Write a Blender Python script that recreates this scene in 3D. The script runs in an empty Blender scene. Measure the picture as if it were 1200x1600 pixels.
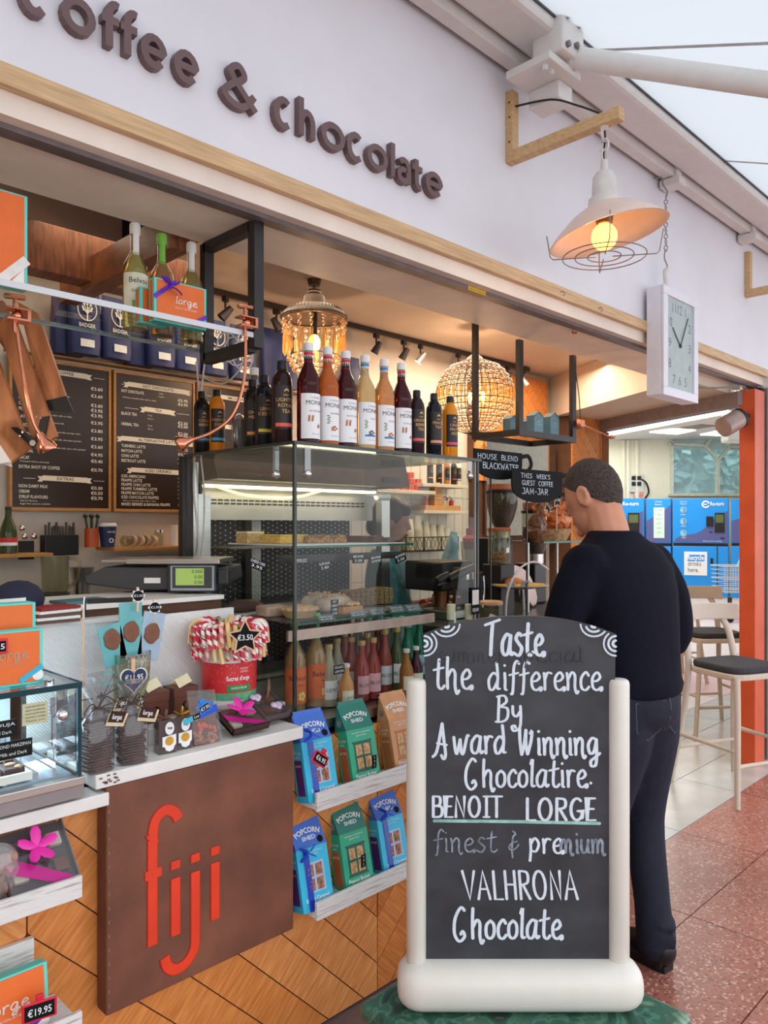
import bpy, math, random
from mathutils import Vector as V, Matrix, Euler
random.seed(7)
C = bpy.context.scene.collection
F, EYE, HOR, S2 = 1200.0, 1.58, 820.0, math.sqrt(.5)
PI = math.pi

# ---------------- camera, world, exposure ----------------
cd = bpy.data.cameras.new('camera'); cam = bpy.data.objects.new('camera', cd); C.objects.link(cam)
cam.location = (0, 0, EYE); cam.rotation_euler = (PI/2, 0, -PI/4)
cd.sensor_fit = 'VERTICAL'; cd.sensor_height = 36; cd.lens = 27; cd.shift_y = 0.0125; cd.clip_start = .05
bpy.context.scene.camera = cam
w = bpy.data.worlds.new('sky'); bpy.context.scene.world = w; w.use_nodes = True
bg = w.node_tree.nodes['Background']; bg.inputs[0].default_value = (.95, .96, 1.0, 1); bg.inputs[1].default_value = 1.95
vs = bpy.context.scene.view_settings
vs.view_transform = 'Standard'; vs.look = 'None'; vs.gamma = 1; vs.exposure = 0.28; vs.use_curve_mapping = False
def lamp(name, kind, loc, energy, col=(1,1,1), size=.1, rot=(0,0,0), size_y=None, parent=None, spot=None):
    l = bpy.data.lights.new(name, kind); l.energy = energy; l.color = col
    if kind == 'AREA':
        l.size = size
        if size_y: l.shape = 'RECTANGLE'; l.size_y = size_y
    else: l.shadow_soft_size = size
    if spot: l.spot_size = spot; l.spot_blend = .6
    o = bpy.data.objects.new(name, l); C.objects.link(o); o.location = loc; o.rotation_euler = rot
    if parent: o.parent = parent
    return o
WARM = (1, .62, .32)
# the hall's ceiling lights and the stall's work lights
lamp('hall_light', 'AREA', (9.5, 4.2, 3.3), 66, (1, .98, .94), 4, (0,0,0), 3)
lamp('hall_light', 'AREA', (12.5, 7.2, 3.3), 100, (1, .98, .94), 5, (0,0,0), 4)
lamp('stall_work_light', 'AREA', (1.9, 3.0, 2.72), 8, (1, .80, .60), 1.6, (0,0,0), .5)
lamp('stall_work_light', 'AREA', (4.2, 3.0, 2.72), 24, (1, .80, .60), 1.6, (0,0,0), .5)

lamp('soffit_fill_light', 'POINT', (-.15, 2.15, 1.85), 9, (1, .80, .60), .08)  # added warm fill to brighten the soffit, out of view

# ---------------- picture point -> place in the world ----------------
def P(px, py, D):
    L = (px-600)/F*D
    return V((S2*(D+L), S2*(D-L), EYE-(py-HOR)/F*D))
def DY(px, Y): return Y/(S2*(1-(px-600)/F))
def DX(px, X): return X/(S2*(1+(px-600)/F))
def PY(px, py, Y): return P(px, py, DY(px, Y))
def PX(px, py, X): return P(px, py, DX(px, X))
def PZ(px, py, Z): return P(px, py, F*(EYE-Z)/(py-HOR))
def XY(px, Y): return PY(px, HOR, Y).x

# ---------------- materials ----------------
def lin(c):
    c = c/255.0
    return c/12.92 if c <= .04045 else ((c+.055)/1.055)**2.4
def rgb(r, g, b): return (lin(r), lin(g), lin(b), 1)
MC = {}
def mat(name, col, rough=.5, metal=0, var=.08, scale=18, bump=0, bscale=60, trans=0, ior=1.45, emit=None, estr=0, col2=None, spec=None, alpha=1, coat=0, stretch=None, sheen=0):
    if name in MC: return MC[name]
    m = bpy.data.materials.new(name); m.use_nodes = True; nt = m.node_tree; N = nt.nodes; K = nt.links
    b = N['Principled BSDF']
    b.inputs['Roughness'].default_value = rough; b.inputs['Metallic'].default_value = metal
    b.inputs['Transmission Weight'].default_value = trans; b.inputs['IOR'].default_value = ior
    b.inputs['Coat Weight'].default_value = coat
    b.inputs['Sheen Weight'].default_value = sheen
    if spec is not None: b.inputs['Specular IOR Level'].default_value = spec
    c = rgb(*col)
    tc = N.new('ShaderNodeTexCoord'); mp = N.new('ShaderNodeMapping'); K.new(tc.outputs['Object'], mp.inputs[0])
    if stretch: mp.inputs['Scale'].default_value = stretch
    if var or col2:
        n = N.new('ShaderNodeTexNoise'); n.inputs['Scale'].default_value = scale; n.inputs['Detail'].default_value = 5
        K.new(mp.outputs[0], n.inputs['Vector'])
        r = N.new('ShaderNodeValToRGB'); K.new(n.outputs['Fac'], r.inputs[0])
        r.color_ramp.elements[0].position = .32; r.color_ramp.elements[1].position = .68
        r.color_ramp.elements[0].color = [x*(1-var*2) for x in c[:3]]+[1] if not col2 else rgb(*col2)
        r.color_ramp.elements[1].color = [min(1, x*(1+var)) for x in c[:3]]+[1] if not col2 else c
        K.new(r.outputs[0], b.inputs['Base Color'])
    else: b.inputs['Base Color'].default_value = c
    if bump:
        n2 = N.new('ShaderNodeTexNoise'); n2.inputs['Scale'].default_value = bscale; n2.inputs['Detail'].default_value = 3
        K.new(mp.outputs[0], n2.inputs['Vector'])
        bp = N.new('ShaderNodeBump'); bp.inputs['Strength'].default_value = bump; bp.inputs['Distance'].default_value = .01
        K.new(n2.outputs['Fac'], bp.inputs['Height']); K.new(bp.outputs[0], b.inputs['Normal'])
    if emit:
        b.inputs['Emission Color'].default_value = rgb(*emit); b.inputs['Emission Strength'].default_value = estr
    MC[name] = m; return m
def clearmat(name, tint=(245,250,248), gloss=.08, rough=.02, opaque=0, body=(255,255,255)):
    """thin clear sheet: lets light through, reflects by angle; opaque = share of milky body"""
    if name in MC: return MC[name]
    m = bpy.data.materials.new(name); m.use_nodes = True; nt = m.node_tree; N = nt.nodes; K = nt.links
    for n in list(N): N.remove(n)
    o = N.new('ShaderNodeOutputMaterial'); t = N.new('ShaderNodeBsdfTransparent'); t.inputs[0].default_value = rgb(*tint)
    g = N.new('ShaderNodeBsdfGlossy'); g.inputs['Roughness'].default_value = rough
    fr = N.new('ShaderNodeFresnel'); fr.inputs[0].default_value = 1.45
    geo = N.new('ShaderNodeNewGeometry')
    mx = N.new('ShaderNodeMixShader')
    lw = N.new('ShaderNodeMath'); lw.operation = 'MULTIPLY'; lw.inputs[1].default_value = gloss/.04
    lc = N.new('ShaderNodeMath'); lc.operation = 'MINIMUM'; lc.inputs[1].default_value = .6
    inv = N.new('ShaderNodeMath'); inv.operation = 'SUBTRACT'; inv.inputs[0].default_value = 1
    K.new(geo.outputs['Backfacing'], inv.inputs[1])
    k2 = N.new('ShaderNodeMath'); k2.operation = 'MULTIPLY'
    K.new(fr.outputs[0], lw.inputs[0]); K.new(lw.outputs[0], lc.inputs[0]); K.new(lc.outputs[0], k2.inputs[0]); K.new(inv.outputs[0], k2.inputs[1])
    base = t
    if opaque:
        d = N.new('ShaderNodeBsdfDiffuse'); d.inputs[0].default_value = rgb(*body)
        m2 = N.new('ShaderNodeMixShader'); m2.inputs[0].default_value = opaque
        K.new(t.outputs[0], m2.inputs[1]); K.new(d.outputs[0], m2.inputs[2]); base = m2
    K.new(k2.outputs[0], mx.inputs[0]); K.new(base.outputs[0], mx.inputs[1]); K.new(g.outputs[0], mx.inputs[2])
    K.new(mx.outputs[0], o.inputs[0]); MC[name] = m; return m

# ---------------- mesh builder ----------------
class MB:
    def __init__(s): s.v = []; s.f = []; s.mi = []; s.m = 0
    def add(s, vs, fs, T=None):
        o = len(s.v)
        for p in vs: s.v.append(tuple(T @ V(p)) if T else tuple(p))
        for f in fs: s.f.append([i+o for i in f]); s.mi.append(s.m)
        return s
    def box(s, x0, x1, y0, y1, z0, z1, T=None):
        return s.add([(x0,y0,z0),(x1,y0,z0),(x1,y1,z0),(x0,y1,z0),(x0,y0,z1),(x1,y0,z1),(x1,y1,z1),(x0,y1,z1)],
                     [(0,3,2,1),(4,5,6,7),(0,1,5,4),(1,2,6,5),(2,3,7,6),(3,0,4,7)], T)
    def cbox(s, c, d, T=None):
        return s.box(c[0]-d[0]/2, c[0]+d[0]/2, c[1]-d[1]/2, c[1]+d[1]/2, c[2]-d[2]/2, c[2]+d[2]/2, T)
    def lathe(s, prof, seg=20, c=(0,0,0), a0=0, a1=2*PI, T=None, sy=1):
        full = abs(a1-a0-2*PI) < 1e-6; n = seg if full else seg+1; vs = []; fs = []
        for (r, z) in prof:
            for i in range(n):
                a = a0+(a1-a0)*i/seg; vs.append((c[0]+r*math.cos(a), c[1]+r*math.sin(a)*sy, c[2]+z))
        for j in range(len(prof)-1):
            for i in range(seg):
                i2 = (i+1) % n; fs.append((j*n+i, j*n+i2, (j+1)*n+i2, (j+1)*n+i))
        if full and prof[0][0] > 1e-5: fs.append(tuple(range(n-1, -1, -1)))
        if full and prof[-1][0] > 1e-5: fs.append(tuple((len(prof)-1)*n+i for i in range(n)))
        return s.add(vs, fs, T)
    def cyl(s, c, r, h, seg=16, r2=None, T=None): return s.lathe([(r,0),(r if r2 is None else r2,h)], seg, c, T=T)
    def tube(s, path, r, seg=8, caps=True, up=None, closed=False):
        path = [V(p) for p in path]; n = len(path); R = r if isinstance(r, (list, tuple)) else [r]*n
        vs = []; fs = []; prev = None
        for i, p in enumerate(path):
            if closed: d = path[(i+1) % n]-path[i-1]
            else: d = path[min(i+1, n-1)]-path[max(i-1, 0)]
            d.normalize()
            if up is not None: a = V(up).cross(d)
            elif prev is None: a = (V((0,0,1)) if abs(d.z) < .9 else V((1,0,0))).cross(d)
            else: a = prev-d*prev.dot(d)
            a.normalize(); b = d.cross(a); prev = a
            ra, rb = R[i] if isinstance(R[i], (list, tuple)) else (R[i], R[i])
            for k in range(seg):
                t = 2*PI*k/seg; vs.append(p+a*ra*math.cos(t)+b*rb*math.sin(t))
        m = n if closed else n-1
        for j in range(m):
            j2 = (j+1) % n
            for k in range(seg): fs.append((j*seg+k, j*seg+(k+1) % seg, j2*seg+(k+1) % seg, j2*seg+k))
        if caps and not closed: fs.append(tuple(range(seg-1, -1, -1))); fs.append(tuple((n-1)*seg+k for k in range(seg)))
        return s.add(vs, fs)
    def ball(s, c, r, seg=12, rings=8, T=None):
        rx, ry, rz = r if isinstance(r, (list, tuple)) else (r, r, r)
        vs = [(c[0], c[1], c[2]-rz)]; fs = []
        for j in range(1, rings):
            t = PI*j/rings
            for i in range(seg):
                a = 2*PI*i/seg; vs.append((c[0]+rx*math.sin(t)*math.cos(a), c[1]+ry*math.sin(t)*math.sin(a), c[2]-rz*math.cos(t)))
        vs.append((c[0], c[1], c[2]+rz))
        for i in range(seg): fs.append((0, 1+(i+1) % seg, 1+i)); q = 1+(rings-2)*seg; fs.append((len(vs)-1, q+i, q+(i+1) % seg))
        for j in range(rings-2):
            for i in range(seg): a = 1+j*seg; fs.append((a+i, a+(i+1) % seg, a+seg+(i+1) % seg, a+seg+i))
        return s.add(vs, fs, T)
    def prism(s, poly, y0, y1, T=None):
        """poly in x,z; extruded along y (front face at y0)"""
        n = len(poly); area = sum(poly[i][0]*poly[(i+1) % n][1]-poly[(i+1) % n][0]*poly[i][1] for i in range(n))
        if area < 0: poly = poly[::-1]
        vs = [(x, y0, z) for x, z in poly]+[(x, y1, z) for x, z in poly]
        fs = [tuple(range(n)), tuple(range(2*n-1, n-1, -1))]
        for i in range(n): j = (i+1) % n; fs.append((i, i+n, j+n, j))
        return s.add(vs, fs, T)
    def zprism(s, poly, z0, z1, T=None):
        n = len(poly); area = sum(poly[i][0]*poly[(i+1) % n][1]-poly[(i+1) % n][0]*poly[i][1] for i in range(n))
        if area < 0: poly = poly[::-1]
        vs = [(x, y, z0) for x, y in poly]+[(x, y, z1) for x, y in poly]
        fs = [tuple(range(n-1, -1, -1)), tuple(range(n, 2*n))]
        for i in range(n): j = (i+1) % n; fs.append((i, j, j+n, i+n))
        return s.add(vs, fs, T)
    def ribbon(s, pts, wd, y0, y1, closed=False, T=None, capr=True, wf=None):
        """pen stroke in x,z of width wd, front y0, back y1"""
        pts = [V((p[0], p[1])) for p in pts]; q = [pts[0]]
        for p in pts[1:]:
            if (p-q[-1]).length > 1e-5: q.append(p)
        pts = q; n = len(pts)
        if n == 1: return s.prism([(pts[0].x+wd*.6*math.cos(k*PI/4), pts[0].y+wd*.6*math.sin(k*PI/4)) for k in range(8)], y0, y1, T)
        if capr and not closed:
            d0 = (pts[0]-pts[1]).normalized(); d1 = (pts[-1]-pts[-2]).normalized()
            pts = [pts[0]+d0*wd*.38]+pts+[pts[-1]+d1*wd*.38]; n += 2
        Lf = []; Rt = []
        for i, p in enumerate(pts):
            if closed: d = pts[(i+1) % n]-pts[i-1]
            else: d = pts[min(i+1, n-1)]-pts[max(i-1, 0)]
            d.normalize(); h = wd/2
            if wf: h *= wf(d)
            if not closed and 0 < i < n-1:
                e = (pts[i]-pts[i-1]).normalized(); cs = max(.5, abs(e.dot(d))); h /= cs
            if capr and not closed and i in (0, n-1): h *= .45
            nn = V((-d.y, d.x))*h; Lf.append(p+nn); Rt.append(p-nn)
        vs = []; fs = []; s.k = getattr(s, 'k', 0)+1; y0 -= 1.5e-4*(s.k % 5)
        for i, (a, b) in enumerate(zip(Lf, Rt)): q = y0-2e-5*i; vs += [(a.x, q, a.y), (b.x, q, b.y), (a.x, y1, a.y), (b.x, y1, b.y)]
        m = n if closed else n-1
        for i in range(m):
            j = (i+1) % n; a, b = 4*i, 4*j
            fs += [(a, a+1, b+1, b), (a+2, b+2, b+3, a+3), (a, b, b+2, a+2), (a+1, a+3, b+3, b+1)]
        if not closed: fs += [(0, 2, 3, 1), (4*n-4, 4*n-3, 4*n-1, 4*n-2)]
        return s.add(vs, fs, T)
    def build(s, name, m, parent=None, loc=None, rot=None, smooth=None, bevel=0, seg=2, sub=0, remesh=0, label=None, kind=None):
        me = bpy.data.meshes.new(name); me.from_pydata(s.v, [], s.f); me.validate()
        ms = m if isinstance(m, (list, tuple)) else [m]
        for x in ms: me.materials.append(x)
        if len(ms) > 1 and len(me.polygons) == len(s.mi):
            for p, i in zip(me.polygons, s.mi): p.material_index = i
        if smooth is not None:
            me.shade_smooth(); me.set_sharp_from_angle(angle=math.radians(smooth))
        o = bpy.data.objects.new(name, me); C.objects.link(o)
        if parent: o.parent = parent
        if loc is not None: o.location = loc
        if rot is not None: o.rotation_euler = rot
        if remesh:
            r = o.modifiers.new('r', 'REMESH'); r.mode = 'VOXEL'; r.voxel_size = remesh; r.use_smooth_shade = True
            sm = o.modifiers.new('s', 'SMOOTH'); sm.iterations = 6; sm.factor = .5
        if bevel: b = o.modifiers.new('b', 'BEVEL'); b.width = bevel; b.segments = seg; b.limit_method = 'ANGLE'
        if sub: q = o.modifiers.new('u', 'SUBSURF'); q.levels = q.render_levels = sub
        if label: o['label'] = label
        if kind: o['kind'] = kind
        return o
def thing(name, label, cat, loc=(0,0,0), rz=0, group=None):
    o = bpy.data.objects.new(name, None); C.objects.link(o); o.empty_display_size = .05
    o.location = loc; o.rotation_euler = (0, 0, rz); o['label'] = label; o['category'] = cat
    if group: o['group'] = group
    return o
def tag(o, label, cat, group=None, kind=None):
    o['label'] = label; o['category'] = cat
    if group: o['group'] = group
    if kind: o['kind'] = kind
    return o
def struct(o): o['kind'] = 'structure'; return o
KIDS = {}
def dup(root, loc, rz=None, label=None, group=None):
    def cp(o, par):
        c = o.copy(); C.objects.link(c); c.parent = par
        for ch in o.children: cp(ch, c)
        return c
    r = cp(root, None); r.location = loc
    if rz is not None: r.rotation_euler = (r.rotation_euler[0], r.rotation_euler[1], rz)
    if label: r['label'] = label
    if group: r['group'] = group
    return r
def RZ(a): return Matrix.Rotation(a, 4, 'Z')
def RX(a): return Matrix.Rotation(a, 4, 'X')
def RY(a): return Matrix.Rotation(a, 4, 'Y')
def TR(x, y, z): return Matrix.Translation((x, y, z))
def spl(pts, n=6, closed=False):
    pts = [V(p) for p in pts]; out = []; N_ = len(pts)
    rng = range(N_) if closed else range(N_-1)
    for i in rng:
        if closed: a, b, c, d = pts[i-1], pts[i], pts[(i+1) % N_], pts[(i+2) % N_]
        else: a, b, c, d = pts[max(i-1, 0)], pts[i], pts[i+1], pts[min(i+2, N_-1)]
        for k in range(n):
            t = k/n; out.append(.5*((2*b)+(c-a)*t+(2*a-5*b+4*c-d)*t*t+(3*b-a-3*c+d)*t**3))
    if not closed: out.append(pts[-1])
    return out
def clip(poly, x0, x1, z0, z1):
    for ax, lim, sg in ((0, x0, 1), (0, x1, -1), (1, z0, 1), (1, z1, -1)):
        out = []
        for i in range(len(poly)):
            a, b = poly[i-1], poly[i]; da, db = (a[ax]-lim)*sg, (b[ax]-lim)*sg
            if (da >= 0) != (db >= 0):
                t = da/(da-db); out.append((a[0]+(b[0]-a[0])*t, a[1]+(b[1]-a[1])*t))
            if db >= 0: out.append(b)
        poly = out
        if not poly: return []
    return poly

# ---------------- lettering ----------------
FC = {}
def glyphs(txt, bold=0):
    k = (txt, bold)
    if k in FC: return FC[k]
    cu = bpy.data.curves.new('t', 'FONT'); cu.body = txt; cu.size = 1; cu.resolution_u = 2; cu.offset = bold
    ob = bpy.data.objects.new('t', cu); me = bpy.data.meshes.new_from_object(ob)
    vs = [(v.co.x, v.co.y) for v in me.vertices]; fs = [tuple(p.vertices) for p in me.polygons]
    bpy.data.meshes.remove(me); bpy.data.objects.remove(ob); bpy.data.curves.remove(cu)
    x0 = min([v[0] for v in vs] or [0]); x1 = max([v[0] for v in vs] or [0]); FC[k] = (vs, fs, x0, x1); return FC[k]
def letter(mb, txt, x, z, h, y=0, w=None, align='l', T=None, wrap=0, bold=0, shear=0, rot=0, arc=0):
    """flat printed text: cap height h, at x,z in plane y (reads from -y); w = fit width"""
    vs, fs, x0, x1 = glyphs(txt, bold)
    if not vs: return mb
    sc = h/.73; sx = sc if w is None else w/max(1e-6, (x1-x0))
    W = (x1-x0)*sx; off = {'l': 0, 'c': -W/2, 'r': -W}[align]; out = []
    for a, b in vs:
        u = (a-x0)*sx+off; v = b*sc; u += shear*v
        if arc: R = arc; t = u/R; u, v = (R+v)*math.sin(t), (R+v)*math.cos(t)-R
        if rot: u, v = u*math.cos(rot)-v*math.sin(rot), u*math.sin(rot)+v*math.cos(rot)
        u += x; v += z
        if wrap: out.append((wrap*math.sin(u/wrap), -wrap*math.cos(u/wrap)+y, v))
        else: out.append((u, y, v))
    return mb.add(out, fs, T)
def ar(cx, cz, rx, rz, a0, a1, n=None):
    n = n or max(4, int(abs(a1-a0)/22)); return [(cx+rx*math.cos(math.radians(a0+(a1-a0)*i/n)), cz+rz*math.sin(math.radians(a0+(a1-a0)*i/n))) for i in range(n+1)]
def sp(*p): return [tuple(q)[:2] for q in spl([(a, b, 0) for a, b in p], 5)]
X_ = .62
GL = {  # pen strokes: advance, strokes
 'T': (.62, [[(-.12,.9),(.62,1.06)], sp((.26,.97),(.2,.5),(.16,0))]),
 'a': (.56, [sp((.46,.55),(.28,.63),(.07,.4),(.06,.12),(.2,0),(.36,.12),(.46,.55)), sp((.47,.6),(.43,.2),(.5,.02),(.6,.08))]),
 's': (.44, [sp((.38,.58),(.25,.66),(.12,.5),(.24,.36),(.4,.2),(.26,-.01),(.03,.06))]),
 't': (.46, [sp((.24,.95),(.2,.5),(.2,.1),(.34,-.01),(.48,.1)), [(.0,.6),(.44,.68)]]),
 'e': (.52, [sp((.08,.3),(.3,.32),(.44,.46),(.3,.62),(.1,.42),(.12,.1),(.3,-.01),(.5,.1),(.52,.0),(.46,-.03))]),
 'h': (.58, [sp((.1,1.02),(.08,.5),(.1,0)), sp((.1,.38),(.28,.62),(.42,.5),(.42,.1),(.5,-.16),(.6,-.06))]),
 'd': (.60, [sp((.44,.5),(.26,.6),(.06,.36),(.1,.04),(.26,.02),(.44,.3)), sp((.4,1.0),(.46,.5),(.44,.08),(.56,.04))]),
 'i': (.26, [sp((.1,.6),(.12,.3),(.12,.04),(.2,0)), [(.1,.86)]]),
 'f': (.42, [sp((.46,.92),(.34,1.02),(.22,.8),(.2,.3),(.16,-.12),(.08,-.14)), [(.02,.52),(.42,.6)]]),
 'r': (.42, [sp((.06,.6),(.1,.3),(.1,0)), sp((.1,.36),(.22,.6),(.4,.58))]),
 'n': (.54, [sp((.04,.6),(.09,.3),(.09,0)), sp((.09,.36),(.26,.62),(.4,.5),(.4,.1),(.48,-.12),(.56,-.04))]),
 'm': (.76, [sp((.04,.6),(.08,.3),(.08,0)), sp((.08,.36),(.22,.62),(.34,.46),(.34,.02)), sp((.34,.36),(.48,.62),(.6,.46),(.6,.1),(.68,-.1),(.76,-.04))]),
 'u': (.54, [sp((.06,.6),(.06,.2),(.18,0),(.36,.14),(.42,.6)), sp((.42,.6),(.42,.1),(.52,.02))]),
 'c': (.44, [sp((.42,.5),(.28,.63),(.08,.4),(.1,.08),(.28,-.01),(.44,.12))]),
 'o': (.50, [sp((.26,.6),(.08,.44),(.08,.12),(.25,0),(.42,.14),(.42,.46),(.26,.6))]),
 'l': (.28, [sp((.06,.84),(.14,1.0),(.12,.5),(.12,.06),(.26,.04))]),
 'w': (.74, [sp((.04,.58),(.12,.1),(.2,.02),(.34,.5)), sp((.34,.5),(.4,.04),(.5,.04),(.66,.6),(.74,.62))]),
 'g': (.60, [sp((.46,.55),(.26,.62),(.08,.36),(.16,.06),(.34,.1),(.46,.5)), sp((.46,.58),(.48,.1),(.44,-.36),(.24,-.42),(.2,-.24),(.4,-.1),(.64,.06))]),
 'y': (.56, [sp((.06,.6),(.08,.28),(.24,.18),(.42,.4)), sp((.42,.6),(.44,.1),(.38,-.3),(.12,-.42),(.02,-.26),(.14,-.2),(.2,-.3))]),
 'p': (.54, [sp((.08,.6),(.1,.1),(.06,-.34)), sp((.1,.4),(.28,.64),(.46,.4),(.34,.08),(.12,.1))]),
 'B': (.62, [sp((.12,1.0),(.1,.5),(.08,.0)), sp((.02,.98),(.36,1.02),(.46,.78),(.14,.56)), sp((.14,.56),(.5,.5),(.5,.12),(.26,-.04),(-.04,-.04))]),
 'A': (.76, [sp((-.1,-.12),(.1,.1),(.34,1.06)), sp((.34,1.06),(.42,.5),(.5,-.02),(.42,-.2),(.3,-.06)), [(.1,.36),(.56,.3)]]),
 'W': (.78, [sp((.06,1.0),(.08,.5),(.16,.0)), sp((.16,.0),(.28,.4),(.36,.92)), sp((.36,.92),(.36,.4),(.44,.02)), sp((.44,.02),(.6,.5),(.64,.86),(.56,.78))]),
 'C': (.74, [sp((.54,.94),(.36,1.04),(.1,.66),(.08,.16),(.3,-.1),(.54,.06),(.46,.24),(.36,.14))]),
 '.': (.3, [[(.12,.14)]]), ' ': (.42, []),
 '&': (.5, [sp((.22,.98),(.34,.84),(.24,.7),(.2,.2),(.22,-.24)), sp((.4,.5),(.2,.42),(.08,.22),(.2,.1),(.36,.2),(.46,.36))]),
}
PL = {  # plain capitals
 'A': (.66, [[(0,0),(.28,1),(.56,0)], [(.1,.36),(.46,.36)]]), 'B': (.6, [[(.06,0),(.06,1)], sp((.06,1),(.4,.96),(.4,.6),(.06,.54)), sp((.06,.54),(.5,.48),(.48,.06),(.06,0))]),
 'E': (.5, [[(.42,1),(.06,1),(.06,0),(.44,0)], [(.06,.52),(.36,.52)]]), 'F': (.5, [[(.42,1),(.06,1),(.06,0)], [(.06,.52),(.36,.52)]]),
 'N': (.66, [[(.06,0),(.08,1),(.5,0),(.52,1)]]), 'O': (.72, [ar(.32,.5,.28,.5,90,450)]), 'I': (.4, [[(.18,1),(.18,0)], [(.02,1),(.34,1)], [(.02,0),(.34,0)]]),
 'T': (.62, [[(.28,1),(.28,0)], [(-.02,1),(.58,1)]]), 'L': (.5, [[(.06,1),(.06,0),(.44,0)]]), 'R': (.6, [[(.06,0),(.06,1)], sp((.06,1),(.42,.94),(.42,.6),(.06,.5)), [(.2,.5),(.5,0)]]),
 'G': (.66, [ar(.32,.5,.28,.5,50,330), [(.34,.42),(.58,.42),(.56,.1)]]), 'V': (.62, [[(0,1),(.28,0),(.56,1)]]), 'H': (.62, [[(.06,1),(.06,0)], [(.5,1),(.5,0)], [(.06,.52),(.5,.52)]]),
 ' ': (.5, []),
}
def pen(mb, txt, x, z, h, w=None, wd=.1, y0=-.002, y1=0, G=GL, slant=0, T=None, wf=None):
    adv = sum(G[c][0] for c in txt); sx = h if w is None else w/adv; cx = 0
    for c in txt:
        a, st = G[c]
        for k in st: mb.ribbon([(x+(cx+.03+p[0]*.9)*sx+slant*p[1]*h, z+p[1]*h) for p in k], wd*h, y0, y1, T=T, wf=wf)
        cx += a
    return mb
def frame_at(o, n=None):
    return o

# ---------------- common materials ----------------
WHITE = mat('white_paint', (232,230,236), .55, var=.02, scale=3)
CREAM = mat('cream_paint', (222,208,190), .6, var=.03, scale=4)
SOFFIT = mat('soffit_paint', (240,226,212), .55, var=.05, scale=5)
TANC = mat('stall_ceiling_paint', (196,178,162), .7, var=.03, scale=4)
OAK = mat('pale_oak', (214,176,128), .5, var=.10, scale=9, stretch=(1,6,14), bump=.1)
OAKX = mat('oak_along_wall', (214,178,134), .5, var=.12, scale=5, stretch=(1.2,12,16), bump=.1)
BLACK = mat('black_metal', (44,38,38), .4, var=.1, scale=20)
DARK = mat('near_black', (20,18,20), .5, var=.1)
STEEL = mat('brushed_steel', (190,186,182), .3, 1, var=.05, scale=6, stretch=(1,1,20))
CHROME = mat('chrome', (225,225,228), .08, 1, var=0)
COPPER = mat('copper', (214,138,108), .22, 1, var=.06, scale=30)
GREYM = mat('grey_aluminium', (150,145,145), .4, .6, var=.04)
GLASS = clearmat('clear_glass', (247,250,249), .03)
GLASSE = mat('green_glass_edge', (34,92,74), .15, var=.05)
WORN = mat('worn_white_wood', (224,222,220), .7, var=.05, col2=(150,138,130), scale=14, stretch=(.6,3,9), bump=.3)
WORN.node_tree.nodes['Color Ramp'].color_ramp.elements[0].position = .26
WORN.node_tree.nodes['Color Ramp'].color_ramp.elements[1].position = .46
LEDGE = mat('white_ledge_paint', (226,224,220), .5, var=.03, scale=12)
PAPER = mat('white_paper', (236,234,230), .7, var=.02)
INK = mat('black_ink', (26,24,26), .7, var=0)
WINK = mat('white_ink', (232,234,236), .7, var=0)
def woodmat(name, c, c2, st=(1.5,1.5,14), sc=6):
    return mat(name, c, .42, var=0, col2=c2, scale=sc, stretch=st, bump=.08, bscale=30)
PLANKS = [woodmat('orange_plank_a', (222,146,78), (190,112,52)), woodmat('orange_plank_b', (212,134,68), (178,102,46)), woodmat('orange_plank_c', (230,160,96), (200,124,64))]

def plank_panel(parent, X0, X1, Z0, Z1, Y, pw=.125, col=.5, th=.014, gap=.0022, side=-1, phase=0, name='plank', T=None, flip=0):
    """chevron boards: each board its own object, front face at Y"""
    k = int(math.floor((X0-phase)/col)); n = 0
    while phase+k*col < X1:
        a = phase+k*col; b = a+col; up = 1 if (k+flip) % 2 == 0 else -1
        step = pw*math.sqrt(2); z = Z0-col-step
        while z < Z1+col+step:
            if up > 0: q = [(a+gap, z), (b-gap, z+col), (b-gap, z+col+step-2*gap), (a+gap, z+step-2*gap)]
            else: q = [(a+gap, z+col), (b-gap, z), (b-gap, z+step-2*gap), (a+gap, z+col+step-2*gap)]
            q = clip(q, X0, X1, Z0, Z1)
            if len(q) > 2:
                m = MB(); cx = sum(p[0] for p in q)/len(q); cz = sum(p[1] for p in q)/len(q)
                A = up*PI/4; R = Matrix.Rotation(A-PI/2, 2)   # local z runs along the board
                loc = [(R.inverted() @ V((p[0]-cx, p[1]-cz))) for p in q]
                m.prism([(p.x, p.y) for p in loc], 0, th)
                dy = random.uniform(-.001, .001)
                o = m.build(name, random.choice(PLANKS), parent)
                o.matrix_local = TR(cx, Y+dy, cz) @ RY(-(A-PI/2))
                n += 1
            z += step
        k += 1
    return n

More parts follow.
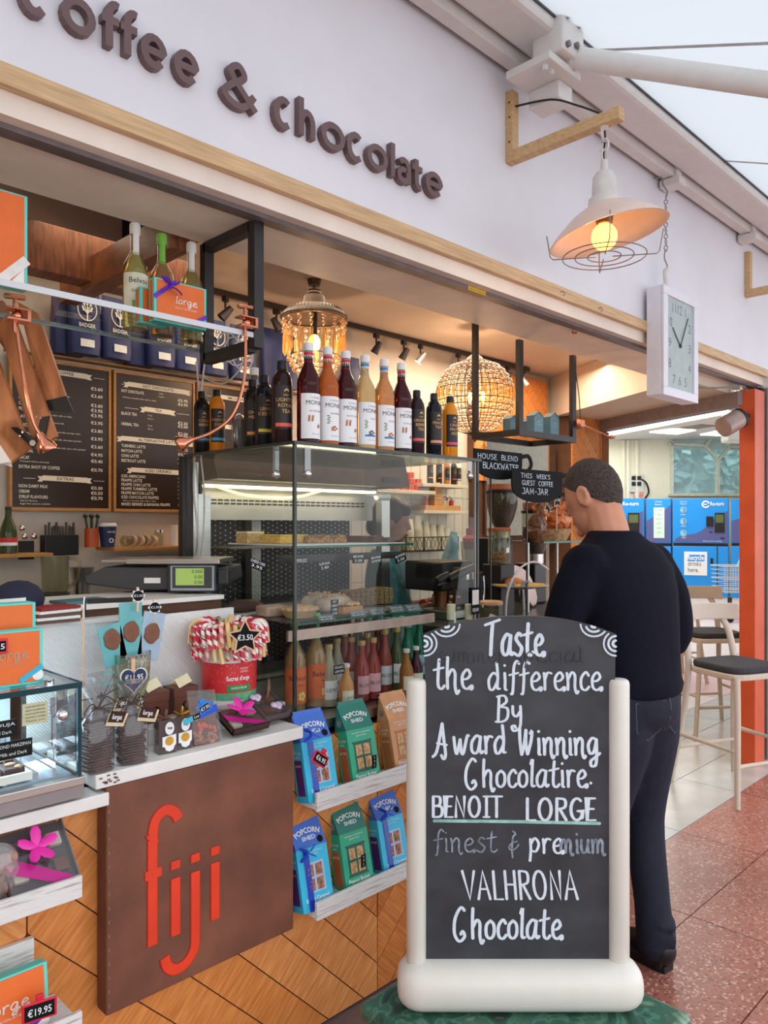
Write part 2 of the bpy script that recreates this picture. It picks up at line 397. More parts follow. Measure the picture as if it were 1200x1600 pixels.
# ---------------- floor ----------------
def terrazzo(name, base, chips, dark, rough=.25):
    m = bpy.data.materials.new(name); m.use_nodes = True; nt = m.node_tree; N = nt.nodes; K = nt.links; b = N['Principled BSDF']
    tc = N.new('ShaderNodeNewGeometry'); vo = N.new('ShaderNodeTexVoronoi'); vo.inputs['Scale'].default_value = 120
    nz = N.new('ShaderNodeTexNoise'); nz.inputs['Scale'].default_value = 25; K.new(tc.outputs['Position'], nz.inputs['Vector'])
    K.new(tc.outputs['Position'], vo.inputs['Vector'])
    sep = N.new('ShaderNodeSeparateColor'); K.new(vo.outputs['Color'], sep.inputs[0])
    r = N.new('ShaderNodeValToRGB'); r.color_ramp.interpolation = 'CONSTANT'; K.new(sep.outputs[0], r.inputs[0])
    e = r.color_ramp.elements; e[0].color = rgb(*dark); e[0].position = 0; e[1].position = .12; e[1].color = rgb(*base)
    x = e.new(.72); x.color = [v*1.15 for v in rgb(*base)[:3]]+[1]; x = e.new(.88); x.color = rgb(*chips)
    n2 = N.new('ShaderNodeTexNoise'); n2.inputs['Scale'].default_value = 2.2; K.new(tc.outputs['Position'], n2.inputs['Vector'])
    mx = N.new('ShaderNodeMix'); mx.data_type = 'RGBA'; mx.blend_type = 'MULTIPLY'; mx.inputs[0].default_value = .5
    r2 = N.new('ShaderNodeValToRGB'); r2.color_ramp.elements[0].color = (.75,.75,.75,1); r2.color_ramp.elements[0].position = .35; r2.color_ramp.elements[1].position = .65
    K.new(n2.outputs['Fac'], r2.inputs[0]); K.new(r.outputs[0], mx.inputs[6]); K.new(r2.outputs[0], mx.inputs[7]); K.new(mx.outputs[2], b.inputs['Base Color'])
    b.inputs['Roughness'].default_value = rough; return m
PINK = terrazzo('red_terrazzo', (164,104,88), (206,166,152), (130,80,68), .28)
PINK2 = terrazzo('red_terrazzo_b', (172,112,96), (206,166,152), (138,86,74), .28)
GREYT = mat('grey_stone_tile', (196,198,194), .25, var=.06, scale=5)
HALLP = mat('hall_pink_tile', (222,182,180), .3, var=.03, scale=5); HALLW = mat('hall_pale_tile', (226,214,212), .3, var=.03, scale=5)
fl = struct(MB().box(-6, 26, -6, 20, -.06, -.013).build('floor', mat('floor_grout', (120,100,96), .7)))
tl = {}
def tile(nx, ny, x, y, m):
    k = (round(nx, 3), round(ny, 3), m.name)
    if k not in tl:
        g = .0025; b = MB().add([(g,g,-.012),(nx-g,g,-.012),(nx-g,ny-g,-.012),(g,ny-g,-.012),(g,g,0),(nx-g,g,0),(nx-g,ny-g,0),(g,ny-g,0)], [(4,5,6,7),(0,1,5,4),(1,2,6,5),(2,3,7,6),(3,0,4,7)])
        tl[k] = b.build('floor_tile', m, fl); o = tl[k]
    else: o = bpy.data.objects.new('floor_tile', tl[k].data); C.objects.link(o); o.parent = fl
    o.location = (x, y, 0)
for i in range(-1, 10):
    for j in range(-5, 3):
        tile(.81, .4, 1.45+.81*i, .52+.4*(j-1)+.4, (PINK, PINK2)[(i*7+j*3) % 2])
for i in range(1, 11):
    for j in range(3): tile(.81, .36, 1.45+.81*i+.0, 1.72+.36*j, GREYT)
for i in range(3, 18):
    for j in range(0, 10):
        tile(.81, .81, 1.45+.81*i, 2.8+.81*j, HALLW if (i+j) % 3 == 0 or j in (1,) else HALLP)

# ---------------- stall shell ----------------
wf = struct(MB().box(-2, 20, 1.86, 2.0, 2.60, 4.2).build('wall_front', WHITE))
t1 = struct(MB().box(-2, 9, 1.835, 1.862, 2.577, 2.628).build('trim_1', OAKX, bevel=.002))
t2 = struct(MB().box(-2, 9, 1.862, 1.90, 2.522, 2.60).build('trim_2', SOFFIT))
tr = struct(MB().box(-2, 5.5, 1.90, 1.925, 2.508, 2.56).box(-2, 5.5, 1.93, 1.955, 2.512, 2.56).build('trim_3', mat('shutter_channel', (126,116,118), .45, .4)))
struct(MB().box(-2, 5.3, 1.955, 2.24, 2.52, 2.60).build('ceiling_soffit', SOFFIT))
struct(MB().box(1.75, 6.0, 2.24, 3.5, 2.78, 2.84).box(1.75, 6, 2.2, 2.24, 2.6, 2.84).build('ceiling_stall', TANC))
struct(MB().box(-2, 1.75, 2.0, 3.6, 3.05, 3.15).box(1.72, 1.76, 2.24, 3.5, 2.84, 3.05).build('ceiling_dark', mat('dark_void_paint', (40,40,52), .8)))  # open void overhead: its shade is put into the dark sheet's colour
wb = struct(MB().box(-2, 5.98, 3.5, 3.6, 0, 3.1).build('wall_back', mat('back_wall_paint', (205,194,180), .6, var=.05, scale=3)))
struct(MB().box(-2.1, -2, -1, 3.6, 0, 3.1).build('wall_left', TANC))
bmx = woodmat('rough_beam', (150,92,56), (104,62,38), (12,1.5,2))
bm1 = struct(MB().box(-1, 1.72, 2.9, 3.0, 2.52, 2.70).build('trim_4', bmx, bevel=.004))
bm2 = struct(MB().box(1.3, 1.37, 2.3, 3.2, 2.50, 2.62).build('trim_5', bmx))
# matchboard / tiles on the back wall behind the server
for i in range(26):
    x = 2.3+.09*i; b = MB().box(.002, .088, 0, .012, 0, .27); b2 = b
    for j in range(4): b.build('wall_tile', mat('cream_tile', (214,206,192), .3, var=.05, scale=4), wb, loc=(x, 3.486, .95+.273*j))
# upright stones edge: bulkhead, door head and the slanted door opening into the hall
struct(MB().zprism([(4.72,2.24),(5.42,3.5),(5.98,3.5),(5.30,2.0),(4.75,2.0)], 2.46, 2.78).build('ceiling_bulkhead', CREAM))
dr = struct(MB().build('door_1', GREYM)); A = V((5.27,1.90)); B = V((5.95,3.36)); ab = (B-A); ln = ab.length; ang = math.atan2(ab.y, ab.x)
Td = TR(A.x, A.y, 0) @ RZ(ang)
m = MB().box(0, ln+.1, -.06, .06, 2.37, 2.46, Td); m.build('lintel', mat('door_head_grey', (140,130,128), .5), dr)
MB().box(ln-.04, ln+.08, -.06, .06, 0, 2.37, Td).build('jamb', mat('jamb_grey', (158,148,144), .5), dr)
MB().box(ln-.10, ln-.04, -.03, .03, 0, 2.36, Td).build('door_edge', WHITE, dr)
MB().box(ln-.115, ln-.10, -.03, .03, 0, 2.36, Td).build('edge_strip', mat('brown_edge', (140,90,60), .5), dr)
MB().box(5.25, 5.425, 1.83, 1.93, 0, 2.47).build('orange_post', mat('orange_post_paint', (206,84,44), .45, var=.06, scale=8), dr, bevel=.003)
MB().box(5.425, 5.47, 1.85, 1.93, 0, 2.5).build('rubber_seal', DARK, dr)
MB().box(5.47, 5.50, 1.83, 1.93, 0, 2.5).build('metal_strip', GREYM, dr)
struct(MB().box(5.50, 20, 1.80, 2.0, 0, 2.58).build('wall_right', mat('pillar_paint', (226,226,222), .5)))
# counter front with chevron boards
cf = struct(MB().box(-2, 2.44, 1.876, 2.6, 0, .90).box(2.44, 3.9, 1.876, 2.0, 0, .90).build('wall_counter', mat('counter_core', (90,60,40), .7)))
plank_panel(cf, .1, 2.9, .0, .905, 1.862, pw=.11, col=1.15, phase=.68, flip=1)
wp = struct(MB().box(4.35, 5.28, 3.44, 3.5, 1.0, 2.72).box(5.42, 5.94, 3.30, 3.5, 0, 2.46).build('wall_cladding', mat('counter_core', (90,60,40), .7)))
plank_panel(wp, 4.35, 5.28, 1.9, 2.72, 3.426, pw=.09, col=.46, phase=4.35)
plank_panel(wp, 5.42, 5.94, .9, 2.46, 3.286, pw=.09, col=.52, phase=5.42, flip=1)
mr = struct(MB().box(4.45, 5.36, 3.40, 3.42, 1.5, 2.22).build('window_mirror', mat('mirror_glass', (200,204,206), .03, 1, var=0)))

# ---------------- hall beyond ----------------
HW = mat('hall_wall_paint', (232,228,206), .6, var=.02)
Th = RZ(PI/4-PI/2)     # local x = picture right, local y = picture depth
def hall(L0, L1, D0, D1, z0, z1, name, m, parent=None, **k):
    return MB().box(L0, L1, D0, D1, z0, z1).build(name, m, parent, rot=(0,0,-PI/4), **k)
DW = 16.6
kx = lambda px, D: (px-600)/F*D
zx = lambda py, D: EYE-(py-HOR)/F*D
hwb = struct(hall(3.2, kx(1050, DW), DW, DW+.2, 0, 3.6, 'wall_hall_back', HW))
struct(hall(kx(1050, DW), 11.8, DW, DW+.2, 0, zx(773, DW), 'wall_hall_sill', HW))
struct(MB().zprism([(5.9,3.55),(16.0,10.5),(26,1.4),(26,1.9),(5.5,2.0)], 3.42, 3.5).build('ceiling_hall', mat('hall_ceiling_tile', (224,220,208), .7, var=.02)))
struct(MB().zprism([(5.9,3.6),(5.98,3.5),(15.6,9.4),(15.5,9.5)], 0, 3.5).build('wall_hall_left', HW))
# hall ceiling lights
for (q, z) in (([(948,664),(948,682),(1146,645),(1120,633)], 3.415), ([(1015,676),(1050,671),(1087,673),(1058,679)], 3.4), ([(1094,680),(1118,675),(1144,675),(1140,682)], 3.4)):
    pts = [PZ(a, b, z) for a, b in q]
    lo = MB().add([tuple(p) for p in pts]+[(p.x, p.y, p.z+.03) for p in pts], [(0,1,2,3),(7,6,5,4),(0,4,5,1),(1,5,6,2),(2,6,7,3),(3,7,4,0)]).build('ceiling_light', mat('lit_diffuser', (255,255,250), emit=(255,253,245), estr=4, var=0))
    tag(lo, {664: 'long glowing strip light across the far hall ceiling', 676: 'small glowing ceiling panel left in the far hall', 680: 'small glowing ceiling panel right above the far octagonal window'}[q[0][1]], 'ceiling light', 'far hall ceiling lights')
pts = [PZ(a, b, 3.405) for a, b in ((1062,669),(1094,664),(1118,666),(1088,671))]
tag(MB().add([tuple(p) for p in pts]+[(p.x, p.y, p.z+.02) for p in pts], [(0,1,2,3),(7,6,5,4),(0,4,5,1),(1,5,6,2),(2,6,7,3),(3,7,4,0)]).build('air_vent', mat('vent_grey', (150,140,124))), 'dull grey air vent in the far hall ceiling', 'vent')
# octagonal window
wd = struct(MB().build('window_1', WHITE)); FR = mat('window_frame_pale', (206,212,196), .5)
def fb(pts, wpx, name='window_bar'):
    m = MB(); q = [(kx(a, DW-.05), zx(b, DW-.05)) for a, b in pts]; m.ribbon(q, wpx/F*DW, -.08, .02, capr=False)
    m.build(name, FR, wd, loc=(S2*(DW), S2*(DW), 0), rot=(0,0,-PI/4))
for pts, ww in (([(1045,694),(1102,697)], 4), ([(1102,697),(1113,682)], 4), ([(1102,697),(1122,719)], 4), ([(1122,719),(1141,698)], 4), ([(1141,698),(1128,682)], 4), ([(1141,698),(1215,700)], 4), ([(1122,719),(1122,774)], 5), ([(1050,690),(1050,774)], 4), ([(1045,773),(1215,773)], 4)): fb(pts, ww)
SEA = mat('trees_outside', (120,176,176), .9, var=0, col2=(178,216,214), scale=5, emit=(120,170,170), estr=0)
for i, q in enumerate(([(1050,696),(1102,698),(1121,720),(1121,772),(1050,772)], [(1123,720),(1141,699),(1215,701),(1215,772),(1123,772)], [(1103,697),(1113,683),(1128,683),(1140,698),(1122,717)], [(1050,694),(1050,680),(1112,680),(1101,695)], [(1130,682),(1215,682),(1215,698),(1142,697)])):
    MB().prism([(kx(a, DW), zx(b, DW)) for a, b in q], 0, .02).build('window_pane', clearmat('pane_glass', (225,240,240), .05, opaque=.3, body=(205,232,240)), wd, loc=(S2*DW, S2*DW, 0), rot=(0,0,-PI/4))
# leafy trees seen through the window
def leafy(name, c, r, n, label, mm):
    m = MB()
    for i in range(n):
        a = V((random.gauss(0,1), random.gauss(0,1), random.gauss(0,1))).normalized()*random.uniform(.5, 1); p = V((a.x*r[0], a.y*r[1], a.z*r[2]))
        t = V((random.gauss(0,1), random.gauss(0,1), random.gauss(0,1))).normalized(); u = t.orthogonal().normalized(); s = .28
        m.add([p-t*s, p+u*s*.6, p+t*s, p-u*s*.6], [(0,1,2,3)])
    o = m.build('foliage', mm); root = thing(name, label, 'tree', c)
    o.parent = root; o['kind'] = 'stuff'
    MB().tube([(0,0,-c[2]),(0,0,0)], [.3,.15]).build('trunk', mat('bark', (110,100,90)), root)
LV = mat('pale_leaves', (206,236,232), .8, var=.15, scale=2); LV2 = mat('pale_leaves_yellow', (216,236,216), .8, var=.15, scale=2)
leafy('tree', tuple(P(1070, 700, 22)), (3.0,1.6,3.4), 2600, 'pale green tree seen through left pane of the octagonal window', LV)
leafy('tree', tuple(P(1205, 715, 25.5)), (3.2,1.6,3.2), 2600, 'yellow green tree seen through right pane of the octagonal window', LV2)

# ---------------- awning ----------------
t = thing('retractable_awning', 'white retractable awning stretched out above the shop front', 'awning', (2, 1.7, 3.45))
L = lambda v: V(v)-V((2, 1.7, 3.45))
AWM = mat('awning_white_metal', (228,224,220), .4, var=.02)
CN = bpy.data.materials.new('awning_fabric'); CN.use_nodes = True; n_ = CN.node_tree; N_ = n_.nodes; b_ = N_['Principled BSDF']
b_.inputs['Base Color'].default_value = rgb(196,200,204); b_.inputs['Roughness'].default_value = .8
tb = N_.new('ShaderNodeBsdfTranslucent'); tb.inputs[0].default_value = (.46,.50,.525,1); mx_ = N_.new('ShaderNodeMixShader'); mx_.inputs[0].default_value = .72
n_.links.new(b_.outputs[0], mx_.inputs[1]); n_.links.new(tb.outputs[0], mx_.inputs[2]); n_.links.new(mx_.outputs[0], N_['Material Output'].inputs[0])
yb, zb, sl = 1.60, 3.50, .40; ye = -.8
xs = [-1.2+1.33*i for i in range(8)]
m = MB()
for x in xs:
    m.add([L((x,yb,zb)), L((x+1.33,yb,zb)), L((x+1.33,ye,zb-sl*(yb-ye))), L((x,ye,zb-sl*(yb-ye)))], [(0,1,2,3)])
m.build('fabric', CN, t)
for x in xs[1:]:
    MB().add([L((x-.012,yb,zb-.003)), L((x+.012,yb,zb-.003)), L((x+.012,ye,zb-.003-sl*(yb-ye))), L((x-.012,ye,zb-.003-sl*(yb-ye)))], [(3,2,1,0)]).build('seam', mat('seam_grey', (200,206,212), .8), t)
MB().box(-3.2, 8, -.11, .06, -.01, .22).build('cassette', AWM, t, bevel=.02)
MB().box(-3.2, 8, -.118, -.085, .035, .06).build('fabric_slot', mat('slot_grey', (90,92,98), .7), t)
MB().box(-3.2, 8, .06, .10, .04, .14).build('cassette_back', AWM, t)
MB().box(-3.2, 8, .075, .135, -.04, .02).build('mounting_rail', AWM, t, bevel=.004)
MB().box(-3.2, 8, .02, .16, .16, .30).build('top_cover', AWM, t, bevel=.01)
for X in (3.96, 5.05):
    m = MB().box(X-2-.045, X-2+.045, .04, .15, -.085, -.045).box(X-2-.03, X-2+.03, .06, .15, -.07, .05)
    m.build('wall_bracket', AWM, t, bevel=.003)
# shoulder bracket and folding arm
sh = V((2.60, 1.62, 3.40)); 
m = MB().cbox(L(sh)+V((-.03,.0,.04)), (.15,.14,.17), None); m.build('arm_shoulder', AWM, t, bevel=.01, rot=None)
m = MB().cbox(L(sh)+V((-.04,.06,-.07)), (.22,.20,.03)).cbox(L(sh)+V((.04,.08,-.12)), (.10,.14,.07)); m.build('shoulder_plate', AWM, t, bevel=.004)
for dx, dz in ((-.08,.09),(.0,.09),(-.08,-.02),(-.02,.0)): MB().cyl((0,0,0), .012, .012, 10, T=TR(*(L(sh)+V((dx,-.07,dz)))) @ RX(PI/2)).build('bolt', mat('bolt_hole', (120,116,118), .5), t)
for dx in (-.12, -.08): MB().cyl(L(sh)+V((dx,.0,-.105)), .012, .03, 8).build('bolt', AWM, t)
aE = V((2.86, .70, 2.985)); dv = aE-sh
m = MB().tube([L(sh+dv*0), L(sh+dv*.5), L(sh+dv*1.0), L(sh+dv*1.25)], [(.033,.042)]*4, 12); m.build('folding_arm', AWM, t, smooth=50)
m = MB().tube([L(sh+dv*.0), L(sh+dv*.06)], [(.045,.05)]*2, 12); m.build('arm_collar', AWM, t, smooth=50)

# ---------------- raised lettering on the fascia ----------------
LB = mat('brown_letter', (112,88,88), .45, var=.05)
lt = thing('fascia_lettering', 'raised brown lettering reading coffee & chocolate on the white fascia', 'lettering', (1.2, 1.86, 2.763))
FG = {
 'C': [ar(.5,.5,.42,.5,48,312)], 'c': [ar(.5,.5,.42,.5,52,308)], 'o': [ar(.5,.5,.44,.44,0,360)],
 'e': [[(.08,.5),(.9,.5)]+ar(.5,.5,.42,.45,8,318)], 'f': [[(.36,0),(.36,1.05)]+ar(.72,1.05,.36,.34,180,70), [(.0,.86),(.86,.86)]],
 'h': [[(.12,0),(.12,1.45)], ar(.5,.52,.36,.42,180,0)+[(.86,0)]], 'l': [[(.5,0),(.5,1.45)]],
 'a': [ar(.46,.56,.40,.38,140,0)+[(.86,0)], ar(.44,.27,.36,.25,60,400)], 't': [[(.36,1.25),(.36,.28)]+ar(.66,.28,.3,.26,180,290), [(.0,.86),(.86,.86)]],
}
XH = .098
def fl_(ch, pa, pb, xh=XH, wd=.0195):
    xa, xb = XY(pa, 1.84)-1.2, XY(pb, 1.84)-1.2; m = MB(); w_ = xb-xa-wd
    for st in FG[ch]:
        cl = ch == 'o'; pts = [(xa+wd/2+(x if ch != 'l' else .5)*max(w_, .001), wd/2+z*(xh-wd)) for x, z in st]
        m.ribbon(pts[:-1] if cl else pts, wd, -.024, -.001, closed=cl, capr=False)
    m.build('letter_'+ch.lower(), LB, lt)
for ch, a, b in (('o',92,152),('f',153,195),('f',182,223),('e',216,263),('e',268,313),('c',425,460),('h',463,495),('o',499,540),('c',539,571),('o',571,607),('l',608,618),('a',618,644),('t',641,664),('e',662,693)): fl_(ch, a, b)
fl_('C', 24, 82, .112)
xa = XY(342, 1.84)-1.2; xb = XY(402, 1.84)-1.2; w_ = xb-xa
amp = sp((.98,.5),(.7,.04),(.34,-.02),(.06,.26),(.3,.62),(.66,.98),(.5,1.3),(.26,1.12),(.34,.84),(.6,.5),(1.02,-.02))
MB().ribbon([(xa+.01+x*(w_-.02), .012+z*(XH-.014)) for x, z in amp], .0190, -.024, -.001, capr=False).build('letter_ampersand', LB, lt)

# ---------------- oak bracket with warehouse lamp ----------------
BX = 2.58
t = thing('lamp_bracket', 'pale oak bracket on the fascia holding the caged warehouse lamp', 'bracket', (BX, 1.86, 3.07))
MB().box(-.022, .022, -.035, 0, -.02, .27).build('upright', OAK, t, bevel=.003)
MB().box(-.022, .022, -.50, -.035, -.02, .025).build('arm', OAK, t, bevel=.003)
MB().tube(spl([(0,-.02,.21),(0,-.2,.17),(0,-.32,.10),(0,-.42,.03)]), .004, 6).build('cable', DARK, t)
for z in (.06, .16, .22): MB().ball((-.023,-.02,z), .004, 6, 4).build('screw', DARK, t)
WM = mat('chalky_white_enamel', (222,216,210), .5, var=.06)
def link(c, r, rr, vert=True, T=None):
    return [(c[0]+(r*math.cos(a) if vert else 0), c[1]+(0 if vert else r*math.cos(a)), c[2]+r*1.35*math.sin(a)) for a in [2*PI*k/14 for k in range(14)]]
def warehouse(loc, label):
    t = thing('pendant_lamp', label, 'lamp', loc)   # origin at the shade rim centre
    for i, (z, vv) in enumerate(((.365,1),(.325,0),(.285,1))):
        MB().tube(link((0,0,z), .018, .004, vv), .0045, 6, closed=True).build('chain_link', WM, t, smooth=60)
    MB().lathe([(0,.38),(.012,.385),(.016,.395),(.008,.41),(0,.415)], 12).build('ceiling_hook', WM, t, smooth=60)
    MB().tube(spl([(0,0,.4),(.006,0,.35),(-.004,0,.3),(0,0,.25)]), .0035, 6).build('cable', DARK, t)
    MB().lathe([(.012,.27),(.016,.23),(.03,.225),(.042,.205),(.045,.17),(.045,.13),(.058,.125),(.06,.095)], 16).build('lamp_neck', WM, t, smooth=40)
    sh = MB().lathe([(.05,.105),(.07,.10),(.12,.075),(.18,.03),(.212,.0),(.217,-.006),(.210,-.006),(.178,.022),(.118,.066),(.06,.09),(.0,.092)], 40).build('shade', mat('blush_enamel', (236,206,192), .35, var=.03), t, smooth=50)
    MB().lathe([(.035,.088),(.03,.04),(.026,.035),(0,.035)], 14).build('socket', mat('brass_brown', (120,84,60), .4, .5), t, smooth=40)
    bl = MB().ball((0,0,-.012), (.047,.047,.05), 16, 12).build('light_bulb', mat('glowing_bulb', (255,200,110), emit=(255,176,70), estr=5, var=0), t, smooth=180)
    for k, r in enumerate((.06, .105, .15)):
        MB().tube([(r*math.cos(a), r*math.sin(a), -.085) for a in [2*PI*i/32 for i in range(32)]], .0022, 5, closed=True).build('cage_ring', mat('cage_wire', (150,140,132), .4, .7), t, smooth=60)
    for a in (.6, .6+PI/2, .6+PI, .6+PI*1.5):
        c, s_ = math.cos(a), math.sin(a)
        MB().tube([(.03*c,.03*s_,-.085),(.185*c,.185*s_,-.085),(.195*c,.195*s_,-.075),(.208*c,.208*s_,.004)], .0022, 5).build('cage_wire', MC['cage_wire'], t)
    lamp('bulb_light', 'POINT', (0, 0, -.02), 3.0, (1,.72,.42), .05, parent=t)
    return t
wl = warehouse((BX, 1.43, 2.655), 'pale enamel warehouse lamp with wire cage hanging from the oak bracket')
for c_ in wl.children:
    if c_.name.startswith('shade'): c_.matrix_local = TR(0,0,.07) @ Matrix.Rotation(math.radians(-12), 4, V((S2,S2,0))) @ TR(0,0,-.07)
warehouse((-.15, 2.15, 1.98), 'added unseen warehouse lamp holding the soffit fill light beyond the left picture edge')  # invented housing for the added soffit fill, never in view
t = thing('lamp_bracket', 'second oak bracket cut off at the right picture edge', 'bracket', (5.17, 1.86, 3.07))
MB().box(-.022, .022, -.035, 0, -.02, .27).build('upright', OAK, t, bevel=.003)
MB().box(-.022, .022, -.50, -.035, -.02, .025).build('arm', OAK, t, bevel=.003)

# ---------------- hanging clock ----------------
t = thing('wall_clock', 'tall white rectangular clock hanging from a chain beside the doorway', 'clock', (3.747, 1.84, 2.24))
MB().prism([(0,0),(.418,0),(.418,.56),(0,.56)], -.08, 0).build('case', mat('clock_white', (232,230,240), .35, var=.02), t, bevel=.006)
MB().box(.0,.418,-.095,-.08,0,.045).box(.0,.418,-.095,-.08,.515,.56).box(0,.05,-.095,-.08,.045,.515).box(.368,.418,-.095,-.08,.045,.515).build('bezel', MC['clock_white'], t, bevel=.003)
MB().box(.05,.368,-.084,-.081,.045,.515).build('dial', mat('clock_dial', (206,210,212), .3, var=.05), t)
m = MB()
for i, s_ in enumerate(('12','1','2','3','4','5','6','7','8','9','10','11')):
    a = PI/2-i*PI/6; sx, sz = .118, .185; cxx, czz = math.cos(a), math.sin(a); k = 1/max(abs(cxx), abs(czz))
    letter(m, s_, .209+cxx*k*sx, .28+czz*k*sz-.022, .05, -.0846, align='c')
m.build('numerals', mat('clock_grey_ink', (120,122,126), .5), t, kind='stuff')
m = MB(); m.ribbon([(.209,.28),(.12,.36)], .008, -.088, -.086).ribbon([(.209,.28),(.30,.44)], .006, -.090, -.088).ribbon([(.209,.28)], .02, -.091, -.086); m.build('hands', DARK, t)
MB().box(.052,.366,-.0895,-.0885,.047,.513).build('glass', GLASS, t)
MB().tube(spl([(.14,-.04,.56),(.14,-.04,.61),(.13,-.04,.66),(.15,-.04,.68)]), .012, 8).build('hanger', WM, t, smooth=50)
hk = mat('grey_wire', (150,146,144), .4, .7)
MB().tube(spl([(.14,-.04,.66),(.155,-.04,.70),(.125,-.04,.73),(.13,-.04,.77),(.15,-.04,.775)]), .004, 6).build('hook', hk, t)
for i in range(9): MB().tube(link((.14,-.04,.79+.030*i), .009, .003, i % 2), .0028, 5, closed=True).build('chain_link', hk, t)
MB().tube(spl([(.14,-.04,1.05),(.155,-.04,1.09),(.13,-.03,1.12),(.13,-.02,1.16),(.12,0.015,1.165)]), .004, 6).build('hook', hk, t)
# small hooks and a yellow sticker on the trim
for px, py in ((878, 456), (937, 481)):
    p = PY(px, py, 1.83); tag(MB().tube(spl([(0,.01,.0),(0,-.008,.0),(0,-.014,-.012),(.0,-.006,-.02)]), .0022, 5).build('cup_hook', hk, loc=p), 'tiny hook screwed into oak trim, '+('left of the pair' if px == 878 else 'right of the pair nearer the clock'), 'hook')
p = PY(745, 452, 1.90)
m = MB().box(-.055, .055, -.002, 0, -.014, .014); s_ = m.build('warning_sticker', mat('yellow_sticker', (226,186,60), .5), loc=p); tag(s_, 'small yellow printed sticker on the shutter channel', 'sticker')
m = MB(); letter(m, 'MIND YOUR HEAD', 0, .001, .008, -.0025, w=.095, align='c'); letter(m, 'OPERATE BY HAND ONLY', 0, -.011, .006, -.0025, w=.095, align='c'); m.build('print', INK, s_)
p = PZ(898, 518, 2.518); tag(MB().tube(spl([(-.02,0,0),(0,.01,-.006),(.015,0,-.004),(.03,.01,0)]), .004, 6).build('red_tape_scrap', mat('red_tape', (190,60,40), .5), loc=p), 'small scrap of red tape stuck to the soffit', 'tape')

# ---------------- chalkboard sign on its marble slab ----------------
mb_ = bpy.data.materials.new('green_marble'); mb_.use_nodes = True; N = mb_.node_tree.nodes; K = mb_.node_tree.links; b = N['Principled BSDF']
tc = N.new('ShaderNodeTexCoord'); nz = N.new('ShaderNodeTexNoise'); nz.inputs['Scale'].default_value = 7; nz.inputs['Detail'].default_value = 10; nz.inputs['Distortion'].default_value = 1.6
K.new(tc.outputs['Object'], nz.inputs['Vector']); r = N.new('ShaderNodeValToRGB'); K.new(nz.outputs['Fac'], r.inputs[0]); e = r.color_ramp.elements
e[0].position = .36; e[0].color = rgb(40,70,60); e[1].position = .66; e[1].color = rgb(120,150,128)
x = e.new(.46); x.color = rgb(56,100,84); x = e.new(.50); x.color = rgb(92,132,116); x = e.new(.53); x.color = rgb(60,108,92); x = e.new(.6); x.color = rgb(70,104,88)
K.new(r.outputs[0], b.inputs['Base Color']); b.inputs['Roughness'].default_value = .18
a, b_2, c_ = PZ(558, 1566, .31), PZ(765, 1438, .31), PZ(1084, 1582, .31); d_ = a+c_-b_2
t = thing('marble_table', 'dark green marble slab on a low pedestal carrying the chalkboard sign', 'table', tuple((a+c_)/2)[:2]+(0,))
ctr = (a+c_)/2
def L2(v, k=1): v = V(v)-ctr; return (v.x*k, v.y*k)
MB().zprism([L2(a), L2(b_2), L2(c_), L2(d_)], .262, .31).build('top', mb_, t, bevel=.02, seg=4)
MB().zprism([L2(a,.6), L2(b_2,.6), L2(c_,.6), L2(d_,.6)], 0, .262).build('pedestal', mb_, t, bevel=.01)
BD = 2.035
pb = P(810, 1600, BD); bl = V((pb.x, pb.y, .31))
t = thing('chalkboard_sign', 'freestanding chalkboard in a white frame standing on the green marble slab', 'sign', bl, -PI/4)
U = BD/F     # metres per picture pixel at the board
bx = lambda px: (px-810)*U
bz = lambda py: EYE-(py-HOR)*U-.31
PV = mat('white_moulded_plastic', (218,216,208), .35, var=.01)
w0, w1 = bx(621), bx(1000); h0, h1 = 0.0, bz(1496); rr = .062
base = MB(); n = 14; prof = []
for i in range(20):
    a_ = 2*PI*i/20
    prof.append((.075*math.copysign(abs(math.cos(a_))**.8, math.cos(a_)), (h1-h0)/2*math.copysign(abs(math.sin(a_))**.8, math.sin(a_))))
secs = []
for i in range(n+1):
    if i <= 5: q = i/5; x = w0+rr*(1-math.cos(q*PI/2)); k = .35+.65*math.sin(q*PI/2)
    elif i >= n-5: q = (n-i)/5; x = w1-rr*(1-math.cos(q*PI/2)); k = .35+.65*math.sin(q*PI/2)
    else: x = w0+rr+(w1-w0-2*rr)*(i-5)/(n-10); k = 1
    secs.append([(x, p[0]*k, (h1+h0)/2+p[1]*k) for p in prof])
vs = [p for s_ in secs for p in s_]; fs = []
for j in range(n):
    for i in range(20): i2 = (i+1) % 20; fs.append((j*20+i, (j+1)*20+i, (j+1)*20+i2, j*20+i2))
fs += [tuple(range(20)), tuple(n*20+i for i in range(19,-1,-1))]
base.add(vs, fs).build('foot', PV, t, smooth=60)
for pa, pc in ((635, 666), (950, 983)):
    r_ = (bx(pc)-bx(pa))/2; cx_ = (bx(pa)+bx(pc))/2; top = bz(1061)
    MB().lathe([(r_*.7,bz(1514)),(r_,bz(1508)),(r_,top-.012),(r_*.93,top-.004),(r_*.75,top),(0,top)], 20, (cx_,0,0)).build('post', PV, t, smooth=50)
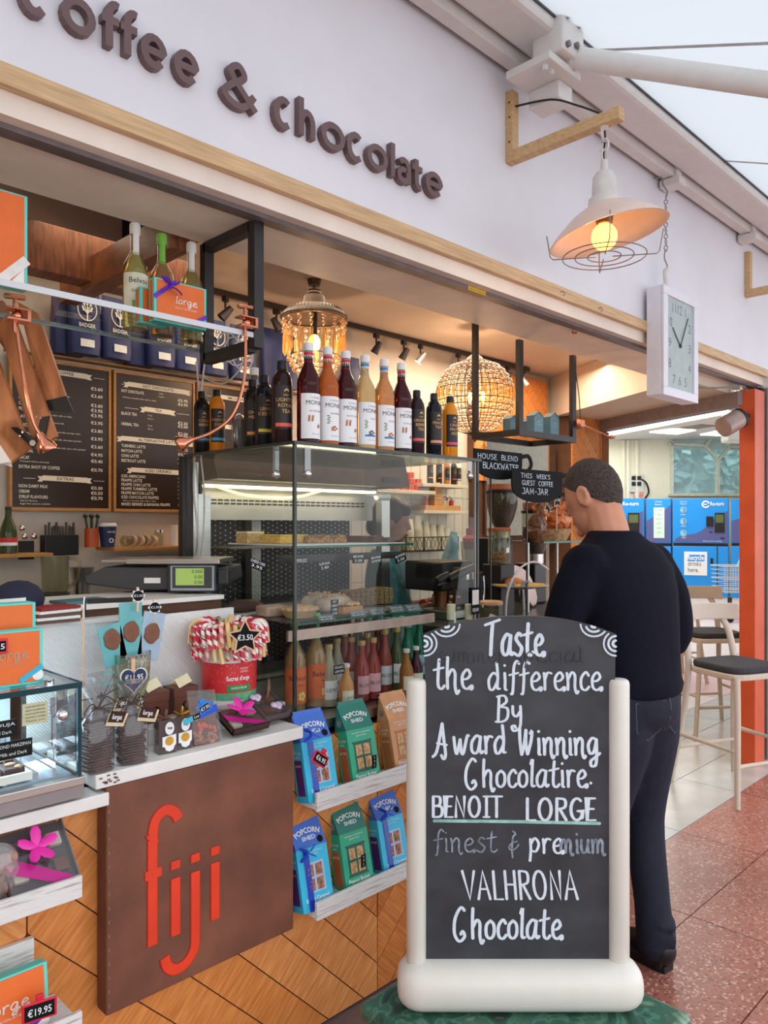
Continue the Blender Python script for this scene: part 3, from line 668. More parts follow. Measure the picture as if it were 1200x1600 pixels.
# the board: arched top with stepped shoulders
CB = bpy.data.materials.new('chalkboard_black'); CB.use_nodes = True; N = CB.node_tree.nodes; K = CB.node_tree.links; b = N['Principled BSDF']
tc = N.new('ShaderNodeTexCoord'); nz = N.new('ShaderNodeTexNoise'); nz.inputs['Scale'].default_value = 7; nz.inputs['Detail'].default_value = 8; mp = N.new('ShaderNodeMapping'); mp.inputs['Scale'].default_value = (1,1,1.6); K.new(tc.outputs['Object'], mp.inputs[0])
K.new(mp.outputs[0], nz.inputs['Vector']); r = N.new('ShaderNodeValToRGB'); K.new(nz.outputs['Fac'], r.inputs[0]); r.color_ramp.elements[0].color = rgb(38,40,46); r.color_ramp.elements[0].position = .35; r.color_ramp.elements[1].color = rgb(62,66,74); r.color_ramp.elements[1].position = .8
K.new(r.outputs[0], b.inputs['Base Color']); b.inputs['Roughness'].default_value = .5
out = [(664,1505),(952,1505),(952,1064),(960,1062),(961,990)]+[(961-(298)*i/16, 962+28*(abs(i-8)/8)**2.2) for i in range(17)][0:]+[(663,990),(664,1062)]
MB().prism([(bx(x), bz(y)) for x, y in out], -.006, .006).build('board', CB, t)
CH = mat('chalk_white', (214,226,238), .8, var=.05, scale=50); CHD = mat('chalk_faint', (140,152,166), .8, var=.25, scale=60); CHG = mat('chalk_green', (150,196,186), .8, var=.2, scale=40); GH = mat('chalk_ghost', (66,69,76), .8, var=.2, scale=30)
wfun = lambda d: .72+.5*abs(d.y)
def ct(txt, x0, x1, yb_, ht, name, m_=CH, G=GL, wd=.085, slant=0):
    m = MB(); pen(m, txt, bx(x0), bz(yb_), ht*U, w=bx(x1)-bx(x0), wd=wd, y0=-.0075, y1=-.006, G=G, slant=slant, wf=wfun); m.build(name, m_, t)
ct('Taste', 760, 850, 1023, 52, 'chalk_taste', wd=0.089)
ct('the', 676, 738, 1075, 48, 'chalk_the', wd=0.081); ct('difference', 760, 940, 1077, 44, 'chalk_difference', wd=0.081)
ct('By', 774, 818, 1125, 38, 'chalk_by', wd=0.096)
ct('Award', 678, 792, 1176, 44, 'chalk_award', wd=0.089); ct('Winning', 808, 936, 1178, 42, 'chalk_winning', wd=0.096)
ct('Chocolatire.', 724, 928, 1228, 42, 'chalk_chocolatire', wd=0.089)
ct('BENOIT', 674, 786, 1275, 32, 'chalk_benoit', G=PL, wd=0.12); ct('LORGE', 820, 932, 1280, 34, 'chalk_lorge', G=PL, wd=0.12)
MB().ribbon([(bx(678),bz(1281)),(bx(800),bz(1282)),(bx(936),bz(1285))], .008, -.0075, -.006).build('chalk_underline', CHG, t)
ct('finest', 676, 776, 1329, 34, 'chalk_finest', CHD, wd=0.067); ct('&', 790, 812, 1330, 34, 'chalk_and', CHD, wd=0.067)
ct('pre', 824, 880, 1331, 36, 'chalk_pre', CH, wd=0.096); ct('mium', 872, 946, 1331, 34, 'chalk_mium', CHD, wd=0.104)
ct('VALHRONA', 724, 906, 1403, 44, 'chalk_valhrona', G=PL, wd=0.081, slant=-.08)
ct('Chocolate', 706, 878, 1464, 46, 'chalk_chocolate', wd=0.089)
ct('summer', 684, 790, 1034, 26, 'old_chalk', GH, wd=.067); ct('special', 800, 912, 1034, 26, 'old_chalk', GH, wd=.067)
for cx_, sg in ((663, 1), (961, -1)):
    m = MB()
    for (dx, dy, R_) in ((34, 975, 21), (0, 1005, 19)):
        for k, q in enumerate((1, .62, .25)):
            pts = [(bx(cx_+sg*dx+R_*q*math.cos(a_)*1.0), bz(dy-R_*q*math.sin(a_)*(.9 if dx else 1))) for a_ in [PI*2*i/20 for i in range(21)]]
            def ins(p):
                X = p[0]/U+810; Y = HOR+(EYE-.31-p[1])/U
                return 663 <= X <= 961 and Y >= 962+28*(abs((X-812)/149))**2.2+1
            run = []
            for p in pts+[None]:
                if p is not None and ins(p): run.append(p)
                else:
                    if len(run) > 2: m.ribbon(run, .0045+.001*k, -.0075, -.006)
                    run = []
    m.build('chalk_swirls', CH, t, kind='stuff')
MB().cbox((bx(775), -.06, bz(1569)), (.022,.004,.008)).build('paint_chip', mat('chipped_brown', (90,70,60), .8), t)

# ---------------- the customer ----------------
SK = mat('skin_tanned', (208,146,118), .5, var=.04, scale=14)
NAVY = mat('navy_knit', (15,16,30), .9, var=.08, scale=60, bump=.15, bscale=300, spec=.2)
JEAN = mat('dark_denim', (22,26,44), .85, var=.12, scale=40, bump=.2, bscale=220)
SHOE = mat('black_leather', (26,24,26), .35)
HAIR = mat('short_grey_brown_hair', (74,64,60), .9, var=.3, scale=120, bump=.5, bscale=200)
def limb(m, pts, rad, n=5, seg=12):
    q = spl(pts, n); R_ = []
    for i in range(len(q)):
        u = i/n; k = min(int(u), len(rad)-2); f = u-k; a_, b__ = rad[k], rad[k+1]
        R_.append((a_[0]*(1-f)+b__[0]*f, a_[1]*(1-f)+b__[1]*f))
    m.tube(q, R_, seg)
    m.ball(q[0], (min(R_[0]),)*3, 8, 6); m.ball(q[-1], (min(R_[-1]),)*3, 8, 6)
man = thing('person', 'man in navy jumper and dark jeans seen from behind leaning at the counter', 'person', (2.565, 1.245, 0), math.radians(-9))
# local: +y towards the counter, +x his right (away from us)
body = MB()
hd = V((.085, .30, 1.69))   # head centre
Hm = TR(*hd) @ RZ(math.radians(4)) @ RX(math.radians(-22)) @ Matrix.Scale(1.16, 4)
body.ball((0,.008,.02), (.078,.098,.112), 20, 16, Hm); body.ball((0,.035,-.045), (.062,.072,.078), 16, 12, Hm)      # skull, jaw
body.add([(-.012,.104,.022),(.012,.104,.022),(.02,.10,-.028),(-.02,.10,-.028),(0,.138,-.018)], [(0,1,4),(1,2,4),(2,3,4),(3,0,4),(0,3,2,1)], Hm)
body.ball((0,.105,-.055), (.026,.014,.010), 8, 6, Hm); body.ball((0,.10,-.09), (.024,.018,.018), 8, 6, Hm)
for sx in (-1, 1):
    body.ball((sx*.034,.095,.012), (.016,.01,.009), 8, 6, Hm)
    body.lathe([(.0,-.006),(.012,-.008),(.02,-.002),(.017,.008),(.010,.004),(0,.0)], 12, T=Hm @ TR(sx*.080,-.002,-.002) @ RY(sx*PI/2) @ Matrix.Diagonal((1.9,1.2,1.2,1)))
limb(body, [hd+V((0,-.03,-.05)), hd+V((-.01,-.07,-.13)), hd+V((-.02,-.10,-.22))], [(.072,.075),(.072,.074),(.07,.07)])
limb(body, [(.06,.19,1.42),(.05,.14,1.2),(.05,.10,1.0)], [(.09,.06),(.08,.05),(.08,.05)])
for sx in (-1, 1):
    sho = V((.06+sx*.185,.18,1.43))
    el = V((.06+sx*.252,.13,1.13)) if sx > 0 else V((-.225,.24,1.15))
    wr = V((.22,.44,1.10)) if sx > 0 else V((-.13,.50,1.17))
    limb(body, [sho, el, wr], [(.05,.05),(.042,.042),(.027,.03)])
    pm = wr+(wr-el).normalized()*.05; body.ball(pm, (.035,.045,.022), 10, 8)
    dr_ = (wr-el).normalized(); side = dr_.cross(V((0,0,1))).normalized()
    for k in range(4):
        st = pm+dr_*.03+side*(.026-.018*k); body.tube(spl([st, st+dr_*.035+V((0,0,-.004)), st+dr_*(.06-.006*abs(k-1))+V((0,0,-.022))], 3), [.0095]*6+[.007], 6)
    st = pm-side*sx*(-.03)*sx; body.tube(spl([pm+side*sx*-.03, pm+side*sx*-.045+dr_*.02, pm+side*sx*-.04+dr_*.045], 3), .0095, 6)
for sx, fx, fy in ((1,.07,0),(-1,-.09,.10)):
    limb(body, [(.04+sx*.09,.09,.95),(fx+.02,fy+.10,.50),(fx,fy+.04,.09)], [(.085,.085),(.055,.055),(.04,.04)])
body.build('body', SK, man, remesh=.0075)
# close-cropped hair over the skull, ear height at the sides
hb = MB(); vs = []; fs = []; nr, ns = 11, 28
for j in range(nr):
    for i in range(ns):
        a_ = 2*PI*i/ns; fr = math.sin(a_)      # +1 front, -1 nape
        tmax = math.radians(62) if fr > .75 else math.radians(62+(.75-fr)*42)
        tt = tmax*j/(nr-1)
        vs.append((.083*math.sin(tt)*math.cos(a_), .008+.103*math.sin(tt)*math.sin(a_), .02+.118*math.cos(tt)))
for j in range(nr-1):
    for i in range(ns): fs.append((j*ns+i, (j+1)*ns+i, (j+1)*ns+(i+1) % ns, j*ns+(i+1) % ns))
hb.add(vs, fs, Hm); hb.build('hair', HAIR, man, smooth=180)
# jumper
j_ = MB()
secs = [((.045,.075,.985),.180,.122),((.047,.08,1.04),.176,.120),((.05,.10,1.12),.190,.128),((.055,.12,1.22),.206,.138),((.06,.145,1.33),.226,.146),((.06,.165,1.42),.236,.135),((.062,.18,1.485),.20,.112),((.065,.20,1.535),.118,.09),((.068,.208,1.558),.090,.084)]
vs = []; fs = []; n = 28
for (c, rx, ry) in secs:
    for i in range(n):
        a_ = 2*PI*i/n; ca, sa = math.cos(a_), math.sin(a_)
        vs.append((c[0]+rx*math.copysign(abs(ca)**.85, ca), c[1]+ry*math.copysign(abs(sa)**.85, sa), c[2]))
for j in range(len(secs)-1):
    for i in range(n): fs.append((j*n+i, j*n+(i+1) % n, (j+1)*n+(i+1) % n, (j+1)*n+i))
fs += [tuple(range(n-1,-1,-1)), tuple((len(secs)-1)*n+i for i in range(n))]
j_.add(vs, fs)
for sx in (-1, 1):
    sho = V((.06+sx*.188,.175,1.43))
    el = V((.06+sx*.258,.125,1.13)) if sx > 0 else V((-.23,.235,1.15))
    wr = V((.22,.42,1.10)) if sx > 0 else V((-.135,.48,1.168))
    mid = (sho+el)/2+V((sx*.022,-.02,.02))
    limb(j_, [sho, mid, el, (el+wr)/2, wr], [(.086,.088),(.076,.080),(.062,.066),(.054,.056),(.040,.042)])
    j_.ball(sho+V((0,0,-.005)), (.088,.094,.088), 14, 10)
def fold(a, b, r): j_.tube(spl([a, (V(a)+V(b))/2+V((0,-.012,-.01)), b], 5), [r*.3]+[r]*9+[r*.3], 6)
for z, w__ in ((1.06,.12),(1.09,.09),(1.13,.11),(1.02,.14)): fold((.05-w__,.0,z+.01), (.05+w__,-.012,z-.012), .010)
j_.lathe([(.176,0),(.183,.008),(.183,.05),(.178,.06)], 28, (.045,.073,.972), sy=.69)
j_.build('jumper', NAVY, man, remesh=.009)
# trousers
jn = MB()
for sx, fx, fy in ((1,.07,0),(-1,-.09,.10)):
    limb(jn, [(.045+sx*.075,.075,.99),(.045+sx*.082,.085,.80),((.045+sx*.08+fx)/2+.012,fy*.5+.10,.50),(fx,fy+.04,.22),(fx,fy+.025,.075)], [(.098,.115),(.098,.105),(.070,.074),(.062,.066),(.066,.074)], seg=16)
    for z in (.13,.17,.11): jn.tube([(fx-.05,fy-.02,z),(fx,fy-.048,z-.012),(fx+.05,fy-.02,z)], [.004,.012,.004], 6)
jn.ball((.045,.07,.93), (.165,.125,.11), 20, 14)
jn.lathe([(.150,.0),(.166,.03),(.166,.07),(.15,.08)], 28, (.045,.075,.955), sy=.72)
jo_ = jn.build('jeans', JEAN, man, remesh=.009)
def wrap_(o):
    q = o.modifiers.new('w', 'SHRINKWRAP'); q.target = jo_; q.offset = .0015; q.wrap_mode = 'ABOVE_SURFACE'
STI = mat('denim_stitch', (84,92,112), .8)
for sx in (-1, 1):
    cx_ = .045+sx*.082; q = [(-.058,.0),(-.054,-.10),(0,-.135),(.054,-.10),(.058,.0),(-.058,0)]
    pk = MB()
    for z0_ in (0,): pk.tube([(cx_+x, -.043+abs(x)*.16+abs(sx*x)*.0+max(0,sx*x)*.30, .965+z) for x, z in q], .0016, 5, caps=False)
    wrap_(pk.build('pocket_stitching', STI, man))
wrap_(MB().tube([(.045,-.052,.99),(.045,-.054,.94),(.045,-.054,.90),(.045,-.046,.84)], .0016, 5).build('seam_stitching', STI, man))
for sx, fx, fy in ((1,.07,0),(-1,-.09,.10)):
    so = MB().zprism([(fx-.026,fy-.028),(fx+.026,fy-.028),(fx+.034,fy+.0),(fx+.040,fy+.10),(fx+.034,fy+.20),(fx,fy+.228),(fx-.034,fy+.20),(fx-.038,fy+.10),(fx-.034,fy)], 0, .025)
    o = MB().ball((fx,fy-.0,.07), (.047,.052,.058), 14, 10).ball((fx,fy+.08,.055), (.05,.10,.045), 14, 10).ball((fx,fy+.17,.045), (.05,.075,.034), 14, 10).cbox((fx,fy+.08,.03), (.08,.2,.03)).build('shoe', SHOE, man, remesh=.006)
    so.build('sole', DARK, o)
cr = P(828, 944, 2.95); 
tag(MB().box(-.03,.03,-.001,.001,-.02,.02).build('payment_card', mat('cream_card', (226,218,196), .5), loc=(man.location.x-.10, man.location.y+.60, 1.20), rot=(.3,.4,-.5), bevel=.0004), 'small cream card held in hand of man in navy jumper', 'card')

# ---------------- bottles ----------------
def arcpatch(r, z0, z1, ha=75, c=-90):
    return MB().lathe([(r, z0), (r, z1)], 14, a0=math.radians(c-ha), a1=math.radians(c+ha))
def bottle(name, label, loc, prof, gm, cap, cm, pat=(), txt=(), group=None, liquid=None, rz=0, cat='bottle', extra=None):
    t = thing(name, label, cat, loc, rz, group)
    MB().lathe(prof, 24).build('body', gm, t, smooth=50)
    if liquid: MB().lathe(liquid[0], 20).build('liquid', liquid[1], t, smooth=50)
    MB().lathe(cap, 18).build('cap', cm, t, smooth=40)
    for (nm, r, z0, z1, m_, ha) in pat: arcpatch(r, z0, z1, ha).build(nm, m_, t, smooth=60)
    bym = {}
    for (s_, x, z, h, m_, r) in txt: letter(bym.setdefault(m_.name, (MB(), m_))[0], s_, x, z, h, 0, align='c', wrap=r)
    for mb, m_ in bym.values(): mb.build('lettering', m_, t, kind='stuff')
    if extra: extra(t)
    return t
def liq(name, c, tr=.45, r=.08): return mat(name, c, r, var=0, trans=tr, ior=1.33)
LBW = mat('label_white', (236,236,238), .5, var=.01); LBG = mat('label_grey_ink', (96,92,98), .6, var=0)
REDS = mat('label_red', (200,44,52), .5, var=0); BLUS = mat('label_blue', (40,132,196), .5, var=0)
CAPW = mat('white_cap', (226,226,224), .35, var=.01)
NUT = mat('label_brown_print', (176,112,70), .6, var=0); LEAF = mat('label_green_print', (80,130,70), .6, var=0)
SYP = [(.0,0),(.034,0),(.0385,.006),(.0385,.018),(.037,.022),(.0385,.026),(.0385,.19),(.0375,.198),(.0385,.204),(.0375,.215),(.030,.238),(.019,.262),(.0155,.275),(.0145,.318)]
def syrup(px, label, liqc, band, art, name, Y=1.975):
    loc = (XY(px, Y), Y, 1.842)
    def ex(t):
        m = MB()
        for k in range(9): m.lathe([(.0150,.268+k*.0045),(.0150,.272+k*.0045)], 10, a0=math.radians(-175+k*2), a1=math.radians(-5), T=None)
        MB().lathe([(.0152,.267),(.0152,.309)], 14).build('neck_label', LBW, t, smooth=60)
        b = MB()
        for z in (.268, .298): b.lathe([(.0156,z),(.0156,z+.010)], 14)
        b.build('neck_stripe', band, t, smooth=60, kind='stuff')
        a = MB()
        def blob(x, z, w_, h_, m_=None):
            pts = [(x+w_*math.cos(q*PI/4), z+h_*math.sin(q*PI/4)) for q in range(8)]
            a.add([(.0394*math.sin(p[0]/.0394), -.0394*math.cos(p[0]/.0394), p[1]) for p in pts], [tuple(range(8))])
        if art == 'mug':
            for q in range(5): blob(-.014+.0005*q, .078+q*.004, .011, .003)
            for q in range(5): blob(.014+.004*(q % 3), .058+.004*(q//2), .004, .003)
            a.build('mug_print', NUT, t, kind='stuff')
        else:
            for q in range(8): blob(-.006+.005*(q % 5), .055+.005*(q//3)+.002*(q % 2), .0045, .0032)
            a.build('nut_print', NUT if art != 'vanilla' else LBG, t, kind='stuff')
            a = MB()
            for q in range(5): blob(-.020+.003*(q % 2), .078+.006*q, .006, .0018)
            a.build('leaf_print', LEAF, t, kind='stuff')
        letter(MB(), 'x', 0, 0, .01)
    t = bottle('syrup_bottle', label, loc, SYP, liq('syrup_'+name, liqc, .35), [(.0165,.312),(.0172,.314),(.0172,.336),(.0155,.339),(0,.339)], CAPW,
        [('paper_label', .0389, .020, .168, LBW, 70)] + ([('blue_strip', .0392, .047, .054, BLUS, 34)] if band is BLUS else []),
        [('Le Sirop de', .006, .152, .006, LBG, .0393), ('MONIN', .004, .131, .0150, INK, .0393), (name.upper()[:14], .012, .108, .0055, LBG, .0393), ('flavoured syrup', .008, .034, .004, LBG, .0393), (name, 0, .284, .006, LBG, .0156)],
        'syrup bottles on the cake case', extra=ex, rz=math.radians(-8))
    return t
for a in ((482, 'deep red caramel syrup bottle with red neck bands, leftmost of the white labelled row', (70,16,22), REDS, 'mug', 'Salted Caramel'),
          (512, 'amber gingerbread syrup bottle with red neck bands and leaf print label', (196,104,44), REDS, 'nut', 'Gingerbread'),
          (540, 'dark red caramel syrup bottle between the amber and the pale gold ones', (84,24,28), REDS, 'mug', 'Salted Caramel'),
          (570, 'pale gold vanilla syrup bottle with blue neck bands and dark pod print', (222,188,130), BLUS, 'vanilla', 'Vanilla'),
          (600, 'light amber hazelnut syrup bottle with blue neck bands', (214,150,92), BLUS, 'nut', 'Hazelnut'),
          (627, 'dark red syrup bottle with red neck bands, last before the small black bottles', (70,20,28), REDS, 'mug', 'Salted Caramel')): syrup(*a)
GOLD = mat('label_gold', (214,166,92), .4, .3, var=0); LBD = mat('label_black', (38,32,36), .5, var=.02)
TEAP = [(.0,0),(.026,0),(.030,.005),(.030,.175),(.028,.19),(.02,.208),(.0135,.214),(.0125,.222)]
CAPB = mat('black_cap', (32,30,32), .4)
def iced(px, Y, label, c, strip, s=1.0, words=('LIGHTLY', 'ROOIBOS', 'TEA'), z=1.842, X=None, loc=None, grp='dark drinks on the cake case'):
    m_ = mat('strip_%d_%d' % (strip[0], strip[1]), strip, .5, var=0)
    loc = loc or ((X or XY(px, Y)), Y, z)
    def ex(t):
        m = MB()
        for k in range(7):
            u = -.006+.002*k; m.add([(.0313*math.sin((u+q[0])/.0313), -.0313*math.cos((u+q[0])/.0313), .150+q[1]+.004*math.sin(k/6*PI)) for q in ((0,0),(.003,0),(.0015,.007))], [(0,1,2)])
        m.build('mushroom_emblem', GOLD, t, kind='stuff')
        t.scale = (s, s, s)
    return bottle('drink_bottle', label, loc, TEAP, liq('drink_%d_%d_%d' % c, c, .15), [(.0145,.216),(.0145,.238),(.013,.241),(0,.241)], CAPB,
        [('wrap_label', .0305, .045, .168, LBD, 62), ('colour_strip', .0308, .052, .062, m_, 58)],
        [('FARM', 0, .138, .005, GOLD, .0313)]+[(wd_, 0, .122-.016*i, .011, GOLD, .0313) for i, wd_ in enumerate(words)], grp, extra=ex, rz=math.radians(-14))
iced(651, 1.975, 'black labelled brown drink bottle with coral strip, beside the last syrup bottle', (52,34,38), (226,92,84), 1.03, ('GROWN', 'BERRY', 'TEA'))
iced(678, 1.975, 'near black drink bottle with peach picture label, between brown and orange bottles', (24,30,38), (222,150,110), 1.03, ('PEACH', 'TEA', ''))
iced(703, 1.975, 'orange juice bottle with black label and pink strip at the case end', (236,150,40), (220,70,110), 1.03, ('CRAB', 'FRUIT', 'ADE'))
iced(441, 0, 'large dark brown drink bottle with coral strip at the case corner', (48,30,30), (232,96,80), 1.17, ('LIGHTLY', 'ROYAL', 'TEA'), loc=(1.565,2.045,1.842))
iced(411, 0, 'black drink bottle with lemon picture second from the case corner', (34,34,36), (216,190,70), 1.05, ('LEMON', 'ICED TEA', ''), loc=(1.58,2.165,1.842))
iced(393, 0, 'black drink bottle with orange strip, third from the case corner', (40,36,30), (222,140,60), 1.05, ('GINGER', 'MELON', ''), loc=(1.60,2.26,1.842))
iced(343, 0, 'plump orange juice bottle with black label at back left of the case top', (232,140,36), (80,160,200), 1.02, ('PASSION', 'JUICE', ''), loc=(1.60,2.49,1.842))
iced(332, 0, 'narrow dark bottle behind the plump orange one on the case top', (36,30,30), (60,150,190), .98, ('COLD', 'BREW', ''), loc=(1.55,2.515,1.842))
# white-capped bottle and snack bag behind them
bottle('water_bottle', 'clear bottle with white cap and blue neck band behind the dark drinks', (1.67,2.35,1.842), [(0,0),(.03,0),(.033,.01),(.033,.2),(.016,.25),(.014,.30)], liq('olive_glass', (120,104,60), .4), [(.0165,.29),(.0165,.318),(0,.32)], CAPW, [('neck_band', .0165, .255, .275, BLUS, 179)], (), 'tall bottles behind the dark drinks')
t = thing('snack_bag', 'clear crinkled snack bag leaning behind the black drink bottles', 'bag', (1.64,2.40,1.842), .5)
m = MB(); 
for i in range(9): m.tube([(-.03+.007*i,0,0),(-.034+.008*i,.01*math.sin(i),.06),(-.03+.007*i,.012*math.cos(i*2),.13)], [.007,.008,.004], 5)
m.build('filling', mat('dark_dried_fruit', (92,56,44), .6, var=.3), t, kind='stuff')
MB().ball((0,0,.075), (.045,.03,.078), 12, 8).build('film', clearmat('crinkle_film', (240,238,235), .12, .2, opaque=.12), t, smooth=60)

# ---------------- hanging shelf at left with its goods ----------------
t = thing('hanging_shelf', 'clear glass shelf hung on a black frame below the white soffit', 'shelf', (.2, 1.95, 2.165))
MB().box(-.4,1.19,0,.30,-.008,.0).build('glass_board', GLASS, t)
MB().box(-.4,1.19,-.006,-.001,-.012,.004).build('front_edge', mat('bright_glass_edge', (214,218,222), .2, var=0), t)
MB().box(-.4,1.19,.30,.304,-.010,.002).build('back_edge', mat('dim_glass_edge', (130,146,146), .2, var=0), t)
MB().box(1.18,1.215,-.01,.025,-.04,.35).build('front_post', BLACK, t); MB().box(1.18,1.215,.27,.30,-.04,.35).build('back_post', BLACK, t)
MB().box(1.18,1.21,.02,.28,-.05,-.015).build('cross_bar', BLACK, t); MB().box(1.18,1.21,.02,.28,.32,.352).build('cross_bar', BLACK, t)
cor = [(0,0),(.034,0),(.037,.006),(.037,.175),(.034,.195),(.02,.222),(.0135,.235),(.0125,.31)]
CLG = clearmat('pale_bottle_glass', (230,231,218), .05, .05, opaque=.04, body=(220,220,200))
for px, Y, lab, ck, pt in ((211, 2.17, 'clear elderflower cordial bottle with cream label, left on the hanging shelf', CAPW, 'Belvoir'), (253, 2.19, 'pale pink cordial bottle with green seal in middle of the hanging shelf', mat('lime_cap', (126,196,74), .4), 'Belvoir'), (299, 2.19, 'pale cordial bottle with white seal behind the orange gift box', CAPW, 'Belvoir')):
    LQ = liq('cordial_%d' % px, {211:(216,200,120), 253:(214,150,104), 299:(196,176,104)}[px], .55)
    bottle('cordial_bottle', lab, (XY(px, Y), Y, 2.166), cor, CLG, [(.0150,.288),(.0158,.292),(.0158,.318),(.014,.322),(0,.322)], ck,
        [('paper_label', .0376, .055, .165, mat('cream_label', (232,226,200), .5), 75), ('seal', .0142, .225, .292, PAPER if px != 253 else ck, 40), ('green_print', .0378, .055, .082, mat('leaf_green', (140,176,84), .5), 30)],
        [(pt, .004, .135, .017, INK, .0379), ('Elderflower', .006, .107, .0085, INK, .0379), ('Cordial', .006, .092, .0085, INK, .0379)], 'cordial bottles on the hanging shelf',
        liquid=([(0,.004),(.033,.004),(.0345,.01),(.0345,.172),(.018,.216),(.012,.232),(.0115,.24),(0,.24)], LQ), rz=math.radians(-10 if px == 211 else -25))
ORG = mat('orange_card', (232,112,46), .5, var=.03, bump=.05, bscale=200); CYAN = mat('turquoise_card', (96,216,206), .5, var=0); PURP = mat('purple_ribbon', (104,52,186), .35, var=.05)
CYR = mat('cyan_ribbon', (60,178,206), .35, var=.03); SILV = mat('silver_print', (176,150,130), .4, .4, var=0); WRB = mat('white_ribbon', (236,230,226), .4)
def bow(m, c, s, T=None):
    for a in (-.5, .6, 2.5, 3.7):
        d = V((math.cos(a), 0, math.sin(a)))
        m.tube([V(c)+d*s*k+V((0,-s*.25*math.sin(k*PI),0)) for k in (0,.35,.7,1.0)], [(s*.08,s*.03),(s*.24,s*.05),(s*.26,s*.05),(s*.12,s*.02)], 6)
    m.ball(c, s*.16, 8, 6)
def giftbox(label, loc, w_, h_, d_, rz=0, word='Lorge', ribbon=PURP, style='bow', tilt=0, group='orange gift boxes'):
    t = thing('gift_box', label, 'box', loc, rz, group)
    if tilt: t.rotation_euler = (tilt, 0, rz)
    MB().box(-w_/2, w_/2, 0, d_, 0, h_).build('box_side', CYAN, t, bevel=.001)
    MB().box(-w_/2+.008, w_/2-.008, -.0015, 0, .006, h_-.004).build('lid_front', ORG, t)
    MB().box(-w_/2-.0012, -w_/2, .008, d_-.006, .006, h_-.006).build('lid_side', ORG, t)
    if word:
        m = MB(); pen(m, 'lorge', -w_*.12, h_*.5, h_*.16, w=w_*.42, wd=.12, y0=-.0026, y1=-.0016, slant=.12); m.build('script_lettering', SILV if ribbon is not PURP else WRB, t)
        m = MB(); letter(m, 'CHOCOLATERIE', w_*.09, h_*.38, h_*.035, -.0022, w=w_*.42, align='c'); m.build('small_lettering', SILV if ribbon is not PURP else WRB, t, kind='stuff')
    if ribbon:
        m = MB()
        if style in ('bow', 'corner'):
            MB().ribbon([(w_*.49, h_*.32), (w_*.20, .01)], h_*.10, -.003, -.0015, capr=False).build('ribbon', ribbon, t)
            m.ribbon([(-w_*.5, h_*.55), (-w_*.1, h_)], h_*.10, -.003, -.0015, capr=False)
        if style == 'bow': bow(m, (-w_*.22, -.012, h_*.83), h_*.3)
        m.build('ribbon', ribbon, t, smooth=60)
        if style != 'flat': MB().prism([(w_*.5-.009, .012), (w_*.5-.009, h_*.22), (w_*.31, .012)] if style == 'bow' or ribbon is WRB else [(w_*.43+h_*.10*math.cos(k*PI/8), h_*.16+h_*.10*math.sin(k*PI/8)) for k in range(16)], -.002, -.0014).build('corner_panel', PAPER, t)
    return t
g = PY(286, 497, 2.0); giftbox('orange gift box with purple bow standing on the hanging glass shelf', (g.x+.005, 2.02, 2.166), .172, .125, .03, 0)
giftbox('turquoise edged gift box half hidden behind the purple bowed box', (XY(246, 2.07)-.012, 2.07, 2.166), .085, .105, .03, 0, word=None, ribbon=None)
giftbox('big orange gift box cut by the left edge on the hanging shelf', (XY(43, 1.99)-.11, 1.99, 2.166), .22, .235, .03, 0, word=None, ribbon=WRB, style='corner')

# ---------------- the cake case ----------------
X0, X1, Y0, Y1, ZB, ZT = 1.503, 2.423, 1.90, 2.54, .95, 1.832
t = thing('cake_display_case', 'tall glass cake display case with two inner shelves behind the counter ledge', 'display case', (X0, Y0, ZB))
w_, d_, h_ = X1-X0, Y1-Y0, ZT-ZB
MB().box(0,w_,0,.006,0,h_).build('front_pane', GLASS, t); MB().box(0,.006,.008,d_,0,h_).build('side_pane', GLASS, t); MB().box(w_-.006,w_,.008,d_,0,h_).build('side_pane', GLASS, t)
MB().box(-.01,w_+.01,-.012,d_,h_,h_+.009).build('top_pane', clearmat('top_glass', (200,214,208), .10, .03, opaque=.12, body=(120,130,124)), t)
MB().box(-.012,w_+.012,-.015,-.011,h_-.001,h_+.010).box(-.014,-.010,-.01,d_,h_-.001,h_+.010).build('top_edge', mat('dark_glass_edge', (38,46,42), .15, var=0), t)
MB().box(-.005,.005,-.006,.004,0,h_).build('corner_edge', MC['dark_glass_edge'], t); MB().box(w_-.002,w_+.008,-.004,.006,0,h_).build('corner_edge', MC['dark_glass_edge'], t); MB().box(w_-.016,w_-.008,-.002,.004,0,h_).build('edge_trim', GREYM, t)
MB().box(-.004,w_+.004,-.008,d_,-.03,0).build('base', STEEL, t)
for x, y in ((.05,-.004),(-.004,.09),(w_-.05,-.004)):
    MB().ball((x, y, h_-.09 if x < .5 else h_-.06), (.014,.012,.014), 12, 8).build('clamp_knob', CHROME, t, smooth=60); MB().box(x-.012,x+.012,y-.001,y+.001,h_-.085,h_-.002).build('clamp_plate', clearmat('clamp_plate_clear', (220,220,220), .2), t)
def gshelf(z, xe, y0, y1, name='inner_shelf', xs=.03):
    MB().box(xs, xe, y0, y1, z, z+.006).build(name, GLASS, t); MB().box(xs, xe, y0-.003, y0, z-.001, z+.007).box(xe, xe+.003, y0, y1, z-.001, z+.007).build('shelf_edge', GLASSE, t)
SA, SB = 1.505-ZB, 1.255-ZB
gshelf(SA, .60, .05, .50); gshelf(SB, .66, .05, .52)
MB().box(.0,.70,.030,.040,SB-.045,SB-.012).build('shelf_rail', mat('pink_brown_rail', (196,170,160), .4, .3), t)
MB().box(.02,.60,.10,.11,SA-.05,SA-.025).build('shelf_rail', BLACK, t)
MB().box(.06,.58,.07,.46,SA+.006,SA+.009).build('tray_paper', PAPER, t)
MB().box(.03,.62,.08,.50,SB+.006,SB+.010).build('tray_paper', mat('dark_tray', (70,68,66), .4), t)
t_case = t
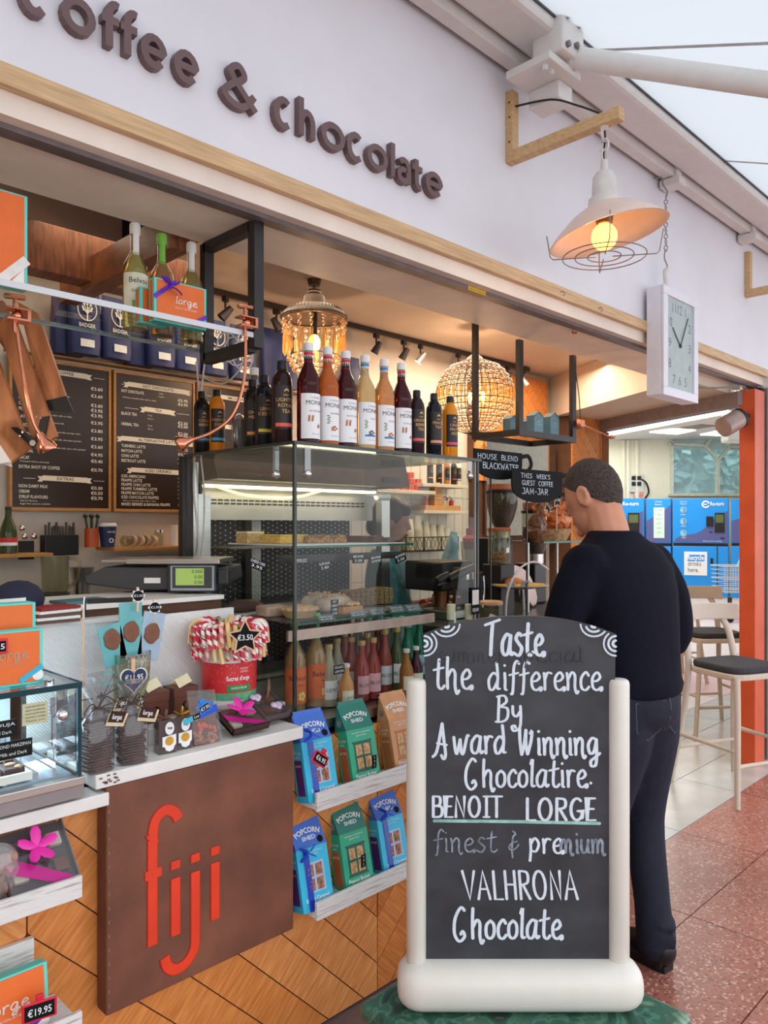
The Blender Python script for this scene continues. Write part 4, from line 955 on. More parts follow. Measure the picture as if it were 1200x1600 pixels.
# fridge unit behind
t = thing('open_fridge', 'stainless open fridge with slotted hood standing behind the cake case', 'fridge', (1.62, 2.62, .9))
FS = mat('fridge_steel', (150,146,138), .4, .7, var=.08, scale=5); FD = mat('fridge_dark', (46,46,44), .5, .3, var=.1); 
MB().box(.16,1.05,.30,.34,0,.90).build('back_panel', FD, t); MB().box(.16,.86,0,.30,-.0,.04).build('deck', FS, t)
for x in (-.02,.40,.985): MB().box(x,x+.055 if x != .40 else x+.05,0 if x != .4 else .24,.04 if x != .4 else .29,0,.80).build('upright', STEEL if x != .4 else FS, t)
hp = MB(); hp.add([(.03,-.06,.86),(1.12,-.06,.86),(1.16,.02,1.02),(.04,.02,1.02),(.14,.3,.86),(1.12,.3,.86),(1.16,.3,1.02),(.14,.3,1.02)], [(0,1,2,3),(0,4,5,1),(1,5,6,2),(2,6,7,3),(3,7,4,0),(4,7,6,5)]).build('hood', mat('hood_steel', (128,118,108), .38, .5, var=.06), t)
MB().box(.94,1.06,-.052,-.046,.875,.905, None).build('rating_plate', mat('plate_dark', (70,62,58), .4), t)
MB().box(.06,1.02,.10,.12,.70,.86).build('slotted_header', FS, t)
m = MB()
for i in range(30):
    for j in (0, 1): m.box(.04+i*.031,.062+i*.031,.097,.0995,.765+j*.014,.772+j*.014)
m.build('vent_slots', DARK, t, kind='stuff')
m = MB()
for i in range(34):
    for j in range(30):
        x, z = .17+i*.026, .05+j*.022+(i % 2)*.011
        if .40 < x < .46: continue
        m.box(x-.0026,x+.0026,.2985,.2995,z-.0026,z+.0026)
for j in range(36):
    for i in (0, 1, 2): m.box(.408+.014*i,.413+.014*i,.2375,.2395,.03+j*.021+(i % 2)*.01,.036+j*.021+(i % 2)*.01)
m.build('perforations', mat('dot_steel', (176,172,164), .35, .8, var=0), t, kind='stuff')
MB().tube([(.02,.03,.835),(.97,.03,.835)], .007, 8).build('light_tube', mat('lit_tube', (255,240,190), emit=(255,238,200), estr=2.6, var=0), t)
MB().tube(spl([(.05,.0,.835),(.2,-.01,.80),(.42,-.01,.795),(.6,.0,.83)]), .006, 8).build('light_tube', mat('dim_tube', (240,230,190), emit=(255,232,170), estr=1.2, var=0), t, smooth=60)
MB().tube([(.94,-.01,.815),(1.02,-.01,.815)], .018, 14).build('tube_holder', CAPW, t, smooth=40)
lamp('tube_light', 'AREA', (.5, .02, .82), 1.8, (1,.9,.68), .9, (0,0,0), .03, parent=t)
for z in (.33, .58): MB().box(.16,.98,.05,.28,z,z+.008).build('wire_shelf', mat('shelf_grey', (110,108,104), .5, .4), t)
# column left of the fridge with its cables
t = thing('steel_column', 'dark cabinet side with steel edge and dangling white cables', 'column', (1.56, 2.60, .9))
MB().box(-.04,.0,0,.03,0,.94).build('dark_panel', mat('brown_black_panel', (36,26,24), .4), t); MB().box(.0,.022,-.01,.03,0,.92).build('steel_edge', STEEL, t)
for k, (x, ph) in enumerate(((.0, 0), (.025, 2))): MB().tube(spl([(x+.012*math.sin(ph+q*1.7), -.03, 1.30-q*.16) for q in range(9)]), .0035, 6).build('cable', mat('white_cable', (214,206,202), .5), t)
MB().ball((.0,-.02,.42), (.012,.01,.03), 8, 6).build('cable_knot', MC['white_cable'], t)
m = MB()
for k in range(3): m.tube([(-.05+.03*k+.045*math.cos(q), -.32, 1.30+.05*math.sin(q)-.01*k) for q in [2*PI*i/18 for i in range(18)]], .003, 5, closed=True)
m.tube(spl([(-.12,-.5,1.26),(0,-.35,1.28),(.08,-.3,1.34)]), .0035, 5); m.tube(spl([(.05,-.33,1.30),(.02,-.2,1.2),(.01,-.03,1.25)]), .003, 5); m.build('cable_coil', MC['white_cable'], t, kind='stuff')

# cakes on the upper shelf
def C3(px, py, z):    # point on horizontal level z
    return PZ(px, py, z)
ZA = SA+ZB+.0095; ZBs = SB+ZB+.0105
SPG = mat('yellow_sponge', (226,182,98), .8, var=.12, scale=60, bump=.4, bscale=120); ICE = mat('cream_icing', (238,218,170), .5, var=.03); CRU = mat('pale_crumb', (214,170,112), .85, var=.2, scale=80, bump=.5)
BRN = mat('brownie_brown', (92,52,38), .7, var=.15, scale=50, bump=.4); OAT = mat('oat_crumble', (206,158,104), .85, col2=(120,76,46), scale=90, bump=.6)
def slab(name, label, px, Y, w_, d_, h_, m_, top=None, topm=None, lumps=0, lm=None, z=None, rz=0, group=None, cat='cake', wedge=False):
    t = thing(name, label, cat, (XY(px, Y), Y, z or ZA), rz, group)
    pts = [(-w_/2,0),(w_/2,0),(w_/2,d_),(-w_/2,d_)] if not wedge else [(-w_/2,0),(w_/2,.0),(w_*.1,d_),(-w_*.1,d_)]
    MB().zprism(pts, 0, h_).build('sponge', m_, t, bevel=.003)
    if top: MB().zprism([(a*.99, b*.99+.0004) for a, b in pts], h_, h_+top).build('topping', topm, t, bevel=.002)
    if lumps:
        m = MB()
        for i in range(lumps): m.ball((random.uniform(-w_/2,w_/2)*.92, random.uniform(0,d_), h_+(top or 0)+random.uniform(0,.004)), random.uniform(.004,.008), 6, 4)
        m.build('crumble', lm, t, kind='stuff', smooth=180)
    return t
slab('cheesecake_slice', 'cream topped cheesecake slice at the left end of the upper cake shelf', 400, 2.24, .075, .07, .034, CRU, .008, ICE)
for i, (px, Y) in enumerate(((426,2.22),(449,2.10),(471,2.15))): slab('lemon_slice', ('yellow lemon slice right of the cheesecake', 'yellow lemon slice seen across the case corner edge', 'yellow lemon slice left of the oat squares')[i], px, Y, .062, .06, .026, SPG, .005, mat('lemon_top', (232,186,70), .5), group='lemon slices')
for i, (px, Y) in enumerate(((492,2.12),(512,2.12),(533,2.12))): slab('oat_square', ('oat crumble square next to the lemon slices', 'middle oat crumble square on the upper shelf', 'oat crumble square next to the brownies')[i], px, Y, .06, .06, .020, OAT, lumps=40, lm=OAT, group='oat squares')
for i, (px, Y) in enumerate(((556,2.13),(575,2.08),(592,2.05),(618,2.02))): slab('brownie', ('dark brownie next to the oat squares', 'second dark brownie from the oat squares', 'third dark brownie from the oat squares', 'flat brownie at the right end of the upper shelf')[i], px, Y, .052 if i < 3 else .08, .055, .024 if i < 3 else .018, BRN, group='brownies')
# breads on the lower shelf
PIE = mat('pie_crust', (212,168,126), .8, var=.08, scale=30, bump=.4)
t = thing('fruit_pie', 'round pale crusted pie behind the case corner', 'pie', (XY(468, 2.06), 2.06, ZBs), .2)
MB().lathe([(0,0),(.048,0),(.06,.022),(.064,.026),(.058,.034),(.03,.042),(0,.044)], 22).build('crust', PIE, t, smooth=50)
m = MB()
for i in range(14): a = 2*PI*i/14; m.ball((.061*math.cos(a), .061*math.sin(a), .028), .007, 6, 4)
m.build('crimped_edge', PIE, t, smooth=180, kind='stuff')
t = thing('sponge_block', 'pinkish pale cake block left of the round pie', 'cake', (XY(436, 2.12), 2.12, ZBs), 0)
MB().zprism([(-.05,0),(.05,0),(.05,.07),(-.05,.07)], 0, .035).build('sponge', mat('pink_sponge', (208,170,150), .8, var=.08, bump=.3), t, bevel=.006)
LOF = mat('dusted_crust', (150,112,92), .85, col2=(206,186,168), scale=16, bump=.5, bscale=50)
for i, (px, Y, s_) in enumerate(((498,2.18,1.0),(522,2.08,1.05))):
    t = thing('loaf', ('flour dusted brown loaf behind the pie', 'flour dusted brown loaf behind the upright price card')[i], 'bread', (XY(px, Y), Y, ZBs), .15, 'dusted loaves')
    m = MB(); secs = [(-.075,.5),(-.06,.85),(-.03,1),(0,1.04),(.03,1),(.06,.88),(.075,.55)]
    vs = []; fs = []; n = 16
    for x, k in secs:
        for q in range(n): a = 2*PI*q/n; vs.append((x, .04*k*math.cos(a), max(0, .028+.034*k*math.sin(a))))
    for j in range(6):
        for q in range(n): fs.append((j*n+q, j*n+(q+1) % n, (j+1)*n+(q+1) % n, (j+1)*n+q))
    fs += [tuple(range(n-1,-1,-1)), tuple(6*n+q for q in range(n))]
    m.add(vs, fs).build('crust', LOF, t, smooth=60)
    m = MB()
    for q in range(20): m.ball((random.uniform(-.06,.06), random.uniform(-.02,.02), .062+random.uniform(-.002,.003)), .005, 6, 4)
    m.build('seed_topping', CRU, t, kind='stuff')
slab('nut_cake_slice', 'orange crusted nut cake slice in front of the seeded loaf', 552, 2.00, .095, .05, .026, mat('orange_crust', (206,140,74), .8, var=.12, bump=.4), .004, BRN, 50, mat('nut_pieces', (214,176,128), .7, var=.2), z=ZBs)
t = thing('seeded_loaf', 'sliced seeded brown loaf on dark tray at right of the lower shelf', 'bread', (XY(548, 2.16), 2.16, ZBs), 0)
SD = mat('seed_bread', (160,122,76), .9, col2=(86,64,40), scale=120, bump=.9, bscale=160); SD2 = mat('seed_crust', (178,150,96), .9, col2=(70,60,36), scale=170, bump=1, bscale=200)
for i in range(9): MB().zprism([(i*.026+.001,0),(i*.026+.025,0),(i*.026+.025,.07),(i*.026+.001,.07)], 0, .062+.002*math.sin(i*2)).build('bread_slice', SD if i < 6 else SD2, t, bevel=.004)
t = thing('red_sausage_roll', 'dark filled roll with red filling on white plate left of the pie', 'food', (XY(384, 2.28), 2.28, ZBs), 0)
MB().tube([(-.09,0,.02),(-.04,0,.028),(.03,0,.026),(.07,0,.02)], [.012,.024,.022,.012], 10).build('roll', mat('dark_roll', (96,70,62), .8, var=.1), t, smooth=60); MB().tube([(.04,-.01,.018),(.11,-.02,.014)], [.014,.004], 8).build('filling', mat('red_filling', (200,90,70), .6), t, smooth=60)
MB().box(-.11,.12,-.05,.05,0,.004).build('plate', PAPER, t)

# price cards in the case
CARD = mat('black_card', (20,20,22), .75, var=.02, spec=.2)
def card(px, py, Y, wpx, hpx, lines, label, rz=0, tilt=0, grp='black price cards in the cake case', roll=0, holder=False):
    D = DY(px, Y); w2 = wpx/F*D/ .72; h2 = hpx/F*D; p = PY(px, py, Y)
    t = thing('price_card', label, 'price card', (p.x, p.y, p.z-h2/2), rz, grp); t.rotation_euler = (tilt, roll, rz)
    MB().box(-w2/2,w2/2,0,.0015,0,h2).build('card', CARD, t)
    m = MB()
    for i, s_ in enumerate(lines): letter(m, s_, 0, h2*(1-(i+.85)/len(lines)*.92), h2*.62/len(lines), -.0006, align='c', w=w2*min(.86, .16*len(s_)))
    m.build('lettering', WINK, t, kind='stuff')
    if holder: MB().add([(-w2/2-.004,-.001,-.004),(w2/2+.004,-.001,-.004),(w2/2+.004,-.001,h2+.006),(-w2/2-.004,-.001,h2+.006),(-w2/2-.004,.035,-.004),(w2/2+.004,.035,-.004)], [(0,1,2,3),(3,2,5,4)]).build('clear_holder', clearmat('holder_clear', (235,240,240), .12), t)
    return t
for i, (px, py, w2, h2, ln_, lb, ro) in enumerate(((400,882,24,15,('CHEESE CAKE','3.95'),'tilted black price card hanging under the cheesecake',.35),(471,876,18,10,('LEMON SLICE',),'black price card hanging behind the corner edge',0),(508,884,18,14,('FLAP JACK','2.80'),'black price card hanging under the oat squares, with drooping tab',-.1),(560,873,18,14,('BROWNIE','3.50'),'black price card hanging under the first brownie',0),(588,874,17,12,('BROWNIE','GLUTEN FREE'),'black price card hanging under the third brownie',-.1),(627,871,18,14,('BLONDIE','3.50'),'black price card at the right end below the upper shelf',-.25))):
    card(px, py, 1.955, w2, h2, ln_, lb, roll=ro)
card(523, 950, 1.945, 11, 26, ('NUT','CARROT','CAKE','3.50'), 'upright black price card in front of the dusted loaves')
for i, (px, py, lb) in enumerate(((512,965,'leaning clear card holder below the upright price card'),(561,958,'leaning clear card holder below the nut cake slice'),(592,955,'leaning clear card holder below middle of the seeded loaf'),(622,951,'leaning clear card holder below right end of the seeded loaf'),(648,949,'last leaning clear card holder at the shelf end'))):
    card(px, py, 1.93, 22, 10, ('TODAYS CAKE','SLICE'), lb, tilt=-.7, holder=True)
# drinks in the bottom of the case
ZC = ZB+.003
for px, Y, lb in ((461, 2.04, 'tall orange cordial bottle with green cap just behind the case corner'), (494, 2.05, 'tall orange cordial bottle with green cap right of the case corner')):
    o = bottle('cordial_bottle', lb, (XY(px, Y), Y, ZC), cor, CLG, [(.0150,.288),(.0158,.292),(.0158,.318),(.014,.322),(0,.322)], mat('bright_green_cap', (92,196,80), .4),
        [('paper_label', .0376, .03, .15, mat('coral_label', (224,110,62), .5), 80), ('seal', .0142, .225, .292, MC['bright_green_cap'], 25)], [('Belvoir', .002, .108, .018, INK, .0379), ('Farm', .012, .088, .009, INK, .0379)], 'orange cordials in the cake case',
        liquid=([(0,.004),(.033,.004),(.0345,.01),(.0345,.172),(.018,.216),(.012,.232),(.0115,.24),(0,.24)], liq('peach_cordial', (232,178,122), .4)), rz=-.15 if px > 480 else -.35)
    m = MB()
    for k in range(5): a = 2*PI*k/5; x, z = .014+.010*math.cos(a), .055+.010*math.sin(a); m.add([(.0381*math.sin((x+.007*math.cos(q*PI/3))/.0381), -.0381*math.cos((x+.007*math.cos(q*PI/3))/.0381), z+.007*math.sin(q*PI/3)) for q in range(6)], [tuple(range(6))])
    m.build('flower_print', mat('pale_yellow_print', (240,206,120), .5), o, kind='stuff')
GC = mat('gold_cap', (206,180,116), .35, .5, var=0); LBC = mat('light_blue_cap', (158,190,198), .4)
def small(px, Y, lb, c, cm, h=.2, r=.028, lab=None, lc=None, grp='soft drinks in the cake case', tr=.4):
    pr = [(0,0),(r*.9,0),(r,.005),(r,h*.52),(r*.8,h*.62),(r*.42,h*.78),(r*.4,h*.94)]
    return bottle('soft_drink', lb, (XY(px, Y), Y, ZC), pr, liq('soft_%d_%d_%d' % c, c, tr), [(r*.47,h*.91),(r*.5,h*.92),(r*.5,h*.99),(0,h)], cm, [('paper_label', r*1.01, h*.12, h*.42, lc or LBW, 70)] if lab else (), [(lab, 0, h*.24, h*.06, INK if lc is not MC.get('green_label') else WINK, r*1.03)] if lab else (), grp)
k = 0
for (px, Y, c, cm, h, nm, pos) in ((514,2.02,(206,196,168),GC,.215,'cloudy pale','at left front'),(527,2.10,(206,196,168),GC,.215,'cloudy pale','behind the front left pale one'),(539,2.19,(200,120,116),GC,.22,'pink red','at far left back'),(549,2.09,(186,92,86),GC,.215,'pink red','left of the red group'),
    (565,2.0,(176,70,66),GC,.215,'rosy red','at front left of the red pair'),(583,2.0,(176,70,66),GC,.22,'rosy red','at front right of the red pair'),(574,2.10,(182,80,74),GC,.22,'rosy red','behind the red pair'),(590,2.16,(170,70,68),GC,.23,'rosy red','at the back of the red group'),(601,2.05,(190,96,88),GC,.235,'clear pink','right of the red pair'),(620,2.04,(96,110,72),GC,.24,'dark green','at right of the gold capped ones')):
    small(px, Y, '%s soft drink bottle with gold cap %s' % (nm, pos), c, cm, h, lab='LEMON' if k < 2 else 'BLOOM', lc=mat('pink_label', (226,168,176), .5) if 3 < k < 8 else LBW); k += 1
for i, (px, Y) in enumerate(((559,2.30),(577,2.32),(592,2.33),(576,2.20),(593,2.18),(605,2.13),(616,2.11),(628,2.11))):
    small(px, Y, ('leftmost', 'second', 'third', 'fourth', 'fifth', 'sixth', 'seventh', 'last')[i]+' from left of the blue capped water bottles in the case', (206,218,216), LBC, .265, .03, None, tr=.8, grp='blue capped water bottles')
for i, (px, Y) in enumerate(((637,2.03),(655,2.09))): small(px, Y, 'green mineral water bottle with blue cap, '+('left' if not i else 'right')+' one of two', (40,132,104), LBC, .255, .032, 'WATER', mat('pale_blue_label', (168,204,214), .5), grp='green mineral water bottles')
for i, (px, Y, c) in enumerate(((541,1.945,(214,150,86)),(635,1.95,(170,110,50)),(650,1.965,(74,30,44)))): small(px, Y, ('peach juice in small white capped bottle below the pale drinks', 'amber juice in small white capped bottle at right', 'dark berry juice in small white capped bottle at right')[i], c, CAPW, .155 if i == 0 else .17, .026, 'JUICE', mat('cream_label', (232,226,200), .5), grp='small juice bottles', tr=.2)
for i, (px, py, w2) in enumerate(((530,1046,16),(595,1092,12))): card(px, py, 1.93, w2, 14, ('ORGANIC','LEMON'), ('dark price card among the pale soft drinks', 'small price card low among the red soft drinks')[i], grp='price cards among the drinks')
t = thing('green_carton', 'dark green carton behind the green water bottles', 'carton', (2.30, 2.19, ZC)); MB().box(-.06,.11,0,.06,0,.27).build('carton', mat('bottle_green_card', (18,106,84), .5), t, bevel=.002); MB().box(-.06,.11,-.001,0,.03,.045).build('pale_stripe', WINK, t)

# ---------------- counter ledge, brown panel, white shelf boards ----------------
ZL = .975
t = thing('counter_ledge', 'chipped white painted ledge along the counter top holding the chocolates', 'ledge', (.818, 1.80, .94))
MB().box(0,.640,0,.30,0,.035).build('board', LEDGE, t, bevel=.003)
MB().box(.12,.680,.14,.33,.035,.080).build('raised_step', LEDGE, t, bevel=.002)
m = MB()
for i in range(12): x = .006+random.random()*.05; z = .004+random.random()*.026; m.box(x, x+.008, -.0008, 0, z, z+.004)
m.build('scuff_marks', mat('scuff_dark', (110,96,88), .8), t, kind='stuff')
t = thing('lower_ledge', 'white painted ledge below the glass chiller at left', 'ledge', (-.2, 1.80, .895))
MB().box(0,1.052,0,.08,0,.032).build('board', LEDGE, t, bevel=.003)
LEA = mat('brown_leather_board', (126,78,58), .6, col2=(98,58,44), scale=6, bump=.12, bscale=90)
t = thing('brand_panel', 'large brown panel with cut-out red lettering fiji on the counter front', 'panel', (.846, 1.80, .379))
MB().box(0,.578,.004,.056,0,.559).build('panel', LEA, t, bevel=.004)
m = MB()
for i in range(16):
    z = .02+i*.034; m.box(.006,.0072,.0028,.004,z,z+.008)
m.build('edge_stitching', mat('pale_stitch', (170,140,120), .7), t, kind='stuff')
RED = mat('cut_out_red', (222,62,32), .5, var=.06, scale=10); REDD = mat('cut_out_red_edge', (170,40,22), .5)
def fx(px): return XY(px, 1.80)-.846
def fz(px, py): return PY(px, py, 1.80).z-.379
def fpt(a, b): return (fx(a), fz(a, b))
sw = .0255
def fij(pts, nm, cap=False):
    MB().ribbon(pts, sw+.005, .0028, .006, capr=cap).build(nm+'_edge', REDD, t); MB().ribbon(pts, sw, .0015, .006, capr=cap).build(nm, RED, t)
x1 = fx(239); zt = fz(239, 1310); zb_ = fz(239, 1478)
hook = sp((x1, zb_), (x1, zt-.03), (x1, zt), (x1+.008, zt+.042), (x1+.034, zt+.062), (x1+.062, zt+.050), (x1+.074, zt+.028))
fij([hook[0]]+hook[5:], 'letter_f')
MB().ribbon([fpt(227, 1371), fpt(253, 1361)], sw*.9, .0010, .006, capr=False).build('letter_f_bar', RED, t)
fij([fpt(275, 1372), fpt(275, 1462)], 'letter_i'); fij([fpt(275, 1345), fpt(275, 1358)], 'dot')
xj = fx(306); zj = fz(306, 1465); hk_ = sp((xj, zj), (xj-.004, zj-.03), (xj-.026, zj-.056), (xj-.058, zj-.062), (xj-.082, zj-.044), (xj-.090, zj-.018))
fij([fpt(306, 1362)]+hk_, 'letter_j'); fij([fpt(306, 1334), fpt(306, 1347)], 'dot')
fij([fpt(337, 1348), fpt(337, 1437)], 'letter_i'); fij([fpt(337, 1323), fpt(337, 1336)], 'dot')

# worn white display shelves
def wshelf(label, x0, x1, yf, yb, z, lip, thick=.018, lipout=.012):
    t = thing('display_shelf', label, 'shelf', (x0, yb, z))
    MB().box(0,x1-x0,yf-yb,0,0,thick).build('board', WORN, t, bevel=.002)
    MB().box(0,x1-x0,yf-yb-lipout,yf-yb,-.004,lip).build('front_lip', WORN, t, bevel=.002)
    return t
wshelf('upper worn white shelf of boxed popcorn right of the brown panel', 1.476, 2.45, 1.770, 1.86, .727, .052)
wshelf('lower worn white shelf of boxed popcorn near the floor', 1.476, 2.45, 1.770, 1.86, .402, .05)
wshelf('worn white shelf with ribboned chocolate boxes left of the brown panel', -.1, .743, 1.715, 1.86, .745, .045)
wshelf('lowest worn white shelf at bottom left with an orange gift box', -.1, .743, 1.715, 1.86, .44, .045)
t = thing('shelf_back_board', 'small worn white upright board behind the bottom left shelf', 'board', (.60, 1.845, .462)); MB().box(-.14,.09,0,.012,0,.155).build('board', WORN, t)

# popcorn boxes shaped like little sheds
PB = {'b': (mat('bright_cyan_card', (52,188,228), .45, var=.02), mat('roof_blue_card', (64,112,204), .45, var=.03), mat('window_pale', (178,196,226), .5), 'Salted Caramel', mat('side_purple', (84,42,120), .5)),
      'g': (mat('emerald_card', (38,166,128), .45, var=.02), mat('roof_green_card', (34,122,108), .45, var=.03), mat('window_dark_green', (24,92,78), .5), 'Peanut Butter', mat('side_orange', (190,96,52), .5)),
      'r': (mat('ginger_card', (200,146,100), .5, var=.03), mat('roof_ginger_card', (206,150,104), .5), mat('window_ginger', (176,110,70), .5), 'Gingerbread', mat('side_brown', (180,120,72), .5))}
PCN = mat('popcorn', (222,190,140), .8, col2=(170,120,76), scale=90, bump=.6); PCB = mat('caramel_popcorn', (190,140,112), .8, col2=(120,78,60), scale=90, bump=.6)
BRB = mat('royal_blue_ribbon', (38,84,206), .3, var=.05); 
RBN = clearmat('sheer_blue_ribbon', (90,120,225), .06, .2, opaque=.65, body=(30,70,200))
def popbox(kind, x, y, z, label, rib=False, tag_=None, tilt=-.24):
    A_, B_, W_, nm, sd = PB[kind]; t = thing('popcorn_box', label, 'box', (x, y, z), 0, 'popcorn boxes on the worn shelves'); t.rotation_euler = (tilt, 0, math.radians(-4))
    w_, d_, hb, hr = .114, .062, .178, .082     # body, roof
    MB().zprism([(0,0),(w_,0),(w_,d_),(0,d_)], 0, hb).build('body', A_, t, bevel=.001)
    MB().add([(0,0,hb),(w_,0,hb),(w_,d_,hb),(0,d_,hb),(0,d_/2,hb+hr),(w_,d_/2,hb+hr)], [(0,1,5,4),(3,4,5,2),(0,4,3),(1,2,5)]).build('roof', B_, t)
    MB().box(.004,w_-.004,d_/2-.001,d_/2+.001,hb+hr-.002,hb+hr+.010).build('roof_fold', B_, t)
    MB().box(-.0008,0,.012,d_-.012,.02,.125).build('side_panel', sd, t)
    m = MB(); letter(m, 'CARAMEL' if kind == 'b' else 'BUTTER', 0, 0, .0065, 0, w=.032, align='c', T=TR(-.0012, d_/2, .105) @ RZ(-PI/2))
    letter(m, 'POPCORN', 0, 0, .008, 0, w=.044, align='c', T=TR(-.0012, d_/2, .142) @ RZ(-PI/2)); letter(m, 'SHED', 0, 0, .006, 0, w=.022, align='c', T=TR(-.0012, d_/2, .131) @ RZ(-PI/2)); m.build('side_lettering', WINK, t, kind='stuff')
    m = MB(); m.zprism([(0,0),(0,0.001),(-.0008,0)], 0, .0001); m.lathe([(0,0),(.012,0)], 14, T=TR(-.001, d_/2, hb+.025) @ RY(-PI/2)); m.build('side_badge', mat('grey_badge', (176,184,190), .5), t)
    # window with four panes
    x0, x1, z0, z1 = .026, .088, .052, .132
    MB().box(x0-.004,x1+.004,-.0012,0,z0-.003,z1+.003).build('window_frame', W_, t)
    if kind != 'b': MB().box(x0-.008,x1+.008,-.002,0,z1+.002,z1+.007).box(x0-.008,x1+.008,-.002,0,z0-.008,z0-.003).build('window_sill', W_, t)
    cx, cz = (x0+x1)/2, (z0+z1)/2
    for a, b in ((x0+.002, z0+.002), (cx+.003, z0+.002), (x0+.002, cz+.003), (cx+.003, cz+.003)):
        m = MB().box(a, a+(x1-x0)/2-.006, -.0014, -.0004, b, b+(z1-z0)/2-.006)
        for k in range(7): m.ball((a+.004+random.random()*.017, -.0012, b+.004+random.random()*.024), (.006,.0022,.006), 6, 4)
        m.build('window_pane', PCB if kind == 'b' else PCN, t, smooth=60)
    m = MB(); sl = math.atan2(d_/2, hr); Tr = TR(w_/2, 0, hb) @ RX(-sl)
    letter(m, 'POPCORN', 0, .043, .0165, -.0010, w=.088, align='c', T=Tr, bold=.025, arc=.10)
    letter(m, 'SHED', 0, .022, .0125, -.0010, w=.050, align='c', T=Tr, bold=.02)
    letter(m, nm, w_/2, .027, .0115, -.0010, w=.086, align='c', bold=.02)
    letter(m, 'GOURMET POPCORN', w_/2, .018, .0045, -.0010, w=.06, align='c'); letter(m, 'NATURAL FLAVOURS', w_/2, .010, .0045, -.0010, w=.06, align='c')
    letter(m, 'handmade in small batches', w_/2, hb-.014, .005, -.0010, w=.075, align='c'); letter(m, 'gluten free', w_/2, hb-.023, .005, -.0010, w=.04, align='c')
    m.build('lettering', WINK, t, kind='stuff')
    if kind == 'b':
        m = MB(); m.lathe([(0,0),(.011,0)], 16, T=Tr @ TR(.038, -.0011, .016) @ RX(PI/2)); m.build('award_badge', INK, t)
    if rib:
        MB().box(.022,.042,-.0030,-.0022,.0,hb-.002).build('ribbon_band', RBN, t)
        m = MB(); bow(m, (.028,-.018,hb+.02 if rib == 1 else hb-.01), .034); m.build('ribbon_bow', BRB, t, smooth=60)
    return t
for px, kd, lb, rb in ((474,'b','cyan popcorn box with bow and red price clip, left on the upper worn shelf',1), (544,'g','green peanut butter popcorn box on the upper worn shelf',0), (610,'r','ginger coloured popcorn box on the upper worn shelf by the sign',0)):
    y_ = 1.78; popbox(kd, XY(px+14, y_)-.012, y_, .747, lb, rb)
for px, kd, lb, rb in ((466,'b','cyan popcorn box with blue bow, left on the lower worn shelf',2), (533,'g','green peanut butter popcorn box on the lower worn shelf',0), (592,'b','cyan popcorn box with blue bow behind the sign post on the lower worn shelf',1)):
    y_ = 1.78; popbox(kd, XY(px+14, y_)-.012, y_, .422, lb, rb)
# patterned front of the ginger box
def clipcard(label, loc, w_, h_, txt, frame, rz=0, roll=0, cat='price tag', peg=True, grp=None):
    t = thing('price_tag', label, cat, loc, rz, grp); t.rotation_euler = (0, roll, rz)
    MB().box(-w_/2,w_/2,0,.004,0,h_).build('frame', frame, t, bevel=.002); MB().box(-w_/2+.005,w_/2-.005,-.0008,0,.005,h_-.005).build('slate', CARD, t)
    m = MB(); letter(m, txt, 0, h_*.32, h_*.38, -.0014, w=w_*.68, align='c', bold=.01); m.build('lettering', WINK, t, kind='stuff')
    if peg: MB().box(-.008,.008,-.002,.006,h_,h_+.014).build('peg', frame, t, bevel=.002)
    return t
REDP = mat('red_plastic', (214,34,60), .35, var=0); BLUP = mat('blue_plastic', (36,128,220), .35, var=0)
p = PY(498, 1180, 1.755); clipcard('tilted red framed price tag on the ribboned cyan popcorn box', p+V((-.02,-.02,-.02)), .062, .036, '€6.95', REDP, 0, .62)
for px, py, lb in ((585,1190,'small black upright price card on the green box of the upper shelf'), (568,1345,'small black upright price card on the green box of the lower shelf')):
    card(px, py, 1.765, 7, 20, ('6','.9','5'), lb, grp='small cards on the green popcorn boxes')
p = PY(62, 1580, 1.69); clipcard('red framed price tag reading nineteen ninety five at bottom left', p+V((.0,0,-.02)), .07, .042, '€19.95', REDP, -.2, 0)

